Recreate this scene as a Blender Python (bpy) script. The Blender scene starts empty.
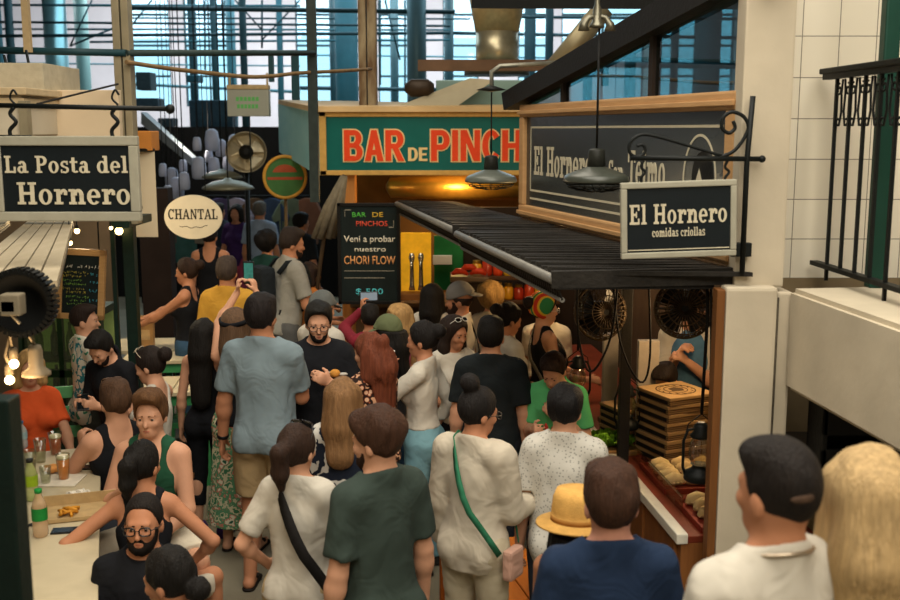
import bpy, bmesh, math, random
import numpy as np
from mathutils import Vector, Matrix

PI = math.pi
rnd = random.Random(7)
SC = bpy.context.scene
COL = SC.collection

# ------------------------------------------------------------------ camera, world, light, exposure
FPX = 1050.0                       # focal length in pixels of the 900 x 600 frame
CAM_H = 2.7
PITCH = math.atan(170.0 / FPX)     # the horizon lies at row 130
cam_d = bpy.data.cameras.new('camera')
cam_d.sensor_width = 36.0
cam_d.lens = FPX * 36.0 / 900.0
cam_d.clip_start = 0.05
cam_d.dof.use_dof = True
cam_d.dof.focus_distance = 6.0
cam_d.dof.aperture_fstop = 3.0
cam = bpy.data.objects.new('camera', cam_d)
COL.objects.link(cam)
cam.location = (0, 0, CAM_H)
cam.rotation_euler = (PI / 2 - PITCH, 0, 0)
SC.camera = cam

SC.view_settings.view_transform = 'Standard'
SC.view_settings.look = 'None'
SC.view_settings.gamma = 1.0
SC.view_settings.use_curve_mapping = False
SC.view_settings.exposure = 1.25

world = bpy.data.worlds.new('hall_daylight')
SC.world = world
world.use_nodes = True
wn = world.node_tree.nodes
wn['Background'].inputs[0].default_value = (0.74, 0.90, 0.97, 1)
wn['Background'].inputs[1].default_value = 1.0


def area_light(name, loc, size, power, color, rot=(0, 0, 0)):
    d = bpy.data.lights.new(name, 'AREA')
    d.shape = 'RECTANGLE'
    d.size, d.size_y = size
    d.energy = power
    d.color = color
    o = bpy.data.objects.new(name, d)
    o.location = loc
    o.rotation_euler = rot
    COL.objects.link(o)
    return o


def point_light(name, loc, power, color, r=0.05):
    d = bpy.data.lights.new(name, 'POINT')
    d.energy = power
    d.color = color
    d.shadow_soft_size = r
    o = bpy.data.objects.new(name, d)
    o.location = loc
    COL.objects.link(o)
    return o


# skylights of the hall roof, then added fill lights
area_light('skylight_front', (0.2, 2.6, 6.6), (5.0, 4.0), 175, (1.0, 0.93, 0.81))
area_light('skylight_middle', (-0.8, 7.6, 6.6), (3.0, 4.0), 75, (1.0, 0.91, 0.76))
area_light('front_fill', (1.4, -.9, 5.8), (4.0, 2.2), 95, (1.0, .93, .80), (math.radians(52), 0, 0))  # added fill behind the camera for the tiled wall and people's backs
area_light('far_wall_fill', (-3.0, 25.5, 6.9), (16.0, 4.0), 900, (.92, .95, 1.0), (math.radians(35), 0, 0))  # added fill aimed at the far wall to brighten it
area_light('rear_fill', (-1.0, 20.0, 6.7), (12.0, 8.0), 420, (0.66, 0.88, 1.0))  # added cool overhead fill that whitens the pale wall panels


# ------------------------------------------------------------------ pixels of the photograph -> points at a real distance
def W(px, py, Y):
    u = (px - 450.0) / FPX
    v = (300.0 - py) / FPX
    c, s = math.cos(PITCH), math.sin(PITCH)
    d = Vector((u, c + v * s, -s + v * c))
    t = Y / d.y
    return Vector((0, 0, CAM_H)) + d * t


def Wz(px, py, z):
    u = (px - 450.0) / FPX
    v = (300.0 - py) / FPX
    c, s = math.cos(PITCH), math.sin(PITCH)
    d = Vector((u, c + v * s, -s + v * c))
    t = (z - CAM_H) / d.z
    return Vector((0, 0, CAM_H)) + d * t


# ------------------------------------------------------------------ materials
def lin(h):
    h = h.lstrip('#')
    r = []
    for i in (0, 2, 4):
        c = int(h[i:i + 2], 16) / 255.0
        r.append(c / 12.92 if c <= 0.04045 else ((c + 0.055) / 1.055) ** 2.4)
    return (r[0], r[1], r[2], 1.0)


MATS = {}


def mat(hexc, rough=0.6, metal=0.0, var=0.12, scale=18.0, bump=0.15, bscale=None, emit=0.0, alpha=None, sheen=0.0):
    key = (hexc, rough, metal, var, scale, bump, bscale, emit, alpha, sheen)
    if key in MATS:
        return MATS[key]
    m = bpy.data.materials.new('surface_' + hexc.strip('#'))
    m.use_nodes = True
    nt = m.node_tree
    b = nt.nodes['Principled BSDF']
    b.inputs['Roughness'].default_value = rough
    b.inputs['Metallic'].default_value = metal
    b.inputs['Specular IOR Level'].default_value = .5 if rough < .4 else .18
    c = lin(hexc)
    tc = nt.nodes.new('ShaderNodeTexCoord')
    if var > 0:
        n = nt.nodes.new('ShaderNodeTexNoise')
        n.inputs['Scale'].default_value = scale
        n.inputs['Detail'].default_value = 4
        nt.links.new(tc.outputs['Object'], n.inputs['Vector'])
        r = nt.nodes.new('ShaderNodeValToRGB')
        r.color_ramp.elements[0].position = 0.3
        r.color_ramp.elements[1].position = 0.7
        r.color_ramp.elements[0].color = tuple(x * (1 - var) for x in c[:3]) + (1,)
        r.color_ramp.elements[1].color = tuple(min(1, x * (1 + var)) for x in c[:3]) + (1,)
        nt.links.new(n.outputs['Fac'], r.inputs['Fac'])
        nt.links.new(r.outputs['Color'], b.inputs['Base Color'])
    else:
        b.inputs['Base Color'].default_value = c
    if bump > 0:
        n2 = nt.nodes.new('ShaderNodeTexNoise')
        n2.inputs['Scale'].default_value = bscale or scale * 3
        n2.inputs['Detail'].default_value = 3
        nt.links.new(tc.outputs['Object'], n2.inputs['Vector'])
        bp = nt.nodes.new('ShaderNodeBump')
        bp.inputs['Strength'].default_value = bump
        bp.inputs['Distance'].default_value = 0.01
        nt.links.new(n2.outputs['Fac'], bp.inputs['Height'])
        nt.links.new(bp.outputs['Normal'], b.inputs['Normal'])
    if emit > 0:
        b.inputs['Emission Color'].default_value = c
        b.inputs['Emission Strength'].default_value = emit
    if alpha is not None:
        b.inputs['Alpha'].default_value = alpha
    if sheen > 0:
        b.inputs['Sheen Weight'].default_value = sheen
    MATS[key] = m
    return m


def glass_mat(hexc='#dfeeee', opac=0.18, rough=0.03):
    key = ('glass', hexc, opac, rough)
    if key in MATS:
        return MATS[key]
    m = bpy.data.materials.new('glass')
    m.use_nodes = True
    nt = m.node_tree
    for n in list(nt.nodes):
        nt.nodes.remove(n)
    out = nt.nodes.new('ShaderNodeOutputMaterial')
    tr = nt.nodes.new('ShaderNodeBsdfTransparent')
    tr.inputs['Color'].default_value = lin(hexc)
    gl = nt.nodes.new('ShaderNodeBsdfGlossy')
    gl.inputs['Roughness'].default_value = rough
    mx = nt.nodes.new('ShaderNodeMixShader')
    lw = nt.nodes.new('ShaderNodeLayerWeight')
    lw.inputs['Blend'].default_value = 0.25
    ad = nt.nodes.new('ShaderNodeMath')
    ad.operation = 'MULTIPLY_ADD'
    ad.inputs[1].default_value = 0.6
    ad.inputs[2].default_value = opac * 0.5
    nt.links.new(lw.outputs['Facing'], ad.inputs[0])
    nt.links.new(ad.outputs[0], mx.inputs[0])
    nt.links.new(tr.outputs[0], mx.inputs[1])
    nt.links.new(gl.outputs[0], mx.inputs[2])
    nt.links.new(mx.outputs[0], out.inputs['Surface'])
    MATS[key] = m
    return m


def emit_mat(hexc, s):
    key = ('emit', hexc, s)
    if key in MATS:
        return MATS[key]
    m = bpy.data.materials.new('lit')
    m.use_nodes = True
    b = m.node_tree.nodes['Principled BSDF']
    b.inputs['Base Color'].default_value = lin(hexc)
    b.inputs['Emission Color'].default_value = lin(hexc)
    b.inputs['Emission Strength'].default_value = s
    MATS[key] = m
    return m


def ramp_mat(kind, cols, scale=20.0, rough=0.8, stops=None, rotz=0.0, stretch=(1, 1, 1), bump=0.1):
    """patterned cloth / surface: kind in noise, voronoi, wave, dots, check"""
    key = ('ramp', kind, tuple(cols), scale, rough, tuple(stops or ()), rotz, stretch)
    if key in MATS:
        return MATS[key]
    m = bpy.data.materials.new('pattern_' + kind)
    m.use_nodes = True
    nt = m.node_tree
    b = nt.nodes['Principled BSDF']
    b.inputs['Roughness'].default_value = rough
    b.inputs['Specular IOR Level'].default_value = .2
    tc = nt.nodes.new('ShaderNodeTexCoord')
    mp = nt.nodes.new('ShaderNodeMapping')
    mp.inputs['Scale'].default_value = stretch
    mp.inputs['Rotation'].default_value = (0, 0, rotz)
    nt.links.new(tc.outputs['Object'], mp.inputs['Vector'])
    if kind == 'noise':
        t = nt.nodes.new('ShaderNodeTexNoise')
        t.inputs['Detail'].default_value = 3
        o = t.outputs['Fac']
    elif kind == 'voronoi':
        t = nt.nodes.new('ShaderNodeTexVoronoi')
        o = t.outputs['Distance']
    elif kind == 'cells':
        t = nt.nodes.new('ShaderNodeTexVoronoi')
        o = t.outputs['Color']
    elif kind == 'wave':
        t = nt.nodes.new('ShaderNodeTexWave')
        t.inputs['Distortion'].default_value = 1.5
        t.inputs['Detail'].default_value = 2
        o = t.outputs['Fac']
    elif kind == 'waveZ':
        t = nt.nodes.new('ShaderNodeTexWave')
        t.bands_direction = 'Z'
        t.inputs['Distortion'].default_value = 0.8
        o = t.outputs['Fac']
    t.inputs['Scale'].default_value = scale
    nt.links.new(mp.outputs[0], t.inputs['Vector'])
    r = nt.nodes.new('ShaderNodeValToRGB')
    els = r.color_ramp.elements
    r.color_ramp.interpolation = 'CONSTANT' if stops else 'LINEAR'
    n = len(cols)
    while len(els) < n:
        els.new(0.5)
    for i, c in enumerate(cols):
        els[i].position = stops[i] if stops else i / max(1, n - 1)
        els[i].color = lin(c)
    nt.links.new(o, r.inputs['Fac'])
    nt.links.new(r.outputs['Color'], b.inputs['Base Color'])
    if bump:
        n2 = nt.nodes.new('ShaderNodeTexNoise')
        n2.inputs['Scale'].default_value = 60 if stretch == (1, 1, 1) else scale * 2.2
        nt.links.new(tc.outputs['Object'] if stretch == (1, 1, 1) else mp.outputs[0], n2.inputs['Vector'])
        bp = nt.nodes.new('ShaderNodeBump')
        bp.inputs['Strength'].default_value = bump
        bp.inputs['Distance'].default_value = 0.01
        nt.links.new(n2.outputs['Fac'], bp.inputs['Height'])
        nt.links.new(bp.outputs['Normal'], b.inputs['Normal'])
    MATS[key] = m
    return m


def wood(c1, c2, scale=6.0, rough=0.55, stretch=(1, 12, 12)):
    return ramp_mat('noise', (c1, c2), scale=scale, rough=rough, stretch=stretch, bump=0.15)


# ------------------------------------------------------------------ object helpers
def tag(o, label=None, cat=None, group=None, kind=None):
    if label:
        o['label'] = label
    if cat:
        o['category'] = cat
    if group:
        o['group'] = group
    if kind:
        o['kind'] = kind
    return o


def empty(name, loc=(0, 0, 0), rz=0.0, label=None, cat=None, group=None):
    o = bpy.data.objects.new(name, None)
    o.empty_display_size = 0.1
    o.location = loc
    o.rotation_euler = (0, 0, rz)
    COL.objects.link(o)
    return tag(o, label, cat, group)


def obj(name, me, m=None, parent=None, loc=None, rot=None, smooth=False):
    if isinstance(me, bmesh.types.BMesh):
        b = me
        me = bpy.data.meshes.new(name)
        bmesh.ops.recalc_face_normals(b, faces=b.faces)
        b.to_mesh(me)
        b.free()
    o = bpy.data.objects.new(name, me)
    COL.objects.link(o)
    if m is not None:
        for k in (m if isinstance(m, (list, tuple)) else [m]):
            me.materials.append(k)
    if parent is not None:
        o.parent = parent
    if loc is not None:
        o.location = loc
    if rot is not None:
        o.rotation_euler = rot
    if smooth:
        me.polygons.foreach_set('use_smooth', [True] * len(me.polygons))
    return o


def copy_tree(o, parent=None):
    c = o.copy()
    COL.objects.link(c)
    if parent is not None:
        c.parent = parent
    for ch in list(o.children):
        copy_tree(ch, c)
    return c


def frame_from(xd, up=(0, 0, 1)):
    """matrix with x along xd, z near up"""
    x = Vector(xd).normalized()
    z = Vector(up)
    z = (z - x * z.dot(x)).normalized()
    y = z.cross(x)
    return Matrix((x, y, z)).transposed()


def bx(bm, lo, hi, bev=0.0, mi=0, M=None):
    lo, hi = Vector(lo), Vector(hi)
    c = (lo + hi) / 2
    s = hi - lo
    g = bmesh.ops.create_cube(bm, size=1.0)
    vs = g['verts']
    for v in vs:
        v.co = Vector((v.co.x * s.x, v.co.y * s.y, v.co.z * s.z)) + c
    fs = list({f for v in vs for f in v.link_faces})
    if bev > 0:
        es = list({e for v in vs for e in v.link_edges})
        r = bmesh.ops.bevel(bm, geom=es, offset=min(bev, min(s) * 0.45), segments=2, affect='EDGES', profile=0.6)
        vs = [v for v in r['verts']]
        fs = r['faces'] + [f for f in fs if f.is_valid]
        vs = list({v for f in fs for v in f.verts})
    for f in fs:
        if f.is_valid:
            f.material_index = mi
    if M is not None:
        for v in vs:
            v.co = M @ v.co
    return bm


def box(lo, hi, bev=0.0):
    return bx(bmesh.new(), lo, hi, bev)


def tube(bm, pts, r, seg=10, mi=0, cap=True):
    pts = [Vector(p) for p in pts]
    n = len(pts)
    rs = r if isinstance(r, (list, tuple)) else [r] * n
    rings = []
    prev = None
    for i in range(n):
        if i == 0:
            t = pts[1] - pts[0]
        elif i == n - 1:
            t = pts[-1] - pts[-2]
        else:
            t = (pts[i + 1] - pts[i]).normalized() + (pts[i] - pts[i - 1]).normalized()
        if t.length < 1e-9:
            t = Vector((0, 0, 1))
        t.normalize()
        if prev is None:
            a = Vector((0, 0, 1)) if abs(t.z) < 0.9 else Vector((1, 0, 0))
            x = t.cross(a).normalized()
        else:
            x = (prev - t * prev.dot(t))
            x = x.normalized() if x.length > 1e-6 else t.orthogonal().normalized()
        prev = x
        y = t.cross(x)
        rings.append([bm.verts.new(pts[i] + (x * math.cos(2 * PI * k / seg) + y * math.sin(2 * PI * k / seg)) * rs[i]) for k in range(seg)])
    for i in range(n - 1):
        for k in range(seg):
            f = bm.faces.new((rings[i][k], rings[i][(k + 1) % seg], rings[i + 1][(k + 1) % seg], rings[i + 1][k]))
            f.material_index = mi
            f.smooth = True
    if cap:
        for R in (rings[0][::-1], rings[-1]):
            f = bm.faces.new(R)
            f.material_index = mi
    return bm


def lathe(bm, prof, seg=24, mi=0, M=None, capb=True, capt=True):
    """prof: list of (r, z)"""
    rings = []
    for r, z in prof:
        r = max(r, 1e-4)
        ring = []
        for k in range(seg):
            p = Vector((r * math.cos(2 * PI * k / seg), r * math.sin(2 * PI * k / seg), z))
            ring.append(bm.verts.new(M @ p if M is not None else p))
        rings.append(ring)
    for i in range(len(rings) - 1):
        for k in range(seg):
            f = bm.faces.new((rings[i][k], rings[i][(k + 1) % seg], rings[i + 1][(k + 1) % seg], rings[i + 1][k]))
            f.material_index = mi
            f.smooth = True
    if capb:
        f = bm.faces.new(rings[0][::-1])
        f.material_index = mi
    if capt:
        f = bm.faces.new(rings[-1])
        f.material_index = mi
    return bm


def crm(pts, n=5):
    """smooth curve through the points"""
    p = [Vector(q) for q in pts]
    p = [p[0] * 2 - p[1]] + p + [p[-1] * 2 - p[-2]]
    out = []
    for i in range(1, len(p) - 2):
        for k in range(n):
            t = k / n
            a, b, c, d = p[i - 1], p[i], p[i + 1], p[i + 2]
            out.append(.5 * ((2 * b) + (c - a) * t + (2 * a - 5 * b + 4 * c - d) * t * t + (3 * b - a - 3 * c + d) * t ** 3))
    out.append(p[-2])
    return out


def prism(bm, poly, z0, z1, mi=0, M=None):
    """poly: list of (x, y); extruded along z"""
    a = [Vector((p[0], p[1], z0)) for p in poly]
    b = [Vector((p[0], p[1], z1)) for p in poly]
    if M is not None:
        a = [M @ p for p in a]
        b = [M @ p for p in b]
    va = [bm.verts.new(p) for p in a]
    vb = [bm.verts.new(p) for p in b]
    n = len(poly)
    fs = [bm.faces.new(va[::-1]), bm.faces.new(vb)]
    for i in range(n):
        fs.append(bm.faces.new((va[i], va[(i + 1) % n], vb[(i + 1) % n], vb[i])))
    for f in fs:
        f.material_index = mi
    return bm


def slab4(bm, p, thick, mi=0):
    """quad of four points with a thickness vector"""
    t = Vector(thick)
    a = [bm.verts.new(Vector(q)) for q in p]
    b = [bm.verts.new(Vector(q) + t) for q in p]
    fs = [bm.faces.new(a), bm.faces.new(b[::-1])]
    for i in range(4):
        fs.append(bm.faces.new((a[i], b[i], b[(i + 1) % 4], a[(i + 1) % 4])))
    for f in fs:
        f.material_index = mi
    return bm


def ball(bm, c, r, seg=12, mi=0):
    r = r if isinstance(r, (tuple, list)) else (r, r, r)
    g = bmesh.ops.create_uvsphere(bm, u_segments=seg, v_segments=max(6, seg * 2 // 3), radius=1.0)
    for v in g['verts']:
        v.co = Vector((v.co.x * r[0] + c[0], v.co.y * r[1] + c[1], v.co.z * r[2] + c[2]))
        for f in v.link_faces:
            f.material_index = mi
            f.smooth = True
    return bm


# ------------------------------------------------------------------ lettering
def arc_pts(cx, cy, rx, ry, a0, a1, n=14):
    return [(cx + rx * math.cos(math.radians(a0 + (a1 - a0) * i / n)), cy + ry * math.sin(math.radians(a0 + (a1 - a0) * i / n))) for i in range(n + 1)]


def ring_poly(cx, cy, rx, ry, wx, wy, a0=0, a1=360, n=20):
    return arc_pts(cx, cy, rx, ry, a0, a1, n), arc_pts(cx, cy, rx - wx, ry - wy, a0, a1, n)


R_, A_ = 'r', 'a'
SLAB = {   # bold slab serif glyphs: rectangles (r) and ring arcs (a); last entry is the advance
    'E': [(R_, .1, 0, .3, 1), (R_, 0, 0, .72, .12), (R_, 0, .88, .72, 1), (R_, .3, .44, .5, .56), (R_, .62, 0, .74, .3), (R_, .62, .7, .74, 1), (R_, .47, .35, .55, .65), .84],
    'l': [(R_, .1, 0, .3, 1), (R_, 0, 0, .4, .11), (R_, 0, .89, .3, 1), .46],
    'H': [(R_, .1, 0, .3, 1), (R_, .64, 0, .84, 1), (R_, 0, 0, .4, .11), (R_, 0, .89, .4, 1), (R_, .54, 0, .94, .11), (R_, .54, .89, .94, 1), (R_, .3, .44, .64, .56), 1.02],
    'o': [(A_, .32, .34, .33, .36, .19, .09, 0, 360), .72],
    'r': [(R_, .1, 0, .3, .69), (R_, 0, 0, .42, .11), (R_, 0, .58, .3, .69), (A_, .46, .42, .2, .28, .12, .14, 20, 170), (R_, .48, .42, .64, .62), .68],
    'n': [(R_, .1, 0, .3, .69), (R_, .52, 0, .72, .45), (R_, 0, 0, .38, .11), (R_, .45, 0, .8, .11), (R_, 0, .58, .3, .69), (A_, .46, .4, .26, .3, .2, .13, 0, 180), .86],
    'm': [(R_, .1, 0, .3, .69), (R_, .48, 0, .66, .45), (R_, .86, 0, 1.04, .45), (R_, 0, 0, .38, .11), (R_, .44, 0, .72, .11), (R_, .8, 0, 1.12, .11), (R_, 0, .58, .3, .69), (A_, .43, .4, .23, .3, .18, .13, 0, 180), (A_, .81, .4, .23, .3, .18, .13, 0, 180), 1.18],
    'e': [(A_, .32, .34, .33, .36, .19, .09, 0, 318), (R_, .12, .3, .62, .4), .7],
    'c': [(A_, .32, .34, .33, .36, .19, .1, 45, 315), (R_, .45, .42, .6, .6), .66],
    'a': [(A_, .26, .2, .26, .22, .17, .09, 0, 360), (R_, .38, .05, .57, .5), (A_, .31, .44, .26, .26, .19, .11, 0, 160), (R_, .45, 0, .7, .11), .72],
    's': [(A_, .28, .51, .25, .2, .15, .1, 40, 270), (A_, .3, .18, .26, .2, .15, .1, -140, 90), (R_, .42, .48, .5, .7), (R_, .04, 0, .12, .2), .6],
    'S': [(A_, .35, .73, .33, .28, .18, .12, 30, 270), (A_, .37, .28, .34, .29, .18, .12, -150, 90), (R_, .58, .7, .68, 1), (R_, .03, 0, .13, .3), .78],
    't': [(R_, .12, .1, .32, .9), (R_, 0, .58, .5, .69), (A_, .36, .2, .24, .2, .16, .11, 180, 320), .56],
    'd': [(A_, .32, .34, .33, .36, .19, .09, 0, 360), (R_, .48, 0, .68, 1), (R_, .38, .89, .68, 1), (R_, .5, 0, .78, .11), .84],
    'i': [(R_, .1, 0, .3, .69), (R_, 0, 0, .4, .11), (R_, 0, .58, .3, .69), (R_, .1, .8, .3, 1), .46],
    'L': [(R_, .1, 0, .3, 1), (R_, 0, 0, .7, .12), (R_, 0, .88, .42, 1), (R_, .6, 0, .72, .36), .8],
    'P': [(R_, .1, 0, .3, 1), (R_, 0, 0, .42, .11), (R_, 0, .88, .45, 1), (R_, .3, .42, .45, .54), (A_, .42, .71, .34, .29, .2, .12, -90, 90), .84],
    'T': [(R_, .3, 0, .5, 1), (R_, .18, 0, .62, .11), (R_, 0, .88, .8, 1), (R_, 0, .66, .1, 1), (R_, .7, .66, .8, 1), .86],
    'C': [(A_, .42, .5, .42, .51, .2, .12, 45, 315), (R_, .66, .66, .78, 1), .84],
    'A': [('p', ((.0, 0), (.16, 0), (.44, .9), (.36, 1.0))), ('p', ((.62, 0), (.84, 0), (.52, 1.0), (.36, 1.0))), (R_, .2, .28, .62, .38), (R_, -.06, 0, .24, .09), (R_, .54, 0, .92, .09), .92],
    'N': [(R_, .08, 0, .2, 1), (R_, .66, 0, .78, 1), ('p', ((.08, 1), (.28, 1), (.78, 0), (.62, 0))), (R_, 0, 0, .32, .09), (R_, .54, .91, .88, 1), .94],
    'h': [(R_, .1, 0, .3, 1), (R_, .52, 0, .72, .45), (R_, 0, 0, .38, .11), (R_, .45, 0, .8, .11), (R_, 0, .89, .3, 1), (A_, .46, .4, .26, .3, .2, .13, 0, 180), .86],
    ' ': [.4],
}


def slab_text(bm, txt, x, y, h, th, M, width=None, mi=0, track=0.04, center=False):
    adv = sum(SLAB[c][-1] + track for c in txt) - track
    sx = (width / adv) if width else h
    if center:
        x -= adv * sx / 2
    cx = x
    base_th = th
    for c in txt:
        for gi, g in enumerate(SLAB[c][:-1]):
            th = base_th + gi * .0004
            if g[0] == 'r':
                poly = [(g[1], g[2]), (g[3], g[2]), (g[3], g[4]), (g[1], g[4])]
                prism(bm, [(cx + a * sx, y + b * h) for a, b in poly], 0, th, mi, M)
            elif g[0] == 'p':
                prism(bm, [(cx + a * sx, y + b * h) for a, b in g[1]], 0, th, mi, M)
            else:
                o, i = ring_poly(*g[1:7], g[7], g[8])
                for k in range(len(o) - 1):
                    q = [o[k], o[k + 1], i[k + 1], i[k]]
                    prism(bm, [(cx + a * sx, y + b * h) for a, b in q], 0, th, mi, M)
        cx += (SLAB[c][-1] + track) * sx
    return bm


BLOCK = {   # heavy condensed sans capitals of the kiosk
    'B': [(R_, 0, 0, .2, 1), (R_, .2, 0, .36, .17), (R_, .2, .83, .35, 1), (R_, .2, .43, .35, .58), (A_, .34, .73, .26, .27, .2, .15, -90, 90), (A_, .35, .285, .28, .285, .2, .15, -90, 90), .70],
    'A': [('p', ((0, 0), (.2, 0), (.40, 1), (.23, 1))), ('p', ((.43, 0), (.64, 0), (.41, 1), (.24, 1))), (R_, .14, .2, .5, .36), .70],
    'R': [(R_, 0, 0, .2, 1), (R_, .2, .83, .35, 1), (R_, .2, .40, .35, .56), (A_, .34, .70, .28, .30, .2, .16, -90, 90), ('p', ((.24, .42), (.44, .42), (.65, 0), (.43, 0))), .70],
    'P': [(R_, 0, 0, .2, 1), (R_, .2, .83, .35, 1), (R_, .2, .36, .35, .53), (A_, .34, .68, .28, .32, .2, .17, -90, 90), .67],
    'I': [(R_, .03, 0, .23, 1), .31],
    'N': [(R_, 0, 0, .19, 1), (R_, .46, 0, .65, 1), ('p', ((.02, 1), (.21, 1), (.63, 0), (.44, 0))), .72],
    'C': [(A_, .31, .5, .31, .5, .2, .17, 38, 322), .66],
    'H': [(R_, 0, 0, .2, 1), (R_, .44, 0, .64, 1), (R_, .2, .42, .44, .58), .71],
    'O': [(A_, .32, .5, .32, .5, .2, .17, 0, 360), .70],
    'S': [(A_, .3, .72, .3, .28, .2, .17, 5, 270), (A_, .3, .285, .3, .285, .2, .15, -175, 90), .65],
    'D': [(R_, 0, 0, .2, 1), (R_, .2, 0, .33, .17), (R_, .2, .83, .33, 1), (A_, .31, .5, .31, .5, .2, .17, -90, 90), .68],
    'E': [(R_, 0, 0, .2, 1), (R_, .2, 0, .54, .17), (R_, .2, .83, .54, 1), (R_, .2, .42, .48, .58), .58],
}


def block_text(bm, txt, x, y, h, width, th, M, g=0.0):
    adv = sum(BLOCK[c][-1] for c in txt)
    sx = width / adv
    gx, gy = g / sx, g / h
    cx = x
    for c in txt:
        for gi, q in enumerate(BLOCK[c][:-1]):
            t2 = th + gi * .0004
            if q[0] == 'r':
                poly = [(q[1] - gx, q[2] - gy), (q[3] + gx, q[2] - gy), (q[3] + gx, q[4] + gy), (q[1] - gx, q[4] + gy)]
                prism(bm, [(cx + a * sx, y + b * h) for a, b in poly], 0, t2, 0, M)
            elif q[0] == 'p':
                p = q[1]
                poly = [(p[0][0] - gx, p[0][1] - (gy if p[0][1] < .5 else -gy)), (p[1][0] + gx, p[1][1] - (gy if p[1][1] < .5 else -gy)),
                        (p[2][0] + gx, p[2][1] + (gy if p[2][1] > .5 else -gy)), (p[3][0] - gx, p[3][1] + (gy if p[3][1] > .5 else -gy))]
                prism(bm, [(cx + a * sx, y + b * h) for a, b in poly], 0, t2, 0, M)
            else:
                o, i = ring_poly(q[1], q[2], q[3] + gx, q[4] + gy, q[5] + 2 * gx, q[6] + 2 * gy, q[7], q[8])
                for k in range(len(o) - 1):
                    prism(bm, [(cx + a * sx, y + b * h) for a, b in (o[k], o[k + 1], i[k + 1], i[k])], 0, t2, 0, M)
        cx += BLOCK[c][-1] * sx
    return bm


def font_mesh(txt, h, width=None, offset=0.0, th=0.003, align='LEFT', shear=0.0):
    """sans lettering with Blender's built-in face; returns a mesh in the xy plane"""
    cu = bpy.data.curves.new('lettering', 'FONT')
    cu.body = txt
    cu.size = 1.0
    cu.offset = offset
    cu.shear = shear
    cu.resolution_u = 3
    o = bpy.data.objects.new('lettering', cu)
    COL.objects.link(o)
    dg = bpy.context.evaluated_depsgraph_get()
    dg.update()
    me = bpy.data.meshes.new_from_object(o.evaluated_get(dg))
    bpy.data.objects.remove(o)
    bpy.data.curves.remove(cu)
    n = len(me.vertices)
    co = np.zeros(n * 3, np.float32)
    me.vertices.foreach_get('co', co)
    co = co.reshape(-1, 3)
    lo, hi = co.min(0), co.max(0)
    capH = 0.73
    s = h / capH
    sx = width / (hi[0] - lo[0]) if width else s
    co[:, 0] = (co[:, 0] - lo[0]) * sx
    co[:, 1] = co[:, 1] * s
    w = (hi[0] - lo[0]) * sx
    if align == 'CENTER':
        co[:, 0] -= w / 2
    me.vertices.foreach_set('co', co.ravel())
    bm = bmesh.new()
    bm.from_mesh(me)
    bpy.data.meshes.remove(me)
    r = bmesh.ops.extrude_face_region(bm, geom=bm.faces[:])
    for v in r['geom']:
        if isinstance(v, bmesh.types.BMVert):
            v.co.z += th
    return bm


def xform(bm, M):
    for v in bm.verts:
        v.co = M @ v.co
    return bm


def plane_mat(o, xd, yd):
    """4x4: local x along xd, local y along yd, z = out of the plane, origin o"""
    x = Vector(xd).normalized()
    y = Vector(yd)
    y = (y - x * y.dot(x)).normalized()
    z = x.cross(y)
    M = Matrix((x, y, z)).transposed().to_4x4()
    M.translation = Vector(o)
    return M
# ------------------------------------------------------------------ implicit surfaces for bodies, clothes and hair
def v3(*a):
    return np.array(a if len(a) > 1 else a[0], float)


def nrm(v):
    l = np.linalg.norm(v)
    return v / l if l > 1e-9 else v


def rotm(yaw=0, pitch=0, roll=0):
    """yaw to the right, pitch downwards / forwards, roll to the right; degrees; forward is +y"""
    y, p, r = math.radians(-yaw), math.radians(-pitch), math.radians(roll)
    Rz = np.array([[math.cos(y), -math.sin(y), 0], [math.sin(y), math.cos(y), 0], [0, 0, 1]])
    Rx = np.array([[1, 0, 0], [0, math.cos(p), -math.sin(p)], [0, math.sin(p), math.cos(p)]])
    Ry = np.array([[math.cos(r), 0, math.sin(r)], [0, 1, 0], [-math.sin(r), 0, math.cos(r)]])
    return Rz @ Rx @ Ry


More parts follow.
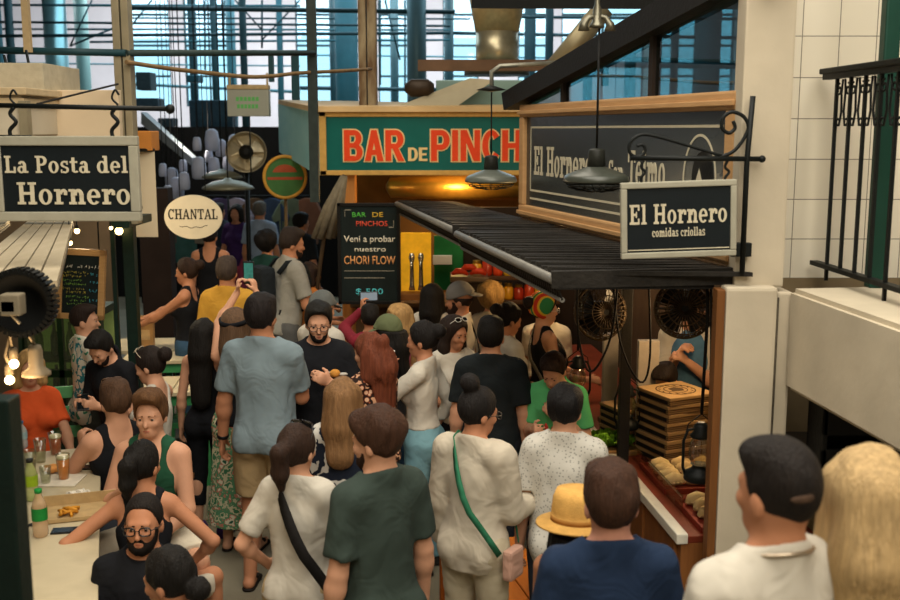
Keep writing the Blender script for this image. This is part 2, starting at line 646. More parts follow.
class Pr:
    """one primitive: 'c' tapered capsule or 'e' ellipsoid"""
    def __init__(s, kind, a, b, ra, rb, k=.02, tag='', fl=None, flat=False, sub=False, R=None):
        s.kind, s.a, s.b, s.ra, s.rb, s.k, s.tag, s.fl, s.flat, s.sub, s.R = kind, a, b, ra, rb, k, tag, fl, flat, sub, R

    def box(s, m):
        if s.kind == 'c':
            r = max(s.ra, s.rb) + m
            return np.minimum(s.a, s.b) - r, np.maximum(s.a, s.b) + r
        r = np.sqrt(((s.R * s.b[None, :]) ** 2).sum(1)) + m      # a centre, b radii
        return s.a - r, s.a + r

    def dist(s, X, Y, Z):
        if s.kind == 'c':
            ba = s.b - s.a
            if s.fl is not None:
                n, q = s.fl
                dt = (X - s.a[0]) * n[0] + (Y - s.a[1]) * n[1] + (Z - s.a[2]) * n[2]
                f = (1.0 / q - 1.0) * dt
                px, py, pz = X - s.a[0] + n[0] * f, Y - s.a[1] + n[1] * f, Z - s.a[2] + n[2] * f
                ba = ba + n * (ba @ n) * (1.0 / q - 1.0)
            else:
                px, py, pz = X - s.a[0], Y - s.a[1], Z - s.a[2]
            L = float(ba @ ba) + 1e-12
            t = (px * ba[0] + py * ba[1] + pz * ba[2]) / L
            h = np.clip(t, 0, 1)
            d = np.sqrt((px - ba[0] * h) ** 2 + (py - ba[1] * h) ** 2 + (pz - ba[2] * h) ** 2) - (s.ra + (s.rb - s.ra) * h)
            if s.fl is not None:
                d = d * (0.5 + 0.5 * s.fl[1])
            if s.flat:
                d = np.maximum(d, (t - 1.0) * math.sqrt(L))
            return d
        px, py, pz = X - s.a[0], Y - s.a[1], Z - s.a[2]
        R = s.R
        qx = (px * R[0, 0] + py * R[1, 0] + pz * R[2, 0]) / s.b[0]
        qy = (px * R[0, 1] + py * R[1, 1] + pz * R[2, 1]) / s.b[1]
        qz = (px * R[0, 2] + py * R[1, 2] + pz * R[2, 2]) / s.b[2]
        k0 = np.sqrt(qx * qx + qy * qy + qz * qz)
        k1 = np.sqrt((qx / s.b[0]) ** 2 + (qy / s.b[1]) ** 2 + (qz / s.b[2]) ** 2) + 1e-9
        return k0 * (k0 - 1.0) / k1


class NeckCut:
    """the opening of a collar: above a tilted plane, near the neck only"""
    def __init__(s, n, c, axis):
        s.n, s.c, s.axis = n, c, axis

    def dist(s, X, Y, Z):
        pl = s.c - (X * s.n[0] + Y * s.n[1] + Z * s.n[2])
        return np.maximum(pl, s.axis.dist(X, Y, Z))


NZ_DIRS = np.random.RandomState(3).normal(size=(6, 3))


def folds(X, Y, Z, f, seed):
    r = np.random.RandomState(seed)
    out = 0
    for i in range(3):
        d = nrm(r.normal(size=3) * v3(1, 1, .55)) * f * (1 + .7 * i)
        e = nrm(r.normal(size=3)) * f * .6
        out = out + np.sin(X * d[0] + Y * d[1] + Z * d[2] + r.rand() * 6 + 1.7 * np.sin(X * e[0] + Y * e[1] + Z * e[2])) / (1 + .8 * i)
    return out * .5


def implicit(prims, res, infl=0.0, planes=(), balls=(), noise=None, name='surface'):
    """planes: (n, c) keep n.p < c; noise: (amp, freq, seed, stretchvec)"""
    lo = np.min([p.box(infl)[0] for p in prims if not p.sub], axis=0) - 3 * res
    hi = np.max([p.box(infl)[1] for p in prims if not p.sub], axis=0) + 3 * res
    n = np.ceil((hi - lo) / res).astype(int) + 1
    ax = [(lo[i] + res * np.arange(n[i])).astype(np.float32) for i in range(3)]
    D = np.full(tuple(n), .3, np.float32)
    for p in prims:
        bl, bh = p.box(infl + p.k + 2.5 * res)
        i0 = np.clip(np.floor((bl - lo) / res).astype(int), 0, n)
        i1 = np.clip(np.ceil((bh - lo) / res).astype(int) + 1, 0, n)
        if np.any(i1 - i0 < 1):
            continue
        sl = tuple(slice(i0[i], i1[i]) for i in range(3))
        X = ax[0][sl[0]][:, None, None]
        Y = ax[1][sl[1]][None, :, None]
        Z = ax[2][sl[2]][None, None, :]
        d = p.dist(X, Y, Z).astype(np.float32)
        k = p.k
        B = D[sl]
        if p.sub:
            h = np.clip(.5 - .5 * (B + d) / k, 0, 1)
            D[sl] = B * (1 - h) - d * h + k * h * (1 - h)
        else:
            d = d - infl
            h = np.clip(.5 + .5 * (B - d) / k, 0, 1)
            D[sl] = B * (1 - h) + d * h - k * h * (1 - h)
    X = ax[0][:, None, None]
    Y = ax[1][None, :, None]
    Z = ax[2][None, None, :]
    if noise is not None:
        amp, f, seed, st = noise
        D += amp * folds(X * st[0], Y * st[1], Z * st[2], f, seed).astype(np.float32)
    for nn, c in planes:
        D = np.maximum(D, (X * nn[0] + Y * nn[1] + Z * nn[2] - c).astype(np.float32))
    for b in balls:          # cut-outs after the planes
        c = -b.dist(X, Y, Z).astype(np.float32)
        h = np.clip(.5 + .5 * (c - D) / .014, 0, 1)
        D = (D * (1 - h) + c * h + .014 * h * (1 - h)).astype(np.float32)
    D[0] = D[-1] = .3
    D[:, 0] = D[:, -1] = .3
    D[:, :, 0] = D[:, :, -1] = .3
    return nets(D, lo, res, name)


def nets(D, lo, res, name):
    S = D < 0
    nx, ny, nz = D.shape
    cnt = np.zeros((nx - 1, ny - 1, nz - 1), np.int8)
    for a in (0, 1):
        for b in (0, 1):
            for c in (0, 1):
                cnt += S[a:nx - 1 + a, b:ny - 1 + b, c:nz - 1 + c]
    act = (cnt > 0) & (cnt < 8)
    ii, jj, kk = np.nonzero(act)
    if len(ii) == 0:
        return None
    idx = np.full(act.shape, -1, np.int32)
    idx[ii, jj, kk] = np.arange(len(ii))
    acc = np.zeros((len(ii), 3), np.float32)
    num = np.zeros(len(ii), np.float32)
    cs = [(a, b, c) for a in (0, 1) for b in (0, 1) for c in (0, 1)]
    dv = {q: D[ii + q[0], jj + q[1], kk + q[2]] for q in cs}
    for q in cs:
        for axis in range(3):
            if q[axis] == 0:
                w = list(q)
                w[axis] = 1
                d0, d1 = dv[q], dv[tuple(w)]
                m = (d0 < 0) != (d1 < 0)
                t = np.where(m, d0 / np.where(m, d0 - d1, 1), 0)
                for c in range(3):
                    acc[:, c] += np.where(m, q[c] + (t if c == axis else 0), 0)
                num += m
    pos = acc / num[:, None]
    V = (np.stack([ii, jj, kk], 1) + pos) * res + lo[None, :]
    F = []
    for axis in range(3):
        sh = [slice(1, -1)] * 3
        a = [slice(1, -1)] * 3
        b = [slice(1, -1)] * 3
        a[axis] = slice(0, -1)
        b[axis] = slice(1, None)
        s0, s1 = S[tuple(a)], S[tuple(b)]
        e = np.nonzero(s0 != s1)
        off = [1, 1, 1]
        off[axis] = 0
        p = [e[i] + off[i] for i in range(3)]
        u, w = [(1, 2), (2, 0), (0, 1)][axis]

        def cell(du, dw):
            q = [p[0].copy(), p[1].copy(), p[2].copy()]
            q[u] -= du
            q[w] -= dw
            return idx[q[0], q[1], q[2]]
        quad = np.stack([cell(1, 1), cell(0, 1), cell(0, 0), cell(1, 0)], 1)
        flip = ~s0[e]
        quad[flip] = quad[flip][:, ::-1]
        F.append(quad)
    F = np.concatenate(F)
    F = F[(F >= 0).all(1)]
    me = bpy.data.meshes.new(name)
    me.vertices.add(len(V))
    me.vertices.foreach_set('co', V.astype(np.float32).ravel())
    me.loops.add(len(F) * 4)
    me.loops.foreach_set('vertex_index', F.ravel().astype(np.int32))
    me.polygons.add(len(F))
    me.polygons.foreach_set('loop_start', (np.arange(len(F)) * 4).astype(np.int32))
    me.polygons.foreach_set('use_smooth', np.ones(len(F), bool))
    me.update(calc_edges=True)
    me.validate()
    return me


# ------------------------------------------------------------------ the figure
SKIN = {'light': '#c79476', 'tan': '#b47c5c', 'mid': '#a26e50', 'deep': '#8c5c40', 'pink': '#c8907a'}


def skin_mat(k):
    return mat(SKIN[k], rough=.52, var=.08, scale=9, bump=.04, bscale=120)


def ik(S, T, l1, l2, hint):
    S, T = v3(S), v3(T)
    d = T - S
    L = np.linalg.norm(d)
    mx = (l1 + l2) * .995
    if L > mx:
        T = S + d / L * mx
        d = T - S
        L = mx
    L = max(L, abs(l1 - l2) + .02)
    u = nrm(d)
    a = (l1 * l1 - l2 * l2 + L * L) / (2 * L)
    h = math.sqrt(max(0, l1 * l1 - a * a))
    q = v3(hint) - u * (v3(hint) @ u)
    q = nrm(q) if np.linalg.norm(q) > 1e-6 else nrm(np.cross(u, v3(1, 0, 0)))
    return S + u * a + q * h, T


ARMS = {   # wrist target for the right side in the 1.75 m rest frame, elbow hint, palm normal, finger curl, hand direction
    'down': ((.245, .03, .80), (.4, -1, 0), (-1, .1, 0), 22, None),
    'bent': ((.17, .30, 1.08), (.12, -.6, -1), (-.7, 0, -.6), 35, None),
    'hold': ((.09, .33, 1.18), (.35, -.4, -1), (-.8, .3, .2), 55, None),
    'chest': ((.06, .25, 1.27), (.7, -.3, -1), (-.5, -.8, 0), 40, None),
    'mouth': ((.07, .22, 1.42), (.7, .2, -1), (-.8, -.2, 0), 60, None),
    'photo': ((.06, .36, 1.62), (.8, .3, -.8), (-.9, .2, 0), 50, (-.1, .1, 1)),
    'photohigh': ((.08, .34, 1.85), (.9, .3, -.5), (-.9, .2, 0), 50, (-.25, .05, 1)),
    'table': ((.20, .36, 1.0), (.8, -.5, -.3), (0, 0, -1), 20, None),
    'lap': ((.10, .28, 1.0), (.6, -.6, -.4), (0, 0, -1), 25, None),
    'reach': ((.12, .50, 1.18), (.6, -.3, -1), (-.3, 0, -1), 30, None),
    'back': ((.22, -.10, .86), (.6, -1, 0), (-1, 0, 0), 25, None),
}


def person(label, px, py, Y, head=0.0, sex='m', pose='stand', lean=0.0, side=0.0, hy=0.0, hp=0.0, hr=0.0,
           R='down', L='down', skin='tan', hair=('short', '#1d1613'), top=('tee', None), bottom=('trousers', None),
           shoes='#2a2522', beard=None, glasses=None, build=1.0, z_floor=0.0, H=None, group=None, res=None, seat=None, extra_top=0.0, knees=None, hat=None):
    """stands or seats a figure so that its crown is at the point seen at (px, py) at depth Y"""
    T = W(px, py, Y)
    male = sex == 'm'
    wS = build * (1.0 if male else .90)
    if res is None:
        res = .0075 if Y < 3.2 else .0085 if Y < 5.2 else .0095 if Y < 7.4 else .012 if Y < 10 else .016
    seed = int(abs(px * 7 + py * 13)) % 9973
    piv = v3(0, 0, .95)
    RT = rotm(0, lean, side)

    def tp(x, y, z):
        return piv + RT @ (v3(x, y, z) - piv)
    N0 = tp(0, -.015, 1.47)
    RH = rotm(hy, hp + lean * .35, hr + side * .5)

    def hd(x, y, z):
        return N0 + RH @ v3(x, y, z)
    P = []

    def cone(a, b, ra, rb, k=.02, tag='', fl=None, flat=False, to=None):
        (P if to is None else to).append(Pr('c', v3(a), v3(b), ra, rb, k, tag, fl, flat))

    def ell(c, r, k=.02, tag='', Rm=None, sub=False, to=None):
        (P if to is None else to).append(Pr('e', v3(c), v3(r), 0, 0, k, tag, R=np.eye(3) if Rm is None else Rm, sub=sub))
    # torso
    ux = RT @ v3(1, 0, 0)
    uy = RT @ v3(0, 1, 0)
    sh = (.161 if male else .145) * build ** .6
    if male:
        ell(tp(0, .005, 1.29), (.160 * wS, .112 * build, .17), .05, 'torso', RT)
        ell(tp(0, .008, 1.1), (.143 * wS, .106 * build, .17), .05, 'torso', RT)
        ell(tp(0, -.005, .96), (.160 * wS, .118 * build, .12), .05, 'hips', RT)
        cone(tp(-sh * .80, -.012, 1.40), tp(sh * .80, -.012, 1.40), .06, .06, .04, 'torso')
    else:
        ell(tp(0, .0, 1.28), (.150 * wS, .10 * build, .16), .05, 'torso', RT)
        ell(tp(0, .005, 1.11), (.122 * wS, .092 * build, .16), .05, 'torso', RT)
        ell(tp(0, -.005, .95), (.175 * wS, .122 * build, .13), .05, 'hips', RT)
        cone(tp(-sh * .80, -.012, 1.405), tp(sh * .80, -.012, 1.405), .05, .05, .04, 'torso')
        for q in (-1, 1):
            ell(tp(q * .068, .082, 1.265), (.062, .055, .062), .03, 'torso', RT)
    for q in (-1, 1):
        cone(tp(q * sh * .68, -.018, 1.425), tp(q * .02, -.022, 1.482), .036, .042, .04, 'torso')
    # head and neck
    nr = .056 if male else .047
    cone(tp(0, -.02, 1.42), hd(0, -.012, .09), nr + .004, nr, .03, 'neck')
    ell(hd(0, -.012, .172), (.075, .094, .096), .03, 'head', RH)
    ell(hd(0, .026, .115), (.058 if male else .055, .066, .085), .03, 'head', RH)
    ell(hd(0, .058, .058), (.034 if male else .028, .032, .025), .03, 'head', RH)
    cone(hd(-.034, .078, .158), hd(.034, .078, .158), .013, .013, .02, 'head')
    for q in (-1, 1):
        ell(hd(q * .034, .07, .115), (.022, .02, .02), .02, 'head', RH)
        ell(hd(q * .031, .099, .141), (.017, .014, .0105), .012, 'head', RH, sub=True)
        ell(hd(q * .075, -.008, .127), (.011, .019, .032), .008, 'head', RH)
    cone(hd(0, .086, .142), hd(0, .106, .109), .0085, .0125, .012, 'head')
    ell(hd(0, .089, .080), (.023, .010, .006), .008, 'head', RH)
    ell(hd(0, .087, .069), (.020, .010, .006), .008, 'head', RH)
    # arms
    hands, elbows, wrists, shoulders = {}, {}, {}, {}
    for q, spec in ((1, R), (-1, L)):
        if isinstance(spec, str):
            spec = ARMS[spec]
        tgt, hint, pn, curl, hdir = (list(spec) + [None] * 5)[:5]
        S = tp(q * sh, -.012, 1.40)
        tg = v3(tgt[0] * q, tgt[1], tgt[2])
        hint = v3(hint[0] * q, hint[1], hint[2]) if hint is not None else v3(q * .5, -.6, -1)
        E, Wr = ik(S, tg, .29, .255, hint)
        ar = (1.0 if male else .84) * build ** .5
        cone(S, E, .051 * ar, .041 * ar, .03, 'uarm' + ('R' if q > 0 else 'L'))
        cone(E, Wr, .042 * ar, .028 * ar, .015, 'farm')
        ell(E + (Wr - E) * .25, (.042 * ar, .042 * ar, .05 * ar), .03, 'farm')
        f = nrm(v3(hdir[0] * q, hdir[1], hdir[2])) if hdir is not None else nrm(Wr - E)
        n = v3(pn[0] * q, pn[1], pn[2]) if pn is not None else v3(-q, 0, 0)
        n = n - f * (n @ f)
        n = nrm(n) if np.linalg.norm(n) > 1e-3 else nrm(np.cross(f, v3(0, 1, .1)))
        sd = nrm(np.cross(f, n)) * q        # towards the thumb
        hs = (1.0 if male else .9)
        cone(Wr - f * .01, Wr + f * .075 * hs, .028 * hs, .040 * hs, .015, 'hand', fl=(n, .42))
        cu = math.radians(curl if curl is not None else 25)
        for i, (o, ln) in enumerate(((.030, .072), (.0105, .082), (-.009, .076), (-.028, .06))):
            b = Wr + f * .088 * hs + sd * o * hs
            d1 = f * math.cos(cu) + n * math.sin(cu)
            d2 = f * math.cos(cu * 2.3) + n * math.sin(cu * 2.3)
            m1 = b + d1 * ln * .5 * hs
            fr = max(.0092, res * .95) * hs
            cone(b - f * .02, b, fr, fr, .006, 'hand')
            cone(b, m1, fr, fr * .94, .005, 'hand')
            cone(m1, m1 + d2 * ln * .5 * hs, fr * .94, fr * .82, .005, 'hand')
        tb = Wr + f * .028 * hs + sd * .026 * hs
        tm = tb + nrm(sd * .75 + f * .7 + n * .25) * .042 * hs
        cone(tb, tm, .0135 * hs, .0115 * hs, .01, 'hand')
        cone(tm, tm + nrm(sd * .2 + f * .9 + n * (.3 + cu * .4)) * .034 * hs, max(.011, res) * hs, .0095 * hs, .006, 'hand')
        hands[q] = (Wr + f * .085 + n * .03, f, n)
        elbows[q], wrists[q], shoulders[q] = E, Wr, S
    # crown of the head: where it must land, scale and heights
    crown = np.max([hd(0, -.01, .268)[2], hd(0, .06, .24)[2], hd(0, -.07, .24)[2]]) + .012 + extra_top
    crown_xy = hd(0, -.012, .20)[:2]
    if pose == 'stand':
        s = (T.z - z_floor) / crown if H is None else H / 1.75
        zb = 0.0
        base_z = T.z - s * crown
    else:
        s = (H or (1.74 if male else 1.63)) / 1.75
        base_z = T.z - s * crown
    # legs
    hipw = .092 * (1.0 if male else 1.03) * wS ** .5
    feet = {}
    lr = build ** .5
    for q in (-1, 1):
        hip = v3(q * hipw, -.005, .91)
        if pose == 'stand':
            kn = v3(q * (hipw + .008), .02, .50)
            an = v3(q * (hipw + .015), -.03, .085)
            fd = nrm(v3(q * .16, 1, 0))
        else:
            kx, ky, kz = knees if knees else (.13, .43, .90)
            kn = v3(q * kx, ky, kz)
            floor_local = -base_z / s + z_floor / s
            az = max(floor_local + .085, kz - .43)
            drop = kz - az
            an = v3(q * (kx - .01), ky + .04 if drop > .36 else ky + .04 + math.sqrt(max(0, .42 ** 2 - drop ** 2)) * .7, az)
            fd = nrm(v3(q * .12, 1, 0))
        cone(hip, kn, .084 * lr, .056 * lr, .03, 'thigh')
        cone(kn, an, .054 * lr, .036 * lr, .02, 'calf')
        ell(kn + (an - kn) * .3 + v3(0, -.018, 0), (.05 * lr, .052 * lr, .1 * lr), .03, 'calf')
        if pose == 'stand':
            ell(v3(q * .078, -.062, .90), (.085, .078, .095), .04, 'hips')
        else:
            ell(v3(q * .085, -.04, .89), (.09, .09, .08), .04, 'hips')
        cone(an + v3(0, -.025, -.045), an + fd * .135 + v3(0, 0, -.06), .036, .026, .02, 'foot' + str(q))
        feet[q] = (an, fd, kn, hip)
    # ---- meshes
    hr_ = math.radians(head)
    crs, sns = math.cos(-hr_), math.sin(-hr_)
    bxy = Vector((T.x - s * (crs * crown_xy[0] - sns * crown_xy[1]), T.y - s * (sns * crown_xy[0] + crs * crown_xy[1])))

    def scaled(me):
        me.transform(Matrix.Scale(s, 4))
        return me
    r1 = res / s
    body = obj('person', scaled(implicit(P, r1, name='person')), skin_mat(skin))
    body.location = (bxy.x, bxy.y, base_z)
    body.rotation_euler = (0, 0, -hr_)
    tag(body, label, 'person', group)

    def child(name, me, m):
        return obj(name, scaled(me), m, body) if me is not None else None
    up = RT @ v3(0, 0, 1)

    def tplane(z, sgn):            # plane across the trunk at rest height z: keep above (sgn=-1) or below (+1)
        c = tp(0, 0, z)
        return (up * sgn, float((up * sgn) @ c))
    rc = max(r1 * 1.1, .010) if Y < 10 else r1
    # ---- lower clothing
    bk, bm_ = bottom[0], bottom[1]
    waist = bottom[2] if len(bottom) > 2 else 1.0
    if bk in ('trousers', 'shorts', 'leggings', 'capri'):
        Q = [p for p in P if p.tag == 'hips']
        tight = bk == 'leggings'
        for q in (-1, 1):
            an, fd, kn, hip = feet[q]
            if bk == 'shorts':
                e = hip + (kn - hip) * .80
                cone(hip, e, .094 * lr, .084 * lr, .03, flat=True, to=Q)
            elif bk == 'capri':
                cone(hip, kn, .086 * lr, .06 * lr, .03, to=Q)
                cone(kn, kn + (an - kn) * .6, .058 * lr, .052 * lr, .02, flat=True, to=Q)
            else:
                g = 0 if tight else .008
                cone(hip, kn, .086 * lr + g, .058 * lr + g, .03, to=Q)
                cone(kn, an + nrm(an - kn) * (.02), .058 * lr + g, (.04 if tight else .052) + g, .02, flat=True, to=Q)
        child({'trousers': 'trousers', 'shorts': 'shorts', 'leggings': 'leggings', 'capri': 'trousers'}[bk],
              implicit(Q, rc, .007, planes=[tplane(waist, 1)], noise=(.003 if not tight else .0012, 34, seed + 1, (1, 1, 1.4)), name=bk), bm_)
    elif bk == 'skirt':
        hem = bottom[3] if len(bottom) > 3 else .2
        Q = [p for p in P if p.tag == 'hips']
        cone(v3(0, -.01, .93), v3(0, .0, hem), .165, .25, .03, flat=True, fl=(v3(0, 1, 0), .72), to=Q)
        Q += [p for p in P if p.tag in ('thigh', 'calf')]
        child('skirt', implicit(Q, rc, .007, planes=[tplane(waist, 1), (v3(0, 0, -1), -hem)], noise=(.010, 26, seed + 1, (1.6, 1.6, .18)), name='skirt'), bm_)
    # ---- upper clothing
    tk, tm_ = top[0], top[1]
    opt = top[2] if len(top) > 2 else {}
    hem = opt.get('hem', .86 if tk in ('tee', 'shirt') else .93)
    infl = opt.get('infl', .014 if tk in ('tee', 'shirt') else .008)
    name = opt.get('name', {'tee': 't_shirt', 'shirt': 'shirt', 'tank': 'tank_top', 'long': 'long_sleeve_top', 'dress': 'dress'}[tk])
    loose = opt.get('loose', .0)
    Q = [p for p in P if p.tag in ('torso', 'hips')]
    neck_cut = [Pr('c', tp(0, -.018, 1.472), hd(0, 0, .12), .060 if male else .058, .085, 0)]
    planes = [tplane(hem, -1)]
    cb, cf = tp(0, -.09, opt.get('cback', 1.522)), tp(0, .10, opt.get('cfront', 1.448 if male else 1.432))
    cn = nrm(np.cross(RT @ v3(1, 0, 0), cf - cb))
    collar = NeckCut(cn, float(cn @ cb), Pr('c', tp(0, -.02, 1.40), hd(0, 0, .12), .080, .080, 0))
    stub = Pr('c', tp(0, -.018, 1.40), tp(0, -.02, 1.54), nr + .004, nr + .001, .03)
    if tk == 'tank':
        lowcut = opt.get('cut', 1.37)
        Q = [p for p in P if p.tag in ('torso', 'hips')]
        balls = [Pr('e', tp(q * (sh + .028), -.01, 1.40), v3(.085, .2, .105), 0, 0, 0, R=RT) for q in (-1, 1)]
        balls += [Pr('e', tp(0, .12, 1.47), v3(.088, .14, opt.get('front', .15)), 0, 0, 0, R=RT),
                  Pr('e', tp(0, -.14, 1.48), v3(.085, .12, opt.get('rear', .15)), 0, 0, 0, R=RT)]
        if opt.get('tube'):
            planes.append(tplane(1.36, 1))
        child(name, implicit(Q, rc, infl, planes=planes, balls=balls + neck_cut, noise=(.0025, 40, seed, (1, 1, .7)), name=name), tm_)
    else:
        for q in (-1, 1):
            S, E, Wr = shoulders[q], elbows[q], wrists[q]
            ar = (1.0 if male else .84) * build ** .5
            if tk in ('tee', 'shirt', 'dress') and not opt.get('long'):
                t = opt.get('sleeve', .72)
                cone(S, S + (E - S) * t, 0.051 * ar, (.050 + .006 * opt.get('flare', 1.0)) * ar, .035, flat=True, to=Q)
            else:
                g = loose + (.004 if tk == 'long' else .01)
                cone(S, E, .054 * ar + g, .044 * ar + g, .03, to=Q)
                cone(E, E + (Wr - E) * opt.get('cuff', .96), .043 * ar + g, .031 * ar + g, .02, flat=True, to=Q)
        Q.append(stub)
        if tk in ('tee', 'shirt'):
            b = (.128 if male else .122) * wS + loose
            cone(tp(0, 0, 1.28), tp(0, -.004, hem - .02), b, b + .012 + loose, .03, fl=(uy, .78), flat=True, to=Q)
        child(name, implicit(Q, rc, infl, planes=planes, balls=[collar], noise=(opt.get('fold', .0065), 36, seed, (1, 1, .8)), name=name), tm_)
    # ---- shoes
    for q in (-1, 1):
        an, fd, kn, hip = feet[q]
        if shoes == 'sandals':
            S_ = [Pr('c', an + v3(0, -.03, -.075), an + fd * .15 + v3(0, 0, -.078), .036, .036, .01, fl=(v3(0, 0, 1), .3))]
            S_.append(Pr('c', an + v3(-.03, .03, -.03) + fd * .03, an + v3(.03, .03, -.03) + fd * .03, .014, .014, .01))
            S_.append(Pr('c', an + v3(-.03, .03, -.06) + fd * .09, an + v3(.03, .03, -.06) + fd * .09, .013, .013, .01))
            child('sandal', implicit(S_, max(r1, .009), .003, name='sandal'), mat('#1d1815', .7))
        else:
            S_ = [Pr('c', an + v3(0, -.03, -.045), an + fd * .145 + v3(0, 0, -.055), .038, .03, .02),
                  Pr('c', an + v3(0, -.035, -.072), an + fd * .16 + v3(0, 0, -.074), .04, .038, .01, fl=(v3(0, 0, 1), .35)),
                  Pr('c', an + v3(0, -.01, -.03), an + v3(0, -.01, .0), .042, .04, .02)]
            child('shoe', implicit(S_, max(r1, .009), .006, name='shoe'), mat(shoes, .6))
    # ---- hair
    make_hair(hair, hd, RH, N0, RT, max(r1 * .9, .0075), child, male, seed, body, hat)
    # ---- face
    if Y < 9.8:
        for q in (-1, 1):
            bmE = bmesh.new()
            ball(bmE, hd(q * .031, .0778, .141) * s, .0122 * s, 10, 0)
            ball(bmE, hd(q * .031, .0855, .141) * s, .0074 * s, 8, 1)
            bmL = bmesh.new()
            ball(bmL, hd(q * .031, .0772, .1462) * s, .0129 * s, 10, 0)
            obj('eyelid', bmL, skin_mat(skin), body)
            obj('eye', bmE, [mat('#a99a8c', .3, var=0, bump=0), mat('#24160e', .2, var=0, bump=0)], body)
        Bp = []
        for q in (-1, 1):
            Bp.append(Pr('c', hd(q * .015, .0925, .1590), hd(q * .047, .080, .1605), .0045, .003, .004))
        child('eyebrows', implicit(Bp, .004, name='eyebrows'), mat(hair[1] if hair[0] != 'none' else '#201612', .8))
        Lp = [Pr('e', hd(0, .0915, .0795), v3(.020, .0085, .0045), 0, 0, .004, R=RH), Pr('e', hd(0, .0895, .0705), v3(.017, .0085, .0045), 0, 0, .004, R=RH)]
        child('lips', implicit(Lp, .004, name='lips'), mat('#a05c48', .5, var=0, bump=0))
    if beard:
        Q = [Pr('e', hd(0, .026, .115), v3(.058, .066, .085), 0, 0, .03, R=RH), Pr('e', hd(0, .058, .058), v3(.036, .034, .028), 0, 0, .03, R=RH)]
        full = beard[1]
        n = RH @ v3(0, .15, 1)
        n = nrm(n)
        c0 = hd(0, .09, .096 if full else .092)
        n2 = RH @ v3(0, -1, 0)
        c1 = hd(0, -.005, .1)
        mouth = [Pr('e', hd(0, .10, .075), v3(.021, .03, .011), 0, 0, 0, R=RH), Pr('e', hd(0, .118, .118), v3(.024, .03, .022), 0, 0, 0, R=RH)]
        mouth += [Pr('e', hd(q * .040, .088, .118), v3(.026, .05, .036), 0, 0, 0, R=RH) for q in (-1, 1)]
        child('beard', implicit(Q, .006, .005 if not full else .010, planes=[(n, float(n @ hd(0, .09, .135))), (n2, float(n2 @ c1))], balls=mouth,
                                noise=(.002, 160, seed, (1, 1, 1)), name='beard'), mat(beard[0], .9, var=.2, scale=90))
    if glasses:
        make_glasses(glasses, hd, RH, s, body)
    M = body.matrix_basis
    inf = {'body': body, 's': s, 'base': base_z}

    def world(p):
        return M @ (Vector(p) * s)
    inf['world'] = world
    inf['hand'] = {q: world(hands[q][0]) for q in (-1, 1)}
    inf['hd'] = hd
    inf['tp'] = tp
    inf['RH'] = RH
    inf['RT'] = RT
    inf['wrist'] = wrists
    inf['elbow'] = elbows
    inf['child'] = lambda name, bm, m: obj(name, bm, m, body)
    inf['implicit'] = lambda name, pr, r, m, **k: child(name, implicit(pr, r, name=name, **k), m)
    inf['crown'] = crown
    inf['seat_z'] = base_z + s * .83
    inf['yaw'] = -hr_
    PEOPLE.append((label, round(s * 1.75, 2), round(base_z, 2), round(base_z + s * .83, 2)))
    return inf


PEOPLE = []


def hair_mat(c):
    c = '#%02x%02x%02x' % tuple(int(int(c[i:i + 2], 16) * .66) for i in (1, 3, 5))
    return ramp_mat('noise', (c, '#%02x%02x%02x' % tuple(min(255, int(int(c[i:i + 2], 16) * 1.75 + 8)) for i in (1, 3, 5))), scale=13, rough=.7, stretch=(5, 5, .45), bump=.7)


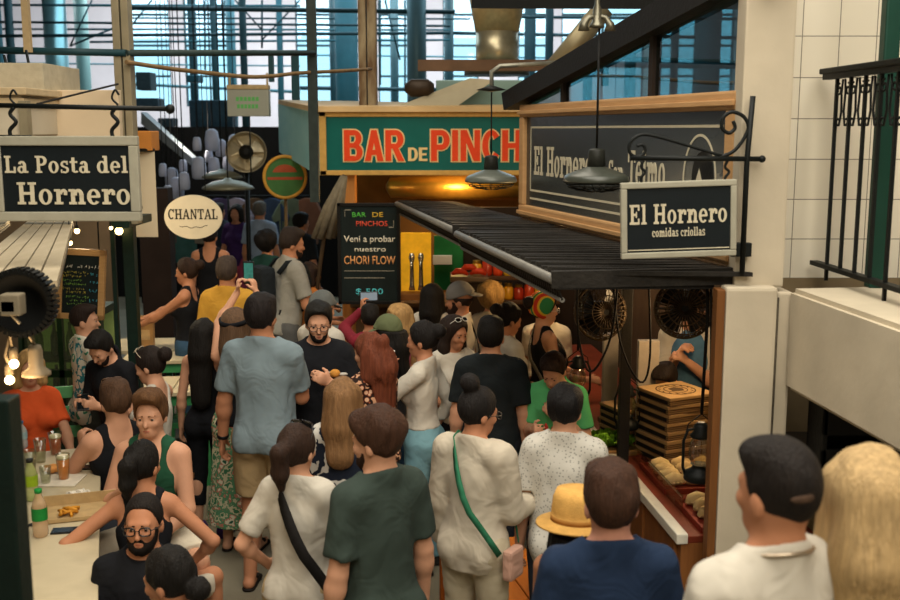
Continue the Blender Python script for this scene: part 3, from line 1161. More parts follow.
def make_hair(hair, hd, RH, N0, RT, res, child, male, seed, body, hat=None):
    style, c = hair[0], hair[1]
    hatp = []
    if hat is not None:
        nh = nrm(RH @ v3(0, -.18, 1))
        hatp = [(nh, float(nh @ hd(0, 0, hat)))]
    if style == 'none':
        return
    m = hair_mat(c)
    Q = [Pr('e', hd(0, -.012, .174), v3(.078, .097, .098), 0, 0, .02, R=RH)]
    nape = .085
    kn = nrm(RH @ v3(0, .81, -.587))
    hl = .068
    amp = .0055
    infl = .011
    n2 = RH @ v3(0, 0, -1)
    dn = v3(0, 0, -1)
    bk = RH @ v3(0, -1, 0)
    extra = []

    def c_(a, b, ra, rb, k=.03, fl=None):
        extra.append(Pr('c', v3(a), v3(b), ra, rb, k, '', fl))

    def e_(a, r, k=.03):
        extra.append(Pr('e', v3(a), v3(r), 0, 0, k, R=RH))
    if style == 'short':
        infl = .009
        hl = .073
        e_(hd(0, .01, .235), (.066, .085, .035))
    elif style == 'buzz':
        infl = .004
        hl = .080
        amp = .001
    elif style == 'fade':
        infl = .003
        hl = .074
        e_(hd(0, .015, .225), (.070, .088, .045), .02)
        amp = .003
    elif style == 'quiff':
        e_(hd(0, .03, .245), (.064, .07, .04))
        e_(hd(0, .065, .245), (.05, .035, .03))
    elif style == 'full':
        infl = .009
        hl = .068
        e_(hd(0, -.02, .20), (.081, .098, .072))
        e_(hd(0, .04, .222), (.066, .06, .045))
        nape = .06
        amp = .0085
    elif style == 'curly':
        infl = .026
        amp = .011
        nape = .05
        e_(hd(0, -.02, .20), (.10, .11, .09))
    elif style == 'bob':
        infl = .016
        nape = .0
        for q in (-1, 1):
            c_(hd(q * .07, -.01, .18), hd(q * .078, -.0, .05), .032, .03)
        c_(hd(0, -.06, .16), hd(0, -.075, .04), .075, .06)
    elif style in ('long', 'longwave'):
        ln = hair[2] if len(hair) > 2 else .34
        infl = .015
        nape = -.05
        w = .02 if style == 'longwave' else 0
        A, B = hd(0, -.06, .17), hd(0, -.085, .02)
        C = B + dn * ln + RT @ v3(0, -.035, 0)
        c_(A, B, .078, .078, .03, None)
        c_(B, C, .078 + w, .066 + w, .05, (nrm(RT @ v3(0, 1, 0)), .55))
        for q in (-1, 1):
            a = hd(q * .068, -.005, .19)
            b = hd(q * .080, -.012, .03)
            c_(a, b, .028, .032)
            if hair[3:] != ('back',):
                c_(b, b + dn * ln * .72 + RT @ v3(q * .012, .045, 0), .032, .024)
        amp = .006 if style == 'longwave' else .0035
    elif style in ('bun', 'highbun', 'lowbun'):
        nape = .055
        p = {'bun': (0, -.125, .20), 'highbun': (0, -.075, .29), 'lowbun': (0, -.125, .10)}[style]
        e_(hd(*p), (.045, .042, .042), .012)
        infl = .009
    elif style == 'pony':
        ln = hair[2] if len(hair) > 2 else .22
        nape = .06
        infl = .008
        a = hd(0, -.105, .20)
        b = hd(0, -.15, .17)
        d = b + v3(0, 0, -ln) + RT @ v3(0, .015, 0)
        c_(hd(0, -.095, .195), b, .026, .032, .015)
        c_(b, b + (d - b) * .6, .034, .032, .02)
        c_(b + (d - b) * .6, d, .032, .010, .02)
    elif style == 'halfup':
        ln = hair[2] if len(hair) > 2 else .28
        infl = .014
        nape = -.05
        B = hd(0, -.095, .05)
        c_(hd(0, -.06, .16), B, .075, .08, .03)
        c_(B, B + dn * ln, .082, .068, .05, (nrm(RT @ v3(0, 1, 0)), .6))
        for q in (-1, 1):
            c_(hd(q * .07, -.02, .13), hd(q * .08, -.02, .0), .026, .03)
        e_(hd(0, -.11, .22), (.05, .035, .035), .02)
        amp = .007
    face_cut = []
    if style in ('long', 'longwave', 'bob', 'halfup'):
        face_cut = [Pr('e', hd(0, .085, .10), v3(.062, .095, .115), 0, 0, 0, R=RH)]
        planes = []
        # hairline on the forehead only
        cut = [Pr('e', hd(0, .10, .15), v3(.058, .06, .058), 0, 0, 0, R=RH)]
        face_cut += cut
        child('hair', implicit(Q + extra, res, infl * .75, planes=hatp, balls=face_cut, noise=(amp * 1.5, 62, seed + 5, (1, 1, .2)), name='hair'), m)
        return
    fx = .026 if male else .018
    fc = [Pr('e', hd(o, .088, .122), v3(.052, .080, (.098 if male else .094) if style != 'buzz' else .106), 0, 0, 0, R=RH) for o in (-fx, 0, fx)]
    cap = implicit_parts(Q, extra, res, infl, kn, N0, hl, n2, nape, amp, seed, style, hatp, fc)
    child('hair', cap, m)


def implicit_parts(Q, extra, res, infl, kn, N0, hl, n2, nape, amp, seed, style, hatp=(), fc=()):
    planes = [(kn, float(kn @ N0) - hl + .012)] + list(hatp)
    c2 = float(n2 @ N0) - nape
    # the nape line trims only the cap; buns and tails hang free
    allp = [p for p in Q]
    for p in Q:
        p.k = .02
    hi = [p for p in extra]
    if style in ('pony', 'bun', 'lowbun', 'highbun'):
        cut = []
        return implicit(allp + hi, res, infl, planes=planes, balls=fc, noise=(amp, 60, seed + 5, (1, 1, .4)), name='hair') if style != 'short' else None
    return implicit(allp + hi, res, infl, planes=planes + [(n2, c2)], balls=fc, noise=(amp, 62, seed + 5, (1, 1, .45)), name='hair')


def make_glasses(spec, hd, RH, s, body, at=None):
    kind, col = spec
    bm = bmesh.new()
    up_ = at == 'head'

    def g(x, y, z):
        if up_:     # pushed up onto the hair
            c, sn = math.cos(math.radians(-52)), math.sin(math.radians(-52))
            y2, z2 = y - .0, z - .135
            yy, zz = y2 * c + z2 * sn, -y2 * sn + z2 * c
            return hd(x, yy - .012, zz + .182) * s
        return hd(x, y, z) * s
    for q in (-1, 1):
        pts = []
        for k in range(17):
            a = 2 * PI * k / 16
            rx, rz = (.024, .018)
            cx, sx = math.cos(a), math.sin(a)
            ex = math.copysign(abs(cx) ** .7, cx) * rx
            ez = math.copysign(abs(sx) ** .7, sx) * rz
            pts.append(g(q * .033 + ex, .112 - abs(q * .033 + ex) * .12, .139 + ez))
        tube(bm, pts, .0023 * s * (1.5 if kind == 'thick' else .9), 6, 0, cap=False)
        if kind == 'sun':
            bm.faces.new([bm.verts.new(p) for p in pts[:-1]]).material_index = 1
        tube(bm, [g(q * .056, .105, .143), g(q * .078, .06, .143), g(q * .080, -.005, .142)], .002 * s, 6, 0)
    tube(bm, [g(-.010, .112, .142), g(0, .116, .145), g(.010, .112, .142)], .002 * s, 6, 0)
    return obj('sunglasses' if kind == 'sun' else 'glasses', bm, [mat(col, .3, var=0, bump=0), mat('#14110f', .08, var=0, bump=0)], body)
# ------------------------------------------------------------------ the setting
def struct(name, me, m, parent=None, smooth=False):
    o = obj(name, me, m, parent, smooth=smooth)
    if parent is None:
        o['kind'] = 'structure'
    return o


AX = Vector((-.205, .979, 0)).normalized()       # direction the market aisle runs
NX = Vector((AX.y, -AX.x, 0))                    # to its right

M_plaster = mat('#beb29b', .75, var=.10, scale=3.0, bump=.25, bscale=14)
M_plaster2 = mat('#b9ad97', .75, var=.13, scale=2.2, bump=.3, bscale=10)
M_iron = mat('#101312', .5, var=.2, scale=30, bump=.1)
M_green = mat('#16261f', .5, var=.15, scale=20, bump=.05)
M_darkteal = mat('#1d3a40', .5, var=.15, scale=4, bump=.05)
M_teal = mat('#2f5c66', .45, var=.15, scale=3, bump=.05)
M_pale = mat('#bfbcbe', .8, var=.08, scale=1.2, bump=.05)
M_dark = mat('#141516', .8, var=.25, scale=5, bump=.1)

struct('floor', box((-14, -1.6, -.12), (9, 31.5, 0)), mat('#77705f', .55, var=.16, scale=2.2, bump=.12, bscale=30))
struct('ceiling', box((-14, -1.6, 7.2), (9, 31.5, 7.35)), mat('#56605f', .8, var=.1, scale=1))
struct('wall_left', box((-14.2, -1.6, 0), (-14, 31.5, 7.2)), M_pale)
struct('wall_right', box((9, -1.6, 0), (9.2, 31.5, 7.2)), M_pale)
struct('wall_front', box((-14, -1.8, 0), (9, -1.6, 7.2)), M_plaster)

# far wall with its tall windows
YB = 30.0
wins = [(-8.9, -7.8), (-7.4, -6.2), (-4.3, -3.0), (-2.0, -.9), (-.2, .8), (1.9, 2.8), (3.1, 5.4), (5.8, 7.9)]
ZW0, ZW1 = 3.35, 6.7
b = bmesh.new()
bx(b, (-14, YB, 0), (9, YB + .3, ZW0))
bx(b, (-14, YB, ZW1), (9, YB + .3, 7.2))
xs = [-14] + [q for w_ in wins for q in w_] + [9]
for i in range(0, len(xs), 2):
    bx(b, (xs[i], YB, ZW0), (xs[i + 1], YB + .3, ZW1))
struct('wall_back', b, M_pale)
for i, (a, c) in enumerate(wins):
    e = empty('window_%d' % (i + 1), ((a + c) / 2, YB, ZW0))
    e['kind'] = 'structure'
    w2 = (c - a) / 2
    b = bmesh.new()
    nx = max(1, int((c - a) / .8))
    for k in range(nx + 1):
        x = -w2 + 2 * w2 * k / nx
        bx(b, (x - .035, .02, 0), (x + .035, .14, ZW1 - ZW0))
    for k in range(5):
        z = (ZW1 - ZW0) * k / 4
        bx(b, (-w2, .03, z - .03), (w2, .13, z + .03))
    obj('window_frame', b, M_darkteal, e)
    obj('glass_pane', box((-w2, .07, 0), (w2, .08, ZW1 - ZW0)), glass_mat('#cfe6ee', .1), e)

# steel columns, beams and pipes of the hall
def pix_column(px, wpx, Y, m, z1=7.2, z0=0.0, rnd_=True):
    p = W(px, 130, Y)
    r = wpx / FPX * Y / 2
    bmc = bmesh.new()
    if rnd_:
        lathe(bmc, [(r, z0), (r, z1)], 18)
        lathe(bmc, [(r * 1.25, z1 - .5), (r * 1.25, z1 - .4)], 18)
    else:
        bx(bmc, (-r, -r, z0), (r, r, z1))
    o = struct('column', bmc, m)
    o.location = (p.x, Y, 0)
    return o


M_bluemetal = mat('#7fa9ae', .3, .7, var=.1, scale=2, bump=.02)
pix_column(61, 22, 22, M_bluemetal)
pix_column(87, 13, 24, mat('#6d8f8d', .5, var=.1, scale=2))
pix_column(16, 8, 20, M_darkteal)
pix_column(5, 7, 21, M_teal)
pix_column(196, 8, 23, M_darkteal)
pix_column(217, 6, 20, M_darkteal)
pix_column(234, 9, 24, M_teal)
pix_column(246, 7, 18, M_darkteal)
pix_column(282, 6, 22, M_teal)
pix_column(348, 22, 21, M_teal)
pix_column(334, 6, 24, M_darkteal)
pix_column(395, 8, 25, M_darkteal)
pix_column(417, 19, 17, mat('#4c666c', .45, .3, var=.12, scale=2, bump=.03))
pix_column(449, 9, 24, M_darkteal)
pix_column(529, 11, 22, M_darkteal)
pix_column(548, 8, 19, M_darkteal)
pix_column(705, 24, 22, M_darkteal)
pix_column(672, 8, 18, M_darkteal)


def pix_beam(name, p0, p1, rpx, m, flat=False, kind='structure'):
    a, c = W(*p0), W(*p1)
    r = rpx / FPX * (p0[2] + p1[2]) / 4
    bmb = bmesh.new()
    if flat:
        d = c - a
        Mx = frame_from(d).to_4x4()
        Mx.translation = a
        bx(bmb, (0, -r, -r), (d.length, r, r), M=Mx)
    else:
        tube(bmb, [a, c], r, 8)
    o = obj(name, bmb, m)
    if kind:
        o['kind'] = kind
    return o


for (p0, p1, w_, m_) in [
    ((0, 36, 19), (450, 33, 19), 3.2, M_darkteal), ((0, 22, 20), (450, 26, 20), 2.4, M_darkteal),
    ((130, 8, 17), (455, 12, 17), 4.5, M_darkteal), ((0, 5, 21), (300, 6, 21), 2.5, M_teal),
    ((0, 29, 23), (450, 30, 23), 2.0, M_teal), ((90, 42, 22), (450, 40, 22), 2.2, M_teal),
    ((130, 18, 22), (470, 19, 22), 1.8, M_darkteal), ((520, 17, 20), (740, 19, 20), 3.0, M_darkteal),
    ((450, 33, 24), (740, 38, 24), 3.5, M_darkteal), ((560, 64, 20), (740, 66, 20), 6.0, M_teal),
    ((0, 63, 26), (300, 66, 26), 1.6, M_teal), ((300, 55, 26), (560, 58, 26), 1.8, M_teal),
    ((300, 88, 24), (460, 90, 24), 4, M_darkteal), ((130, 84, 25), (300, 92, 25), 3, M_teal)]:
    pix_beam('beam', p0, p1, w_, m_)
for (p0, p1, w_) in [((92, 0, 20), (70, 46, 20), 1.6), ((152, 0, 18), (128, 30, 18), 1.6), ((116, 27, 21), (70, 46, 21), 2),
                     ((300, 0, 20), (262, 40, 20), 1.6), ((235, 0, 19), (262, 30, 19), 1.6), ((385, 0, 20), (400, 60, 20), 1.8),
                     ((205, 0, 21), (205, 70, 21), 1.8), ((224, 0, 20), (224, 60, 20), 1.5), ((262, 0, 21), (262, 48, 21), 2),
                     ((380, 0, 22), (380, 85, 22), 2.4), ((405, 0, 23), (405, 90, 23), 2)]:
    pix_beam('beam', p0, p1, w_, M_darkteal)

# dark stalls closing the far end of the aisle and the wall of the stall on the left
struct('partition', box((-8.5, 17.0, 0), (-1.6, 17.2, 2.75)), M_dark)
b = bmesh.new()
bx(b, (W(138, 200, 11).x, 11.0, 0), (W(168, 200, 11).x, 11.2, 2.1))
struct('partition', b, mat('#241a16', .8, var=.2, scale=4))
b = bmesh.new()
bx(b, (-6.5, 10.3, 0), (-3.35, 10.45, 2.25))
struct('partition', b, mat('#5a4c3c', .8, var=.2, scale=3))

# the plastered pillar, tiled wall and gallery on the right
YP = 4.55
b = bmesh.new()
bx(b, (1.245, YP, 2.02), (1.46, YP + .14, 7.2), .01)
bx(b, (1.36, YP + .1, 2.02), (1.46, YP + .5, 7.2))
bx(b, (1.19, YP - .08, 0), (1.415, YP + .03, 2.03), .015)
bx(b, (1.36, YP, 0), (1.415, YP + .5, 2.03))
bx(b, (1.432, YP - .02, 0), (1.50, YP + .5, 2.0), .01)
struct('column', b, M_plaster2)
crk = bmesh.new()
tube(crk, [(1.424, YP - .04, 1.98), (1.428, YP - .03, 1.5), (1.422, YP - .03, .9), (1.425, YP - .03, .1)], .009, 6)
struct('trim_1', crk, mat('#4b4438', .9, var=.3, scale=40))


def tile_material():
    m = bpy.data.materials.new('glazed_wall_tiles')
    m.use_nodes = True
    nt = m.node_tree
    bs = nt.nodes['Principled BSDF']
    bs.inputs['Roughness'].default_value = .35
    tc = nt.nodes.new('ShaderNodeTexCoord')
    sp = nt.nodes.new('ShaderNodeSeparateXYZ')
    cb = nt.nodes.new('ShaderNodeCombineXYZ')
    nt.links.new(tc.outputs['Object'], sp.inputs[0])
    nt.links.new(sp.outputs['X'], cb.inputs['X'])
    nt.links.new(sp.outputs['Z'], cb.inputs['Y'])
    br = nt.nodes.new('ShaderNodeTexBrick')
    br.offset = 0
    br.inputs['Scale'].default_value = 1
    br.inputs['Mortar Size'].default_value = .0022
    br.inputs['Brick Width'].default_value = .172
    br.inputs['Row Height'].default_value = .188
    br.inputs['Color1'].default_value = lin('#ddd5c2')
    br.inputs['Color2'].default_value = lin('#d5ccb8')
    br.inputs['Mortar'].default_value = lin('#6f675a')
    nt.links.new(cb.outputs[0], br.inputs['Vector'])
    nt.links.new(br.outputs['Color'], bs.inputs['Base Color'])
    return m


YT = 4.98
o = struct('wall_tiled', box((-.02, 0, 0), (3.5, .2, 5.2)), tile_material())
o.location = (1.455, YT, 2.0)
struct('wall_lower', box((1.5, YT, 0), (5, YT + .2, 2.0)), mat('#7a6a50', .85, var=.25, scale=3))
# gallery slab with its plastered fascia
f0, f1 = Vector((1.48, YP - .02, 0)), Vector((1.72, 2.3, 0))
b = bmesh.new()
slab4(b, [(f0.x, f0.y, 1.57), (f1.x, f1.y, 1.57), (5, 2.3, 1.57), (5, YT, 1.57)], (0, 0, .45))
bmesh.ops.bevel(b, geom=[e for e in b.edges], offset=.02, segments=2, affect='EDGES')
struct('gallery_slab', b, M_plaster)

# step that the two nearest people stand on
struct('stair_landing', box((.15, .5, 0), (1.6, 2.78, .28), .01), mat('#6d6657', .7, var=.15, scale=5))

# railing of the gallery
rail = empty('gallery_railing', (1.716, 4.86, 2.02), 0, 'black wrought iron railing with scrolls on the plastered gallery edge', 'railing')
rd = Vector((.04, -.79, 0)).normalized()
Mr = frame_from(rd).to_4x4()
b = bmesh.new()
bx(b, (-.04, -.03, .93), (2.3, .03, .955), .006, M=Mr)
bx(b, (-.02, -.02, .905), (2.3, .02, .93), M=Mr)
obj('handrail', b, M_iron, rail)
b = bmesh.new()
bx(b, (-.05, -.02, .055), (2.3, .02, .075), M=Mr)
obj('bottom_rail', b, M_iron, rail)
for k in range(16):
    x = .10 + k * .145
    b = bmesh.new()
    bx(b, (x - .007, -.007, 0 if k % 4 == 0 else .06), (x + .007, .007, .92), M=Mr)
    obj('baluster', b, M_iron, rail)


def spiral(c, r0, r1, a0, a1, n=22):
    return [(c[0] + (r0 + (r1 - r0) * i / n) * math.cos(math.radians(a0 + (a1 - a0) * i / n)), c[1] + (r0 + (r1 - r0) * i / n) * math.sin(math.radians(a0 + (a1 - a0) * i / n))) for i in range(n + 1)]


for k in range(15):
    x = .10 + (k + .5) * .145
    b = bmesh.new()
    for q in (-1, 1):
        pts = [(x + q * .012, .90), (x + q * .02, .84), (x + q * .012, .76), (x + q * .03, .70)] + [(x + q * (.045 + .016 * math.cos(t)), .715 + .016 * math.sin(t)) for t in (-1.2, 0, 1.2, 2.4)]
        tube(b, [Mr @ Vector((p[0], 0, p[1])) for p in pts], .005, 6)
        sp_ = spiral((x + q * .045, .855), .028, .008, 90, 90 - q * 420)
        tube(b, [Mr @ Vector((p[0], 0, p[1])) for p in sp_], .0045, 6)
    obj('scroll', b, M_iron, rail)
b = bmesh.new()
p = W(880, 190, 4.55)
bx(b, (p.x - .033, p.y - .033, 2.02), (p.x + .033, p.y + .033, 7.2), .008)
struct('column', b, mat('#15392e', .4, var=.1, scale=8))

# wooden post against the pillar
b = bmesh.new()
bx(b, (1.152, 4.47, 0), (1.188, 4.55, 2.02), .005)
struct('post', b, wood('#5e3a1d', '#7d5028', 5, stretch=(14, 14, 1)))
# ------------------------------------------------------------------ signs
M_signwhite = mat('#9b9786', .6, var=.08, scale=12)
M_signblack = mat('#10171a', .55, var=.1, scale=10, bump=.05)
M_cream = mat('#c6bca2', .6, var=.05, scale=20, bump=.03)
M_pine = wood('#a97f4c', '#c39a66', 7, .5, stretch=(1, 1, 10))
M_pineh = wood('#a87e50', '#c69c6c', 3, .5, stretch=(2, 2, 12))
M_chalk = mat('#17201f', .8, var=.2, scale=6, bump=.08)


def hanging_sign(name, label, x0, x1, yt, yb, Y, border, lines):
    """framed double-sided board facing the aisle's near end"""
    a, c = W(x0, (yt + yb) / 2, Y), W(x1, (yt + yb) / 2, Y)
    zt, zb = W((x0 + x1) / 2, yt, Y).z, W((x0 + x1) / 2, yb, Y).z
    w, h = c.x - a.x, zt - zb
    e = empty(name, (a.x, Y, zb), 0, label, 'sign')
    t = border
    b_ = bmesh.new()
    for lo, hi in (((0, -.018, 0), (w, .018, t)), ((0, -.018, h - t), (w, .018, h)), ((0, -.018, t), (t, .018, h - t)), ((w - t, -.018, t), (w, .018, h - t))):
        bx(b_, lo, hi, .005)
    obj('sign_frame', b_, M_signwhite, e)
    obj('sign_panel', box((t * .9, -.008, t * .9), (w - t * .9, .008, h - t * .9)), M_signblack, e)
    M_ = plane_mat((0, -.0085, 0), (1, 0, 0), (0, 0, 1))
    for txt, u0, u1, v0, vh in lines:
        b_ = bmesh.new()
        if txt == '-':
            prism(b_, [(u0 * w, v0 * h), (u1 * w, v0 * h), (u1 * w, v0 * h + vh * h), (u0 * w, v0 * h + vh * h)], 0, .002, 0, M_)
        else:
            slab_text(b_, txt, u0 * w, v0 * h, vh * h, .003, M_, width=(u1 - u0) * w)
        obj('ruled_line' if txt == '-' else 'lettering', b_, M_cream, e)
    return e, w, h


YS = 4.5
sg, w_, h_ = hanging_sign('hanging_sign', 'small black hanging sign reading El Hornero comidas criollas on the iron bracket', 622, 737, 183, 259, YS, .026,
                          [('El Hornero', .075, .925, .45, .26), ('comidas criollas', .27, .73, .28, .115), ('-', .06, .94, .105, .012)])
sg.rotation_euler = (0, math.radians(-2.0), 0)
sg2, w_, h_ = hanging_sign('hanging_sign', 'large black hanging sign reading La Posta del Hornero on a rod', -6, 140, 136, 221, 4.7, .042,
                           [('La Posta del', .085, .93, .57, .20), ('Hornero', .16, .94, .20, .26), ('-', .10, .93, .085, .012)])

# bracket of the small sign
br = empty('sign_bracket', (0, 0, 0), 0, 'black wrought iron scroll bracket fixed to the plaster pillar', 'bracket')


def wp(px, py, Y=YS):
    return W(px, py, Y)


b = bmesh.new()
tube(b, [wp(753, 96), wp(747, 160), wp(742, 274)], .012, 8)
bx(b, wp(738, 250) - Vector((.03, .0, .03)), wp(738, 250) + Vector((.06, .035, .03)), .004)
obj('wall_bar', b, M_iron, br)
b = bmesh.new()
tube(b, [wp(630, 158), wp(762, 159)], .011, 8)
ball(b, wp(762, 159), .016, 10)
obj('arm', b, M_iron, br)
b = bmesh.new()
tube(b, crm([wp(718, 158), wp(735, 150), wp(748, 130), wp(744, 117), wp(732, 112), wp(723, 118), wp(722, 128), wp(729, 133), wp(735, 128), wp(733, 121)]), .008, 8)
obj('scroll', b, M_iron, br)
b = bmesh.new()
tube(b, crm([wp(722, 156), wp(690, 146), wp(655, 136), wp(640, 135), wp(630, 143), wp(630, 153), wp(638, 157), wp(645, 152), wp(643, 145), wp(637, 146)]), .007, 8)
obj('scroll', b, M_iron, br)
for px in (644, 728):
    b = bmesh.new()
    tube(b, crm([wp(px, 160), wp(px - 3, 167), wp(px + 1, 172), wp(px - 3, 178), wp(px - 2, 185)]), .006, 8)
    obj('hook', b, M_iron, br)

# rod of the large sign, with its hooks
rod = empty('sign_rod', (0, 0, 0), 0, 'thin black rod with ball end carrying the La Posta sign', 'rod')
b = bmesh.new()
tube(b, [W(-20, 105, 4.72), W(170, 109, 4.72)], .011, 8)
obj('bar', b, M_iron, rod)
b = bmesh.new()
ball(b, W(170, 109, 4.72), .022, 12)
obj('ball_end', b, M_iron, rod)
for px in (14, 116):
    b = bmesh.new()
    tube(b, crm([W(px, 107, 4.72), W(px - 4, 114, 4.72), W(px + 2, 122, 4.72), W(px - 4, 130, 4.72), W(px - 3, 138, 4.72)]), .009, 8)
    tube(b, crm([W(px + 2, 105, 4.72), W(px - 4, 98, 4.72), W(px - 1, 90, 4.72), W(px + 3, 95, 4.72)]), .005, 8)
    obj('hook', b, M_iron, rod)

# the long framed blackboard over the stall
P0 = W(522, 213, 7.4)
P1 = W(734, 270, 4.66)
dv = Vector((P1.x - P0.x, P1.y - P0.y, 0))
LB = dv.length
zb0 = (P0.z + P1.z) / 2
ztop = (W(522, 97, 7.4).z + W(738, 103, 4.66).z) / 2
HB = ztop - zb0
Mb = plane_mat((P0.x, P0.y, zb0), dv, (0, 0, 1))
bb = empty('framed_blackboard', (P0.x, P0.y, zb0), math.atan2(dv.y, dv.x), 'long pine-framed blackboard sign reading El Hornero de San Telmo above the awning', 'sign')
fw = .085
b = bmesh.new()
for lo, hi in (((0, -.03, 0), (LB, .05, fw)), ((0, -.03, HB - fw), (LB, .05, HB))):
    bx(b, lo, hi, .012)
    bx(b, (lo[0], -.045, lo[2] + .02), (hi[0], -.03, lo[2] + .045), .004)
for x in (0, LB - fw):
    bx(b, (x, -.03, fw * .98), (x + fw, .05, HB - fw * .98), .012)
obj('pine_frame', b, M_pineh, bb)
obj('board', box((fw * .9, .0, fw * .9), (LB - fw * .9, .02, HB - fw * .9)), mat('#303433', .22, var=.12, scale=2.5, bump=.02), bb)
Mt = plane_mat((0, -.001, 0), (1, 0, 0), (0, 0, 1))
b = bmesh.new()


def rect_line(b, u0, v0, u1, v1, M=Mt):
    prism(b, [(u0, v0), (u1, v0), (u1, v1), (u0, v1)], 0, .002, 0, M)


rect_line(b, fw + .08, HB - fw - .075, LB - fw - .05, HB - fw - .062)
rect_line(b, fw + .08, fw + .10, LB - fw - .05, fw + .113)
rect_line(b, fw + .08, fw + .045, LB - fw - .05, fw + .058)
rect_line(b, fw + .08, fw + .10, fw + .092, HB - fw - .062)
slab_text(b, 'El Hornero', .24, .30, .19, .002, Mt, width=.98)
slab_text(b, 'de San', 1.30, .31, .12, .002, Mt, width=.36)
slab_text(b, 'Telmo', 1.72, .30, .19, .002, Mt, width=.44)
o_, i_ = ring_poly(2.50, .36, .16, .22, .012, .012, -20, 200, 30)
for k in range(len(o_) - 1):
    prism(b, [o_[k], o_[k + 1], i_[k + 1], i_[k]], 0, .002, 0, Mt)
rect_line(b, 2.32, .27, 2.68, .28)
prism(b, [(2.46, .28), (2.54, .28), (2.53, .36), (2.50, .42), (2.47, .36)], 0, .002, 0, Mt)
obj('lettering', b, M_cream, bb)
b = bmesh.new()
prism(b, arc_pts(2.53, .38, .10, .12, 0, 345, 24), 0, .0015, 0, Mt)
obj('emblem', b, mat('#0c0d0d', .5, var=0), bb)

# glazed gable above it
gz = empty('glazed_screen', (P0.x, P0.y, ztop), math.atan2(dv.y, dv.x), 'dark steel glazed screen above the pine-framed blackboard', 'glazing')
def rake(u):
    return max(.0, .015 + (u + .2) * .142)


for x in (.72, 1.95, LB - .03):
    obj('mullion', box((x - .022, 0, 0), (x + .022, .05, rake(x))), mat('#2a211b', .6), gz)
b = bmesh.new()
slab4(b, [(-.25, -.06, -.03), (LB + .25, -.06, rake(LB + .25) - .01), (LB + .25, -.06, rake(LB + .25) + .13), (-.3, -.06, .09)], (0, .12, 0))
obj('raking_beam', b, mat('#181512', .6), gz)
b = bmesh.new()
prism(b, [(0, 0), (LB, 0), (LB, rake(LB)), (0, rake(0))], -.026, -.02, 0, plane_mat((0, 0, 0), (1, 0, 0), (0, 0, 1)))
obj('glass', b, glass_mat('#9fc0c4', .14, .02), gz)
pix_beam('beam', (476, 3, 8.2), (752, 1, 5.4), 12, mat('#1b1b18', .6, var=.1), flat=True)

# ------------------------------------------------------------------ slatted awning of the stall
M_slat = mat('#24211d', .6, var=.3, scale=20, bump=.3)
M_rail = mat('#77746d', .5, .3, var=.1, scale=12)


def awning(label, pA, pB, nsl):
    """eave from pA (far) to pB (near); runs back to the blackboard"""
    e = empty('slatted_awning', (0, 0, 0), 0, label, 'awning', 'awnings over the stall')
    A_, B_ = Vector(pA), Vector(pB)

    def back(p):          # foot of the board plane at the same distance along the aisle
        t = (p.y - P0.y) / dv.y
        q = Vector((P0.x + dv.x * t, p.y, zb0 - .03))
        q.y += .0
        return q
    b_ = bmesh.new()
    d = (B_ - A_)
    for k in range(nsl):
        t = (k + .2) / nsl
        t2 = (k + .8) / nsl
        a0, a1 = A_ + d * t, A_ + d * t2
        c0, c1 = back(a0 + Vector((0, -.1, 0))), back(a1 + Vector((0, -.1, 0)))
        zz = .012 * (k % 2) + rnd.uniform(-.006, .006)
        slab4(b_, [a0 + Vector((0, 0, zz)), a1 + Vector((0, 0, zz)), c1, c0], (0, 0, .018))
    obj('slats', b_, M_slat, e)
    b_ = bmesh.new()
    slab4(b_, [A_ + Vector((0, 0, -.02)), B_ + Vector((0, 0, -.02)), back(B_) + Vector((0, 0, -.02)), back(A_) + Vector((0, 0, -.02))], (0, 0, -.006))
    obj('backing', b_, mat('#15130f', .8), e)
    b_ = bmesh.new()
    tube(b_, [A_ + Vector((0, 0, -.012)), B_ + Vector((0, 0, -.012))], .024, 10)
    obj('front_rail', b_, M_rail, e)
    b_ = bmesh.new()
    dn = Vector((.03, 0, -.10))
    tube(b_, [A_ + dn, B_ + dn], .012, 8)
    obj('lower_rail', b_, M_rail, e)
    b_ = bmesh.new()
    n = int(d.length / .035)
    for k in range(n):
        p = A_ + d * (k / n)
        q = A_ + d * ((k + 1.6) / n) if k < n - 2 else A_ + d
        tube(b_, [p, q + dn], .006, 4)
        tube(b_, [q, p + dn], .006, 4)
    obj('lattice_skirt', b_, M_slat, e)
    b_ = bmesh.new()
    for p in (B_,):
        bb0 = back(p)
        Mx = frame_from(bb0 - p).to_4x4()
        Mx.translation = p
        bx(b_, (-.02, -.02, -.045), ((bb0 - p).length, .02, .03), M=Mx)
    obj('end_bar', b_, M_slat, e)
    return e


eA, eB, eC = W(397, 205, 9.2), W(457, 232, 6.75), W(556, 277, 4.6)
zE = .5 * (eB.z + eC.z)
awning('far slatted dark awning with grey rail beside the hanging chalkboard', (eA.x, eA.y, zE + .02), (eB.x - .01, eB.y + .05, zE + .01), 46)
awning('near slatted dark awning with grey rail under the El Hornero blackboard', (eB.x, eB.y - .05, zE), (eC.x, eC.y, zE), 44)
for q in (0, 1):
    pass
# the dark front bar closing the awning against the pillar
b = bmesh.new()
Mx = frame_from(Vector((1.16, 4.62, 0)) - Vector((eC.x, eC.y, 0))).to_4x4()
Mx.translation = Vector((eC.x, eC.y, zE - .02))
bx(b, (0, -.02, -.03), (.70, .02, .04), M=Mx)
struct('beam', b, mat('#171512', .6))

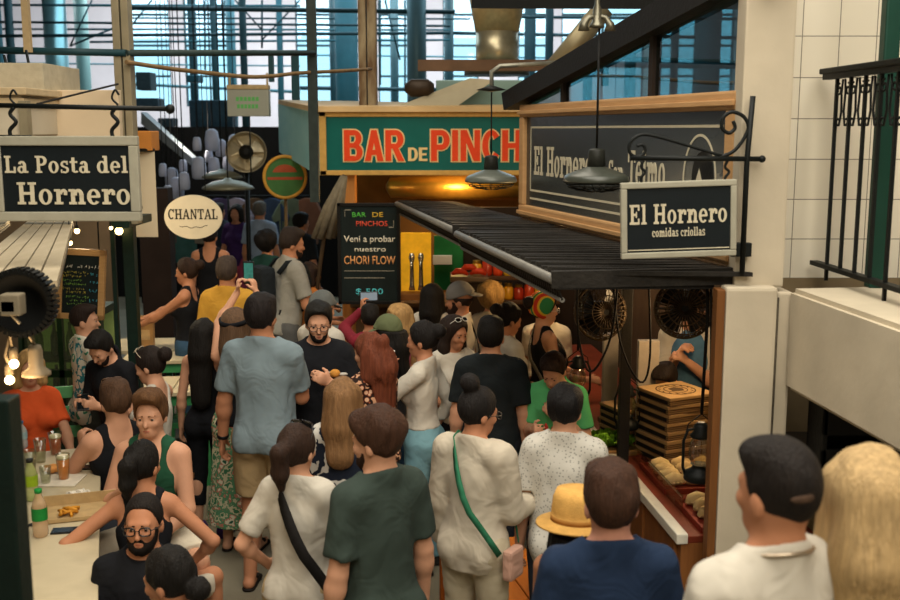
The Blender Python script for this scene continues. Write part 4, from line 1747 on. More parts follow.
# stall back wall and goods wall
struct('stall_wall', (lambda bm: slab4(bm, [(2.1, 5.2, 0), (1.15, 9.6, 0), (1.15, 9.6, 2.08), (2.1, 5.2, 2.08)], (.08, .02, 0)))(bmesh.new()), mat('#3a2d22', .8, var=.3, scale=4))
point_light('stall_lamp', (1.35, 5.6, 1.75), 9, (1.0, .66, .32), .12)
point_light('stall_lamp', (.75, 7.6, 1.85), 9, (1.0, .62, .26), .12)

# ------------------------------------------------------------------ Bar de Pinchos kiosk
YK = 10.0
k0, k1 = W(322, 112, YK), W(322, 175, YK)
zt, zb = k0.z, k1.z
xL = W(322, 140, YK).x
xR = xL + 3.0
xB, YKB = W(283, 128, 12.6).x, 12.6
kio = empty('kiosk', (xL, YK, 0), 0, 'teal kiosk with red letters BAR DE PINCHOS on its fascia', 'kiosk')
ko = Vector((xL, YK, 0))


def kl(v):
    return Vector(v) - ko


w = xR - xL
b = bmesh.new()
bx(b, (0, -.03, zb + .03), (w, .03, zt - .03))
obj('fascia', b, mat('#045c54', .45, var=.08, scale=4, bump=.03), kio)
b = bmesh.new()
for lo, hi in (((-.02, -.05, zt - .045), (w, .03, zt)), ((-.02, -.05, zb), (w, .03, zb + .045)), ((-.02, -.05, zb), (.045, .03, zt))):
    bx(b, lo, hi, .006)
obj('fascia_border', b, mat('#c59a52', .5, var=.1), kio)
b = bmesh.new()
p = [(-.0, 0, zb), (-.0, 0, zt), kl((xB, YKB, W(283, 104, YKB).z)), kl((xB, YKB, W(283, 152, YKB).z))]
slab4(b, [Vector(q) for q in p], (-.05, -.02, 0))
obj('side_panel', b, ramp_mat('noise', ('#86c0c6', '#a8d4d4'), scale=2.0, stretch=(1, 1, 3), bump=.05), kio)
b = bmesh.new()
slab4(b, [(-.08, -.1, zt), (w, -.1, zt), (w, 2.6, zt), kl((xB - .05, YKB, W(283, 104, YKB).z))], (0, 0, .05))
obj('roof_slab', b, mat('#c8a878', .7, var=.12, scale=3), kio)
Mk = plane_mat((0, -.031, 0), (1, 0, 0), (0, 0, 1))


def kx(px):
    return W(px, 145, YK - .03).x - xL


def kz(py):
    return W(430, py, YK - .03).z


for nm, g, th, mm in (('letter_outline', .012, .004, mat('#e0c184', .5, var=.05)), ('lettering', 0.0, .010, mat('#e0441a', .5, var=.06))):
    for txt, x0, x1 in (('BAR', 344, 406), ('PINCHOS', 431, 564)):
        bmL = bmesh.new()
        block_text(bmL, txt, kx(x0), kz(161), kz(130) - kz(161), kx(x1) - kx(x0), th, Mk, g)
        obj(nm, bmL, mm, kio)
bmL = bmesh.new()
block_text(bmL, 'DE', kx(408), kz(161), kz(147.5) - kz(161), kx(428) - kx(408), .006, Mk)
obj('small_lettering', bmL, mat('#e0c184', .5, var=.05), kio)
# body under the fascia
b = bmesh.new()
bx(b, (.2, 1.2, 0), (w, 1.3, zb + .3))
obj('back_wall', b, mat('#6b4a24', .7, var=.25, scale=3), kio)
b = bmesh.new()
bx(b, (.16, .05, 0), (.30, .25, zb + .05), .01)
obj('corner_post', b, wood('#a8672c', '#c98a48', 5, stretch=(10, 10, 1)), kio)
b = bmesh.new()
bx(b, (.3, -.05, 0), (w, .5, 1.02))
bx(b, (.25, -.1, 1.02), (w, .55, 1.07), .01)
obj('bar_counter', b, mat('#5b4630', .6, var=.2, scale=3), kio)
b = bmesh.new()
Mx = Matrix.Translation((1.1, .75, W(470, 187, YK + .75).z)) @ Matrix.Rotation(PI / 2, 4, 'Y')
lathe(b, [(.02, -.55), (.11, -.5), (.13, 0), (.13, 1.2), (.02, 1.25)], 20, M=Mx)
obj('extractor_hood', b, mat('#b98a3a', .3, .8, var=.1, bump=.02), kio)
point_light('kiosk_lamp', (xL + 1.3, YK + .35, zb - .12), 14, (1.0, .62, .22), .1)
# panel between kiosk and stall: lit tap niche, green board, switch
nY = 9.6
b = bmesh.new()
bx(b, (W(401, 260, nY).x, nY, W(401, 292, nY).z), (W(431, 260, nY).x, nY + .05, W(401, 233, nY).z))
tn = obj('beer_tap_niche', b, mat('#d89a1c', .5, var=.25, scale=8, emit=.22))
tag(tn, 'amber lit niche with beer taps right of the chalkboard', 'beer tap')
b = bmesh.new()
for px in (412, 421):
    c = W(px, 290, nY - .1)
    lathe(b, [(.03, 0), (.022, .05), (.018, .25), (.03, .30), (.02, .34)], 12, M=Matrix.Translation(c))
    tube(b, [c + Vector((0, 0, .26)), c + Vector((0, -.1, .27)), c + Vector((0, -.12, .2))], .012, 8)
o = obj('taps', b, mat('#c9c2b0', .2, .9, var=0))
o.parent = tn
b = bmesh.new()
bx(b, (W(398, 260, nY).x, nY - .2, W(401, 297, nY).z), (W(433, 260, nY).x, nY + .05, W(401, 291, nY).z), .008)
o = obj('shelf', b, wood('#7a4a20', '#955f2c', 5))
o.parent = tn
b = bmesh.new()
bx(b, (W(434, 260, nY).x, nY, W(440, 290, nY).z), (W(463, 260, nY).x, nY + .04, W(440, 236, nY).z))
gp = tag(obj('green_board', b, mat('#1c6a33', .5, var=.15, scale=6)), 'plain green board on the wall under the far awning', 'board')
b = bmesh.new()
bx(b, (W(433, 260, nY).x, nY - .05, W(440, 264, nY).z), (W(452, 260, nY).x, nY - .001, W(440, 255, nY).z), .005)
o = obj('switch_box', b, mat('#d8d2c2', .5, var=0))
tag(o, 'white switch box mounted on the green board', 'switch box')
struct('stall_wall', box((W(463, 260, nY).x, nY + .02, 0), (1.4, nY + .1, 2.0)), mat('#2a1d12', .8, var=.3, scale=4))
# shelf of warm coloured jars under the awning
b = bmesh.new()
sx0, sx1 = W(470, 270, 9.2).x, W(560, 270, 9.2).x
bx(b, (sx0, 9.15, W(500, 300, 9.2).z - .03), (sx1, 9.45, W(500, 300, 9.2).z), .005)
bx(b, (sx0, 9.15, W(500, 276, 9.2).z - .03), (sx1, 9.45, W(500, 276, 9.2).z), .005)
tag(obj('wall_shelf', b, mat('#4a2e16', .6)), 'two-tier dark wood shelf at the back of the stall under the awning', 'shelf')
jars = [('#c9401c', 'red'), ('#d8961e', 'amber'), ('#d8b02a', 'yellow'), ('#a83018', 'dark red'), ('#e0a83a', 'honey coloured')]
nj = 0
for zz in (300, 276):
    for k in range(8):
        x = sx0 + .06 + k * (sx1 - sx0 - .1) / 7.4
        hx, cn = jars[(k * 2 + (zz == 276)) % 5]
        b = bmesh.new()
        hgt = .12 + .03 * ((k * 3) % 4) / 3
        lathe(b, [(.04, 0), (.045, .02), (.045, hgt - .03), (.03, hgt - .01)], 14)
        j = obj('preserve_jar', b, mat(hx, .25, var=.1, bump=0))
        j.location = (x, 9.25, W(500, zz, 9.2).z)
        b = bmesh.new()
        lathe(b, [(.034, hgt - .012), (.034, hgt + .015)], 14)
        obj('lid', b, mat('#8a6a2a', .4, .6), j)
        tag(j, '%s preserve jar, number %s along the %s tier of the stall shelf' % (cn, ['one', 'two', 'three', 'four', 'five', 'six', 'seven', 'eight'][k], 'upper' if zz == 276 else 'lower'), 'jar', 'jars on the stall shelf')
# red sausages lying over the shelf end
for k in range(3):
    b = bmesh.new()
    c = W(460 + k * 9, 274 - (k == 1) * 4, 9.0)
    tube(b, [c + Vector((-.07, 0, 0)), c + Vector((-.03, 0, .025)), c + Vector((.03, 0, .025)), c + Vector((.07, 0, -.005))], [.012, .028, .028, .012], 10)
    tag(obj('red_sausage', b, mat('#c23a1e', .4, var=.2, scale=30)), ['leftmost', 'middle', 'rightmost'][k] + ' of three red sausages above the grey-capped man', 'sausage', 'sausages under the awning')
b = bmesh.new()
c0, c1 = W(456, 270, 9.0), W(486, 270, 9.0)
bx(b, (c0.x - .05, c0.y - .06, c0.z - .10), (c1.x + .02, c0.y + .3, c0.z - .055), .01)
tag(obj('meat_tray', b, mat('#6a5a48', .4, .5)), 'metal tray of red sausages by the green board', 'tray')
b = bmesh.new()
bx(b, (c0.x - .05, c0.y + .0, 0), (c1.x + .02, c0.y + .3, c0.z - .10))
tag(obj('stall_cupboard', b, mat('#2c2018', .7)), 'dark cupboard under the tray of red sausages', 'cupboard')

# the chalkboard hanging at the kiosk corner
YC = 9.3
c0, c1 = W(337, 204, YC), W(400, 204, YC)
hb = W(368, 203, YC).z - W(368, 304, YC).z
wb = c1.x - c0.x
cb = empty('chalkboard', (c0.x, YC, W(368, 304, YC).z), 0, 'tall black chalkboard advertising CHORI FLOW hung at the kiosk corner', 'sign')
b = bmesh.new()
for lo, hi in (((0, -.02, 0), (wb, .02, .03)), ((0, -.02, hb - .03), (wb, .02, hb)), ((0, -.02, 0), (.03, .02, hb)), ((wb - .03, -.02, 0), (wb, .02, hb))):
    bx(b, lo, hi, .004)
obj('board_frame', b, mat('#12110f', .5), cb)
obj('board', box((.02, -.008, .02), (wb - .02, .012, hb - .02)), M_chalk, cb)
CHK = [('BAR', .24, .46, .865, .048, '#57b84a'), ('DE', .56, .73, .865, .048, '#d0a93a'), ('PINCHOS', .30, .80, .775, .052, '#d2503a'),
       ('Vení a probar', .10, .92, .62, .065, '#ddd6c2'), ('nuestro', .27, .77, .525, .052, '#ddd6c2'), ('CHORI FLOW', .10, .92, .40, .085, '#e2a066'),
       ('$ 500', .28, .72, .10, .06, '#57c4cf')]
Mc = plane_mat((0, -.009, 0), (1, 0, 0), (0, 0, 1))
for txt, u0, u1, v, hh, cc in CHK:
    fm = font_mesh(txt, hh * hb, (u1 - u0) * wb, .006, .002)
    fm.transform(Mc @ Matrix.Translation((u0 * wb, v * hb, 0)))
    obj('lettering', fm, mat(cc, .8, var=.15, scale=60), cb)
b = bmesh.new()
for u0, v0, u1, v1 in ((.12, .93, .22, .937), (.12, .87, .127, .937), (.82, .76, .9, .767), (.893, .76, .9, .83), (.1, .33, .9, .335), (.1, .26, .75, .266)):
    rect_line(b, u0 * wb, v0 * hb, u1 * wb, v1 * hb, Mc)
obj('chalk_marks', b, mat('#9a9484', .8), cb)

# folded parasol beside it
b = bmesh.new()
a0, a1 = W(323, 238, 9.6), W(344, 176, 9.6)
for k in range(7):
    a = 2 * PI * k / 7
    o1 = Vector((.05 * math.cos(a), .05 * math.sin(a), 0))
    o2 = Vector((.09 * math.cos(a), .09 * math.sin(a), 0))
    tube(b, [a1 + o1 * .3, (a0 * .5 + a1 * .5) + o2 * .7, a0 + o2], [.02, .04, .03], 6)
ps = tag(obj('folded_parasol', b, mat('#6f6552', .8, var=.2, scale=20)), 'folded grey-brown parasol leaning at the left of the tall chalkboard', 'parasol')
b = bmesh.new()
tube(b, [Vector((a0.x - .25, a0.y, 0)), a0 * .95 + a1 * .05, a1 + (a1 - a0) * .02], .018, 8)
obj('pole', b, mat('#4a3a28', .6), ps)

# things on the kiosk roof: post, duct, glass box, boards
b = bmesh.new()
p = W(368, 60, 10.35)
bx(b, (p.x - .085, p.y - .085, zt + .05), (p.x - .012, p.y + .085, 7.2), .006)
bx(b, (p.x + .0, p.y - .085, zt + .05), (p.x + .085, p.y + .085, 7.2), .006)
struct('column', b, ramp_mat('noise', ('#6a5236', '#8f8064', '#5a432c', '#877254'), scale=4, stretch=(3, 3, .8), rough=.8))
duct = empty('ventilation_duct', W(497, 40, 11.2), 0, 'galvanised ventilation duct with a funnel above the BAR DE PINCHOS fascia', 'duct')
b = bmesh.new()
lathe(b, [(.22, -.28), (.22, .08)], 24)
obj('collar', b, mat('#a99f83', .35, .75, var=.1, bump=.03), duct)
b = bmesh.new()
lathe(b, [(.215, .08), (.30, .55), (.30, 3.0)], 24, M=Matrix.Diagonal((1.05, 1, 1, 1)))
obj('funnel', b, mat('#b8a67e', .4, .55, var=.12, bump=.04), duct)
b = bmesh.new()
lathe(b, [(.34, -.36), (.34, -.30), (.23, -.27)], 24)
obj('flange', b, mat('#4a463c', .5, .4), duct)
b = bmesh.new()
bx(b, (W(418, 65, 9.4).x, 9.35, W(418, 71, 9.4).z), (W(570, 65, 9.4).x, 9.45, W(418, 60, 9.4).z))
struct('beam', b, mat('#5d4633', .6, .2, var=.2, scale=6))
b = bmesh.new()
gY = 10.5
bx(b, (W(436, 100, gY).x, gY, zt + .05), (W(560, 100, gY).x, gY + 1.2, W(436, 80, gY).z), .01)
tag(obj('roof_tank', b, mat('#6f8a80', .35, .1, var=.15, scale=2)), 'pale green metal box standing on the kiosk roof behind the letters', 'box')
b = bmesh.new()
slab4(b, [W(388, 110, 10.2), W(452, 110, 10.2), W(494, 80, 10.35), W(470, 78, 10.35)], (0, .04, .0))
tag(obj('sloping_board', b, mat('#a49a80', .7, var=.1, scale=5)), 'pale sloping board propped on the kiosk roof', 'board')
b = bmesh.new()
tube(b, [W(552, 72, 8.5), W(604, 8, 8.5)], .085, 14)
tag(obj('diagonal_duct', b, mat('#8c8165', .45, .5, var=.12, scale=5)), 'slanting beige duct pipe behind the dark raking beam', 'duct')
b = bmesh.new()
lathe(b, [(.04, 0), (.085, .06), (.085, .22), (.04, .28)], 20, M=Matrix.Translation(W(405, 88, 10.3)) @ Matrix.Rotation(PI / 2, 4, 'Y'))
tag(obj('roof_motor', b, mat('#3a3027', .5, .4)), 'small dark fan motor on the kiosk roof by the rusty column', 'motor')

# ------------------------------------------------------------------ pendant lamps
def pendant(label, px, py, Y, wpx, top_py, col):
    c = W(px, py, Y)
    r = wpx / FPX * Y / 2
    e = empty('pendant_lamp', c, 0, label, 'lamp', 'enamel pendant lamps')
    b_ = bmesh.new()
    lathe(b_, [(r * .22, r * .46), (r * .28, r * .42), (r * .55, r * .33), (r * .88, r * .2), (r * .96, r * .14), (r, 0), (r * .97, -.008), (r * .85, r * .12), (r * .3, r * .3)], 32, capt=True)
    obj('lamp_shade', b_, mat(col, .35, .1, var=.08, bump=.02), e)
    b_ = bmesh.new()
    lathe(b_, [(r * .2, r * .4), (r * .28, r * .45), (r * .25, r * .9), (r * .21, r * .95), (r * .08, r * .98)], 16)
    obj('cap', b_, mat('#23241f', .5), e)
    b_ = bmesh.new()
    for k in range(12):
        a = 2 * PI * k / 12
        tube(b_, [(r * .93 * math.cos(a), r * .93 * math.sin(a), 0), (r * .8 * math.cos(a), r * .8 * math.sin(a), -r * .2), (r * .2 * math.cos(a), r * .2 * math.sin(a), -r * .33)], .003, 4)
    for rr, zz in ((.86, -.14), (.6, -.27)):
        tube(b_, [(r * rr * math.cos(2 * PI * k / 24), r * rr * math.sin(2 * PI * k / 24), r * zz) for k in range(25)], .003, 4)
    obj('wire_guard', b_, mat('#2d2c27', .5, .5), e)
    b_ = bmesh.new()
    tube(b_, [(0, 0, r * .96), (0, 0, W(px, top_py, Y).z - c.z)], .006, 6)
    obj('cable', b_, mat('#151412', .6), e)
    return e


pl1 = pendant('grey enamel pendant lamp with wire guard in front of BAR DE PINCHOS', 491, 181, 7.6, 52, 92, '#5d625a')
b = bmesh.new()
tube(b, [(0, 0, W(491, 92, 7.6).z - W(491, 181, 7.6).z), (.0, 0, W(491, 72, 7.6).z - W(491, 181, 7.6).z), (.06, 0, W(491, 66, 7.6).z - W(491, 181, 7.6).z), (.55, 0, W(491, 62, 7.6).z - W(491, 181, 7.6).z)], .016, 8)
obj('gooseneck', b, mat('#8d8a7c', .4, .5), pl1)
b = bmesh.new()
lathe(b, [(.02, .03), (.11, 0), (.02, -.01)], 16, M=Matrix.Translation((0, 0, W(491, 90, 7.6).z - W(491, 181, 7.6).z)))
obj('canopy', b, mat('#1c1d1b', .5), pl1)
pendant('dark olive pendant lamp with wire guard in front of the El Hornero blackboard', 596, 181, 5.1, 66, 22, '#3d4038')
b = bmesh.new()
c = W(597, 22, 5.1)
lathe(b, [(.012, 1.2), (.012, .08), (.02, .06), (.022, 0), (.035, -.015), (.035, -.025), (.012, -.03)], 16, M=Matrix.Translation(c))
for q in (-1, 1):
    tube(b, [c + Vector((0, 0, .03)), c + Vector((q * .04, 0, .02)), c + Vector((q * .062, 0, -.01)), c + Vector((q * .062, 0, -.04))], [.01, .012, .02, .028], 12)
tag(obj('ceiling_fitting', b, mat('#6c6858', .35, .7, var=.1)), 'metal double lamp fitting above the dark olive pendant lamp', 'lamp fitting')

# ------------------------------------------------------------------ left stall: frame, signs, canopy, lamps
M_frame = mat('#8b8067', .6, .2, var=.15, scale=6)
b = bmesh.new()
pp = W(126, 100, 6.6)
bx(b, (pp.x - .05, pp.y - .05, 2.12), (pp.x - .004, pp.y + .05, 7.2), .004)
bx(b, (pp.x + .006, pp.y - .05, 2.12), (pp.x + .05, pp.y + .05, 7.2), .004)
struct('post', b, M_frame)
for px, wd in ((115, 4), (131.5, 11)):
    b = bmesh.new()
    p = W(px, 280, 7.0)
    r = wd / FPX * 7 / 2
    bx(b, (p.x - r, p.y - r, 0), (p.x + r, p.y + r, 2.35))
    struct('post', b, M_green)
b = bmesh.new()
bx(b, (W(-40, 225, 7.0).x, 6.95, 2.12), (W(137, 225, 7.0).x, 7.05, 2.2))
bx(b, (W(118, 225, 6.6).x, 6.5, 2.10), (W(134, 225, 6.6).x, 7.0, 2.15))
struct('beam', b, M_green)
pix_beam('beam', (-10, 50, 6.55), (126, 53, 6.55), 7, M_darkteal)
pix_beam('beam', (126, 53, 6.55), (314, 53, 8.1), 6, mat('#2c3a38', .6))
b = bmesh.new()
pp = W(313, 100, 8.15)
bx(b, (pp.x - .035, pp.y - .03, 2.15), (pp.x + .035, pp.y + .03, 7.2))
struct('post', b, mat('#2b332f', .6, var=.2))
b = bmesh.new()
bx(b, (W(295, 80, 9).x - .03, 9, 2.95), (W(295, 80, 9).x + .03, 9.06, 3.36))
bx(b, (W(271, 80, 9).x - .02, 9, 3.1), (W(271, 80, 9).x + .02, 9.06, 3.36))
struct('beam', b, M_darkteal)
b = bmesh.new()
rope = [(60, 92, 5.6), (126, 62, 6.5), (165, 68, 6.8), (200, 72, 7.1), (255, 77, 7.5), (300, 73, 8.0), (340, 71, 8.6), (371, 69, 9.4)]
tube(b, crm([W(*p) for p in rope[1:]]), .014, 8)
tag(obj('sagging_cable', b, mat('#7a6243', .8, var=.2)), 'thick brown cable sagging between the stall post and the rusty column', 'cable')
b = bmesh.new()
tube(b, [W(37, 104, 5.6), W(118, 84, 6.3)], .006, 6)
tag(obj('thin_wire', b, mat('#26231f', .8)), 'thin dark wire slanting up to the beige post at the left', 'wire')
b = bmesh.new()
pp = W(25, 20, 6.4)
bx(b, (pp.x - .02, pp.y, W(25, 52, 6.4).z), (pp.x + .02, pp.y + .04, 7.2))
struct('post', b, mat('#a08a66', .7))
for px, py0, py1 in ((4, 55, 80), (26, 50, 80)):
    b = bmesh.new()
    tube(b, [W(px, py0, 6.3), W(px + 3, (py0 + py1) / 2, 6.3), W(px, py1, 6.3)], .008, 6)
    struct('beam', b, M_iron)
# boxed cornice at the top left
cor = empty('cream_cornice', W(-40, 135, 5.8), 0, 'cream painted box with stepped ledge at the top of the left stall', 'cornice')
b = bmesh.new()
wC = W(30, 100, 5.8).x - W(-40, 100, 5.8).x
hC = W(0, 82, 5.8).z - W(0, 135, 5.8).z
bx(b, (0, 0, 0), (wC - .03, 1.0, hC - .06), .004)
obj('cabinet', b, M_plaster, cor)
b = bmesh.new()
bx(b, (0, -.04, hC - .07), (wC + .01, 1.0, hC - .03), .006)
bx(b, (0, -.02, hC - .12), (wC - .01, 1.0, hC - .085), .006)
obj('ledge', b, mat('#b8a27e', .7, var=.1), cor)
b = bmesh.new()
bx(b, (0, .3, hC - .03), (wC - .02, .9, hC + .12), .004)
obj('upper_panel', b, mat('#b0a58c', .7, var=.1), cor)
b = bmesh.new()
bx(b, (wC - .04, -.03, 0), (wC + .005, .03, hC - .1))
obj('corner_strip', b, M_frame, cor)
b = bmesh.new()
bx(b, (W(30, 110, 6.3).x, 6.3, W(60, 150, 6.3).z), (W(119, 110, 6.3).x, 6.36, W(60, 90, 6.3).z), .004)
tag(obj('cream_panel', b, mat('#ccb798', .7, var=.06, scale=3)), 'plain cream board behind the top of the La Posta sign', 'panel')
# white banner
bn = empty('white_banner', W(137, 237, 7.4), 0, 'narrow white hanging banner right of the La Posta sign', 'banner')
wB = W(158, 200, 7.4).x - W(137, 200, 7.4).x
hBn = W(147, 150, 7.4).z - W(147, 237, 7.4).z
b = bmesh.new()
bx(b, (-.05, 0, 0), (wB, .012, hBn))
obj('cloth', b, mat('#d8c6a6', .8, var=.06, scale=3), bn)
b = bmesh.new()
tube(b, [(-.2, -.3, hBn), (wB, .006, hBn)], .012, 8)
obj('rod', b, M_iron, bn)
b = bmesh.new()
Mbn = plane_mat((0, -.001, 0), (1, 0, 0), (0, 0, 1))
prism(b, [(.02, .12), (.11, .12), (.11, .15), (.02, .15)], 0, .002, 0, Mbn)
prism(b, [(.035, .2), (.05, .2), (.05, .22), (.035, .22)], 0, .002, 0, Mbn)
obj('print', b, mat('#241d18', .7, var=0), bn)
b = bmesh.new()
bx(b, (W(134, 140, 7.45).x, 7.36, W(140, 150.5, 7.45).z), (W(155, 140, 7.45).x, 7.56, W(140, 131, 7.45).z), .006)
tag(obj('orange_box', b, mat('#c07c38', .6, var=.15, scale=5)), 'orange cardboard box above the white hanging banner', 'box')

# slatted pale canopy running down the left stall
for nm, pts, lb in (('wide', [(-1.62, 4.3), (-2.62, 7.3), (-2.93, 7.3), (-2.06, 4.3)], 'pale boarded canopy sloping away under the La Posta sign'),
                    ('narrow', [(-2.2, 4.5), (-3.06, 7.3), (-3.4, 7.3), (-2.5, 4.5)], 'second pale boarded canopy strip at the picture edge beside the boarded canopy')):
    e = empty('boarded_canopy', (0, 0, 0), 0, lb, 'canopy')
    b = bmesh.new()
    n = 5
    q = [Vector((p[0], p[1], 2.06)) for p in pts]
    for k in range(n):
        t0, t1 = k / n + .012, (k + 1) / n - .012
        slab4(b, [q[0].lerp(q[3], t0), q[0].lerp(q[3], t1), q[1].lerp(q[2], t1), q[1].lerp(q[2], t0)], (0, 0, .025))
    obj('planks', b, ramp_mat('noise', ('#a5977c', '#c2b397'), scale=3, stretch=(5, 1, 5), rough=.8), e)
    b = bmesh.new()
    slab4(b, [q[0], q[3], q[2], q[1]], (0, 0, -.015))
    obj('backing', b, mat('#5f5544', .8), e)

# big black spotlight hanging at the left edge
sl = empty('spotlight', W(22, 302, 3.7), 0, 'big black round spotlight seen from behind under the left canopy', 'lamp')
b = bmesh.new()
r = 32 / FPX * 3.7
Ms = Matrix.Rotation(PI / 2, 4, 'X')
lathe(b, [(r * .3, -.09), (r * .75, -.075), (r * .95, -.03), (r, .02), (r * 1.04, .03), (r * .98, .035), (r * .85, .02), (r * .2, -.06)], 40, M=Ms)
obj('housing', b, mat('#070807', .8, var=.1), sl)
b = bmesh.new()
for k in range(40):
    a = 2 * PI * k / 40
    bx(b, (-.006, -.035, -.01), (.006, .03, .012), M=Matrix.Rotation(a, 4, 'Y') @ Matrix.Translation((0, 0, r)))
obj('cooling_fins', b, mat('#0c0d0c', .5, var=.1), sl)
b = bmesh.new()
bx(b, (-.25, .10, -.015), (.02, .12, .02))
bx(b, (-.03, .06, -.03), (.04, .12, .045), .006)
bx(b, (-.27, -.15, -.02), (-.24, .12, .02))
for v in b.verts:
    v.co.y = -v.co.y - .0
tube(b, [(-.02, -.11, .0), (.03, -.1, -.06)], .005, 6)
obj('bracket', b, mat('#8a7f6a', .5, .3), sl)

# little metal lamp with two bare bulbs below it
bl = empty('bulb_lamp', W(20, 372, 3.75), 0, 'small metal lamp with two glowing bare bulbs under the spotlight', 'lamp')
b = bmesh.new()
lathe(b, [(.02, .10), (.026, .08), (.026, .02), (.05, -.0), (.052, -.012), (.03, -.015)], 18, M=Matrix.Translation((.06, 0, .0)))
lathe(b, [(.012, .04), (.016, .03), (.016, .0)], 12, M=Matrix.Translation((-.02, 0, .05)))
lathe(b, [(.012, .04), (.016, .03), (.016, .0)], 12, M=Matrix.Translation((-.04, 0, -.01)))
tube(b, [(.06, 0, .1), (.03, 0, .16), (-.03, 0, .14), (-.02, 0, .08)], .006, 6)
tube(b, [(-.03, 0, .14), (-.05, 0, .06), (-.04, 0, .03)], .006, 6)
tube(b, [(.03, 0, .16), (.02, 0, .28)], .008, 6)
obj('lamp_body', b, mat('#7d6f58', .5, .2), bl)
for p in ((-.02, 0, .03), (-.04, 0, -.03)):
    b = bmesh.new()
    ball(b, p, .017, 12)
    obj('bulb', b, emit_mat('#ffdc9c', 6), bl)
c = W(20, 380, 3.7)
point_light('bulb_glow', (c.x, c.y - .1, c.z - .05), 3, (1, .7, .4), .04)
# string of small bulbs below the stall beam
for k, (px, py, s_) in enumerate(((77, 231, .018), (119, 231, .026), (70, 243, .016), (111, 228, .012))):
    e = empty('bulb', W(px, py, 6.9), 0, ['small warm bulb above the framed menu board', 'large warm bulb beside the dark green post', 'tiny warm bulb by the canopy edge above the menu board', 'faint small bulb left of the large warm bulb'][k], 'bulb', 'bulbs of the left stall')
    b = bmesh.new()
    ball(b, (0, 0, 0), s_, 12)
    obj('globe', b, emit_mat('#ffd890', 5), e)
    b = bmesh.new()
    lathe(b, [(s_ * .6, s_ * .8), (s_ * .6, s_ * 2), (.004, s_ * 2.2), (.004, max(s_ * 2.4, 2.12 - W(px, py, 6.9).z))], 10)
    obj('socket', b, M_iron, e)
point_light('left_stall_lamp', (-2.7, 7.6, 2.0), 10, (1.0, .76, .42), .1)
point_light('left_stall_lamp', (-3.2, 9.2, 2.0), 8, (1.0, .80, .5), .1)

# framed menu board
mb = empty('menu_board', W(56, 318, 7.1), math.radians(0), 'chalk menu board in a pale wood frame behind the left counter', 'sign')
wm = W(104, 280, 7.1).x - W(56, 280, 7.1).x
hm = W(80, 248, 7.1).z - W(80, 318, 7.1).z
mb.rotation_euler = (math.radians(-6), math.radians(3), 0)
b = bmesh.new()
for lo, hi in (((0, -.02, 0), (wm, .02, .04)), ((0, -.02, hm - .045), (wm, .02, hm)), ((0, -.02, 0), (.04, .02, hm)), ((wm - .04, -.02, 0), (wm, .02, hm))):
    bx(b, lo, hi, .004)
obj('board_frame', b, M_pine, mb)
obj('board', box((.03, -.008, .03), (wm - .03, .01, hm - .03)), M_chalk, mb)
b = bmesh.new()
for q in (.15, .85):
    tube(b, [(wm * q, 0, hm), (wm * q, -.06, hm + 2.16 - mb.location.z - hm)], .005, 6)
obj('hanger', b, M_iron, mb)
Mm = plane_mat((0, -.009, 0), (1, 0, 0), (0, 0, 1))
rows = [('#d8d4c4', .72, .06, .13), ('#c8b848', .645, .12, .62), ('#c8b848', .595, .13, .60), ('#8cc04c', .53, .12, .55), ('#8cc04c', .48, .13, .62), ('#c8b848', .415, .12, .55), ('#c8b848', .365, .2, .6), ('#8cc04c', .30, .2, .64), ('#8cc04c', .25, .22, .62), ('#8cc04c', .20, .22, .64)]
def scribble(bm, u0, u1, v, hh, M, seed):
    r = random.Random(seed)
    x = u0
    while x < u1:
        if r.random() < .14:
            x += hh * .6
            continue
        pts = [(x + r.uniform(0, .7) * hh, v + r.uniform(0, 1) * hh) for _ in range(4)]
        tube(bm, [M @ Vector((p[0], p[1], .001)) for p in pts], hh * .09, 4)
        x += hh * .85


for i, (cc, v, u0, u1) in enumerate(rows):
    b = bmesh.new()
    if i == 0:
        scribble(b, .14 * wm, .86 * wm, v * hm, .055 * hm, Mm, 1)
    else:
        scribble(b, u0 * wm, u1 * wm, v * hm, .036 * hm, Mm, i + 20)
    obj('chalk_writing', b, mat(cc, .8, var=.15, scale=60), mb)
for i, v in enumerate((.62, .51, .39, .25)):
    b = bmesh.new()
    scribble(b, .68 * wm, .9 * wm, v * hm, .05 * hm, Mm, i + 60)
    obj('chalk_writing', b, mat('#4aa6b8', .8, var=.15, scale=60), mb)

# oval sign
ov = empty('oval_sign', W(193.5, 217, 9.8), 0, 'cream oval hanging sign lettered CHANTAL', 'sign')
b = bmesh.new()
rx, rz = 29 / FPX * 9.8, 22 / FPX * 9.8
prism(b, arc_pts(0, 0, rx, rz, 0, 352.5, 47), -.012, .012, 0, plane_mat((0, 0, 0), (1, 0, 0), (0, 0, 1)))
obj('sign_panel', b, mat('#d9ccb0', .6, var=.05, scale=8), ov)
b = bmesh.new()
Mo = plane_mat((0, -.0125, 0), (1, 0, 0), (0, 0, 1))
slab_text(b, 'CHANTAL'.replace('H', 'H'), 0, -.02, .095, .002, Mo, width=rx * 1.72, center=True)
tube(b, [Mo @ Vector((x, -.085 - .012 * math.cos(x * 14) + .006 * math.sin(x * 70), 0)) for x in [(-.13 + .26 * k / 30) for k in range(31)]], .003, 4)
obj('lettering', b, mat('#2c2a22', .6, var=0), ov)
b = bmesh.new()
for q in (-1, 1):
    tube(b, [(q * .12, 0, rz * .9), (q * .12, 0, 7.2 - ov.location.z)], .004, 6)
obj('hanger', b, M_iron, ov)

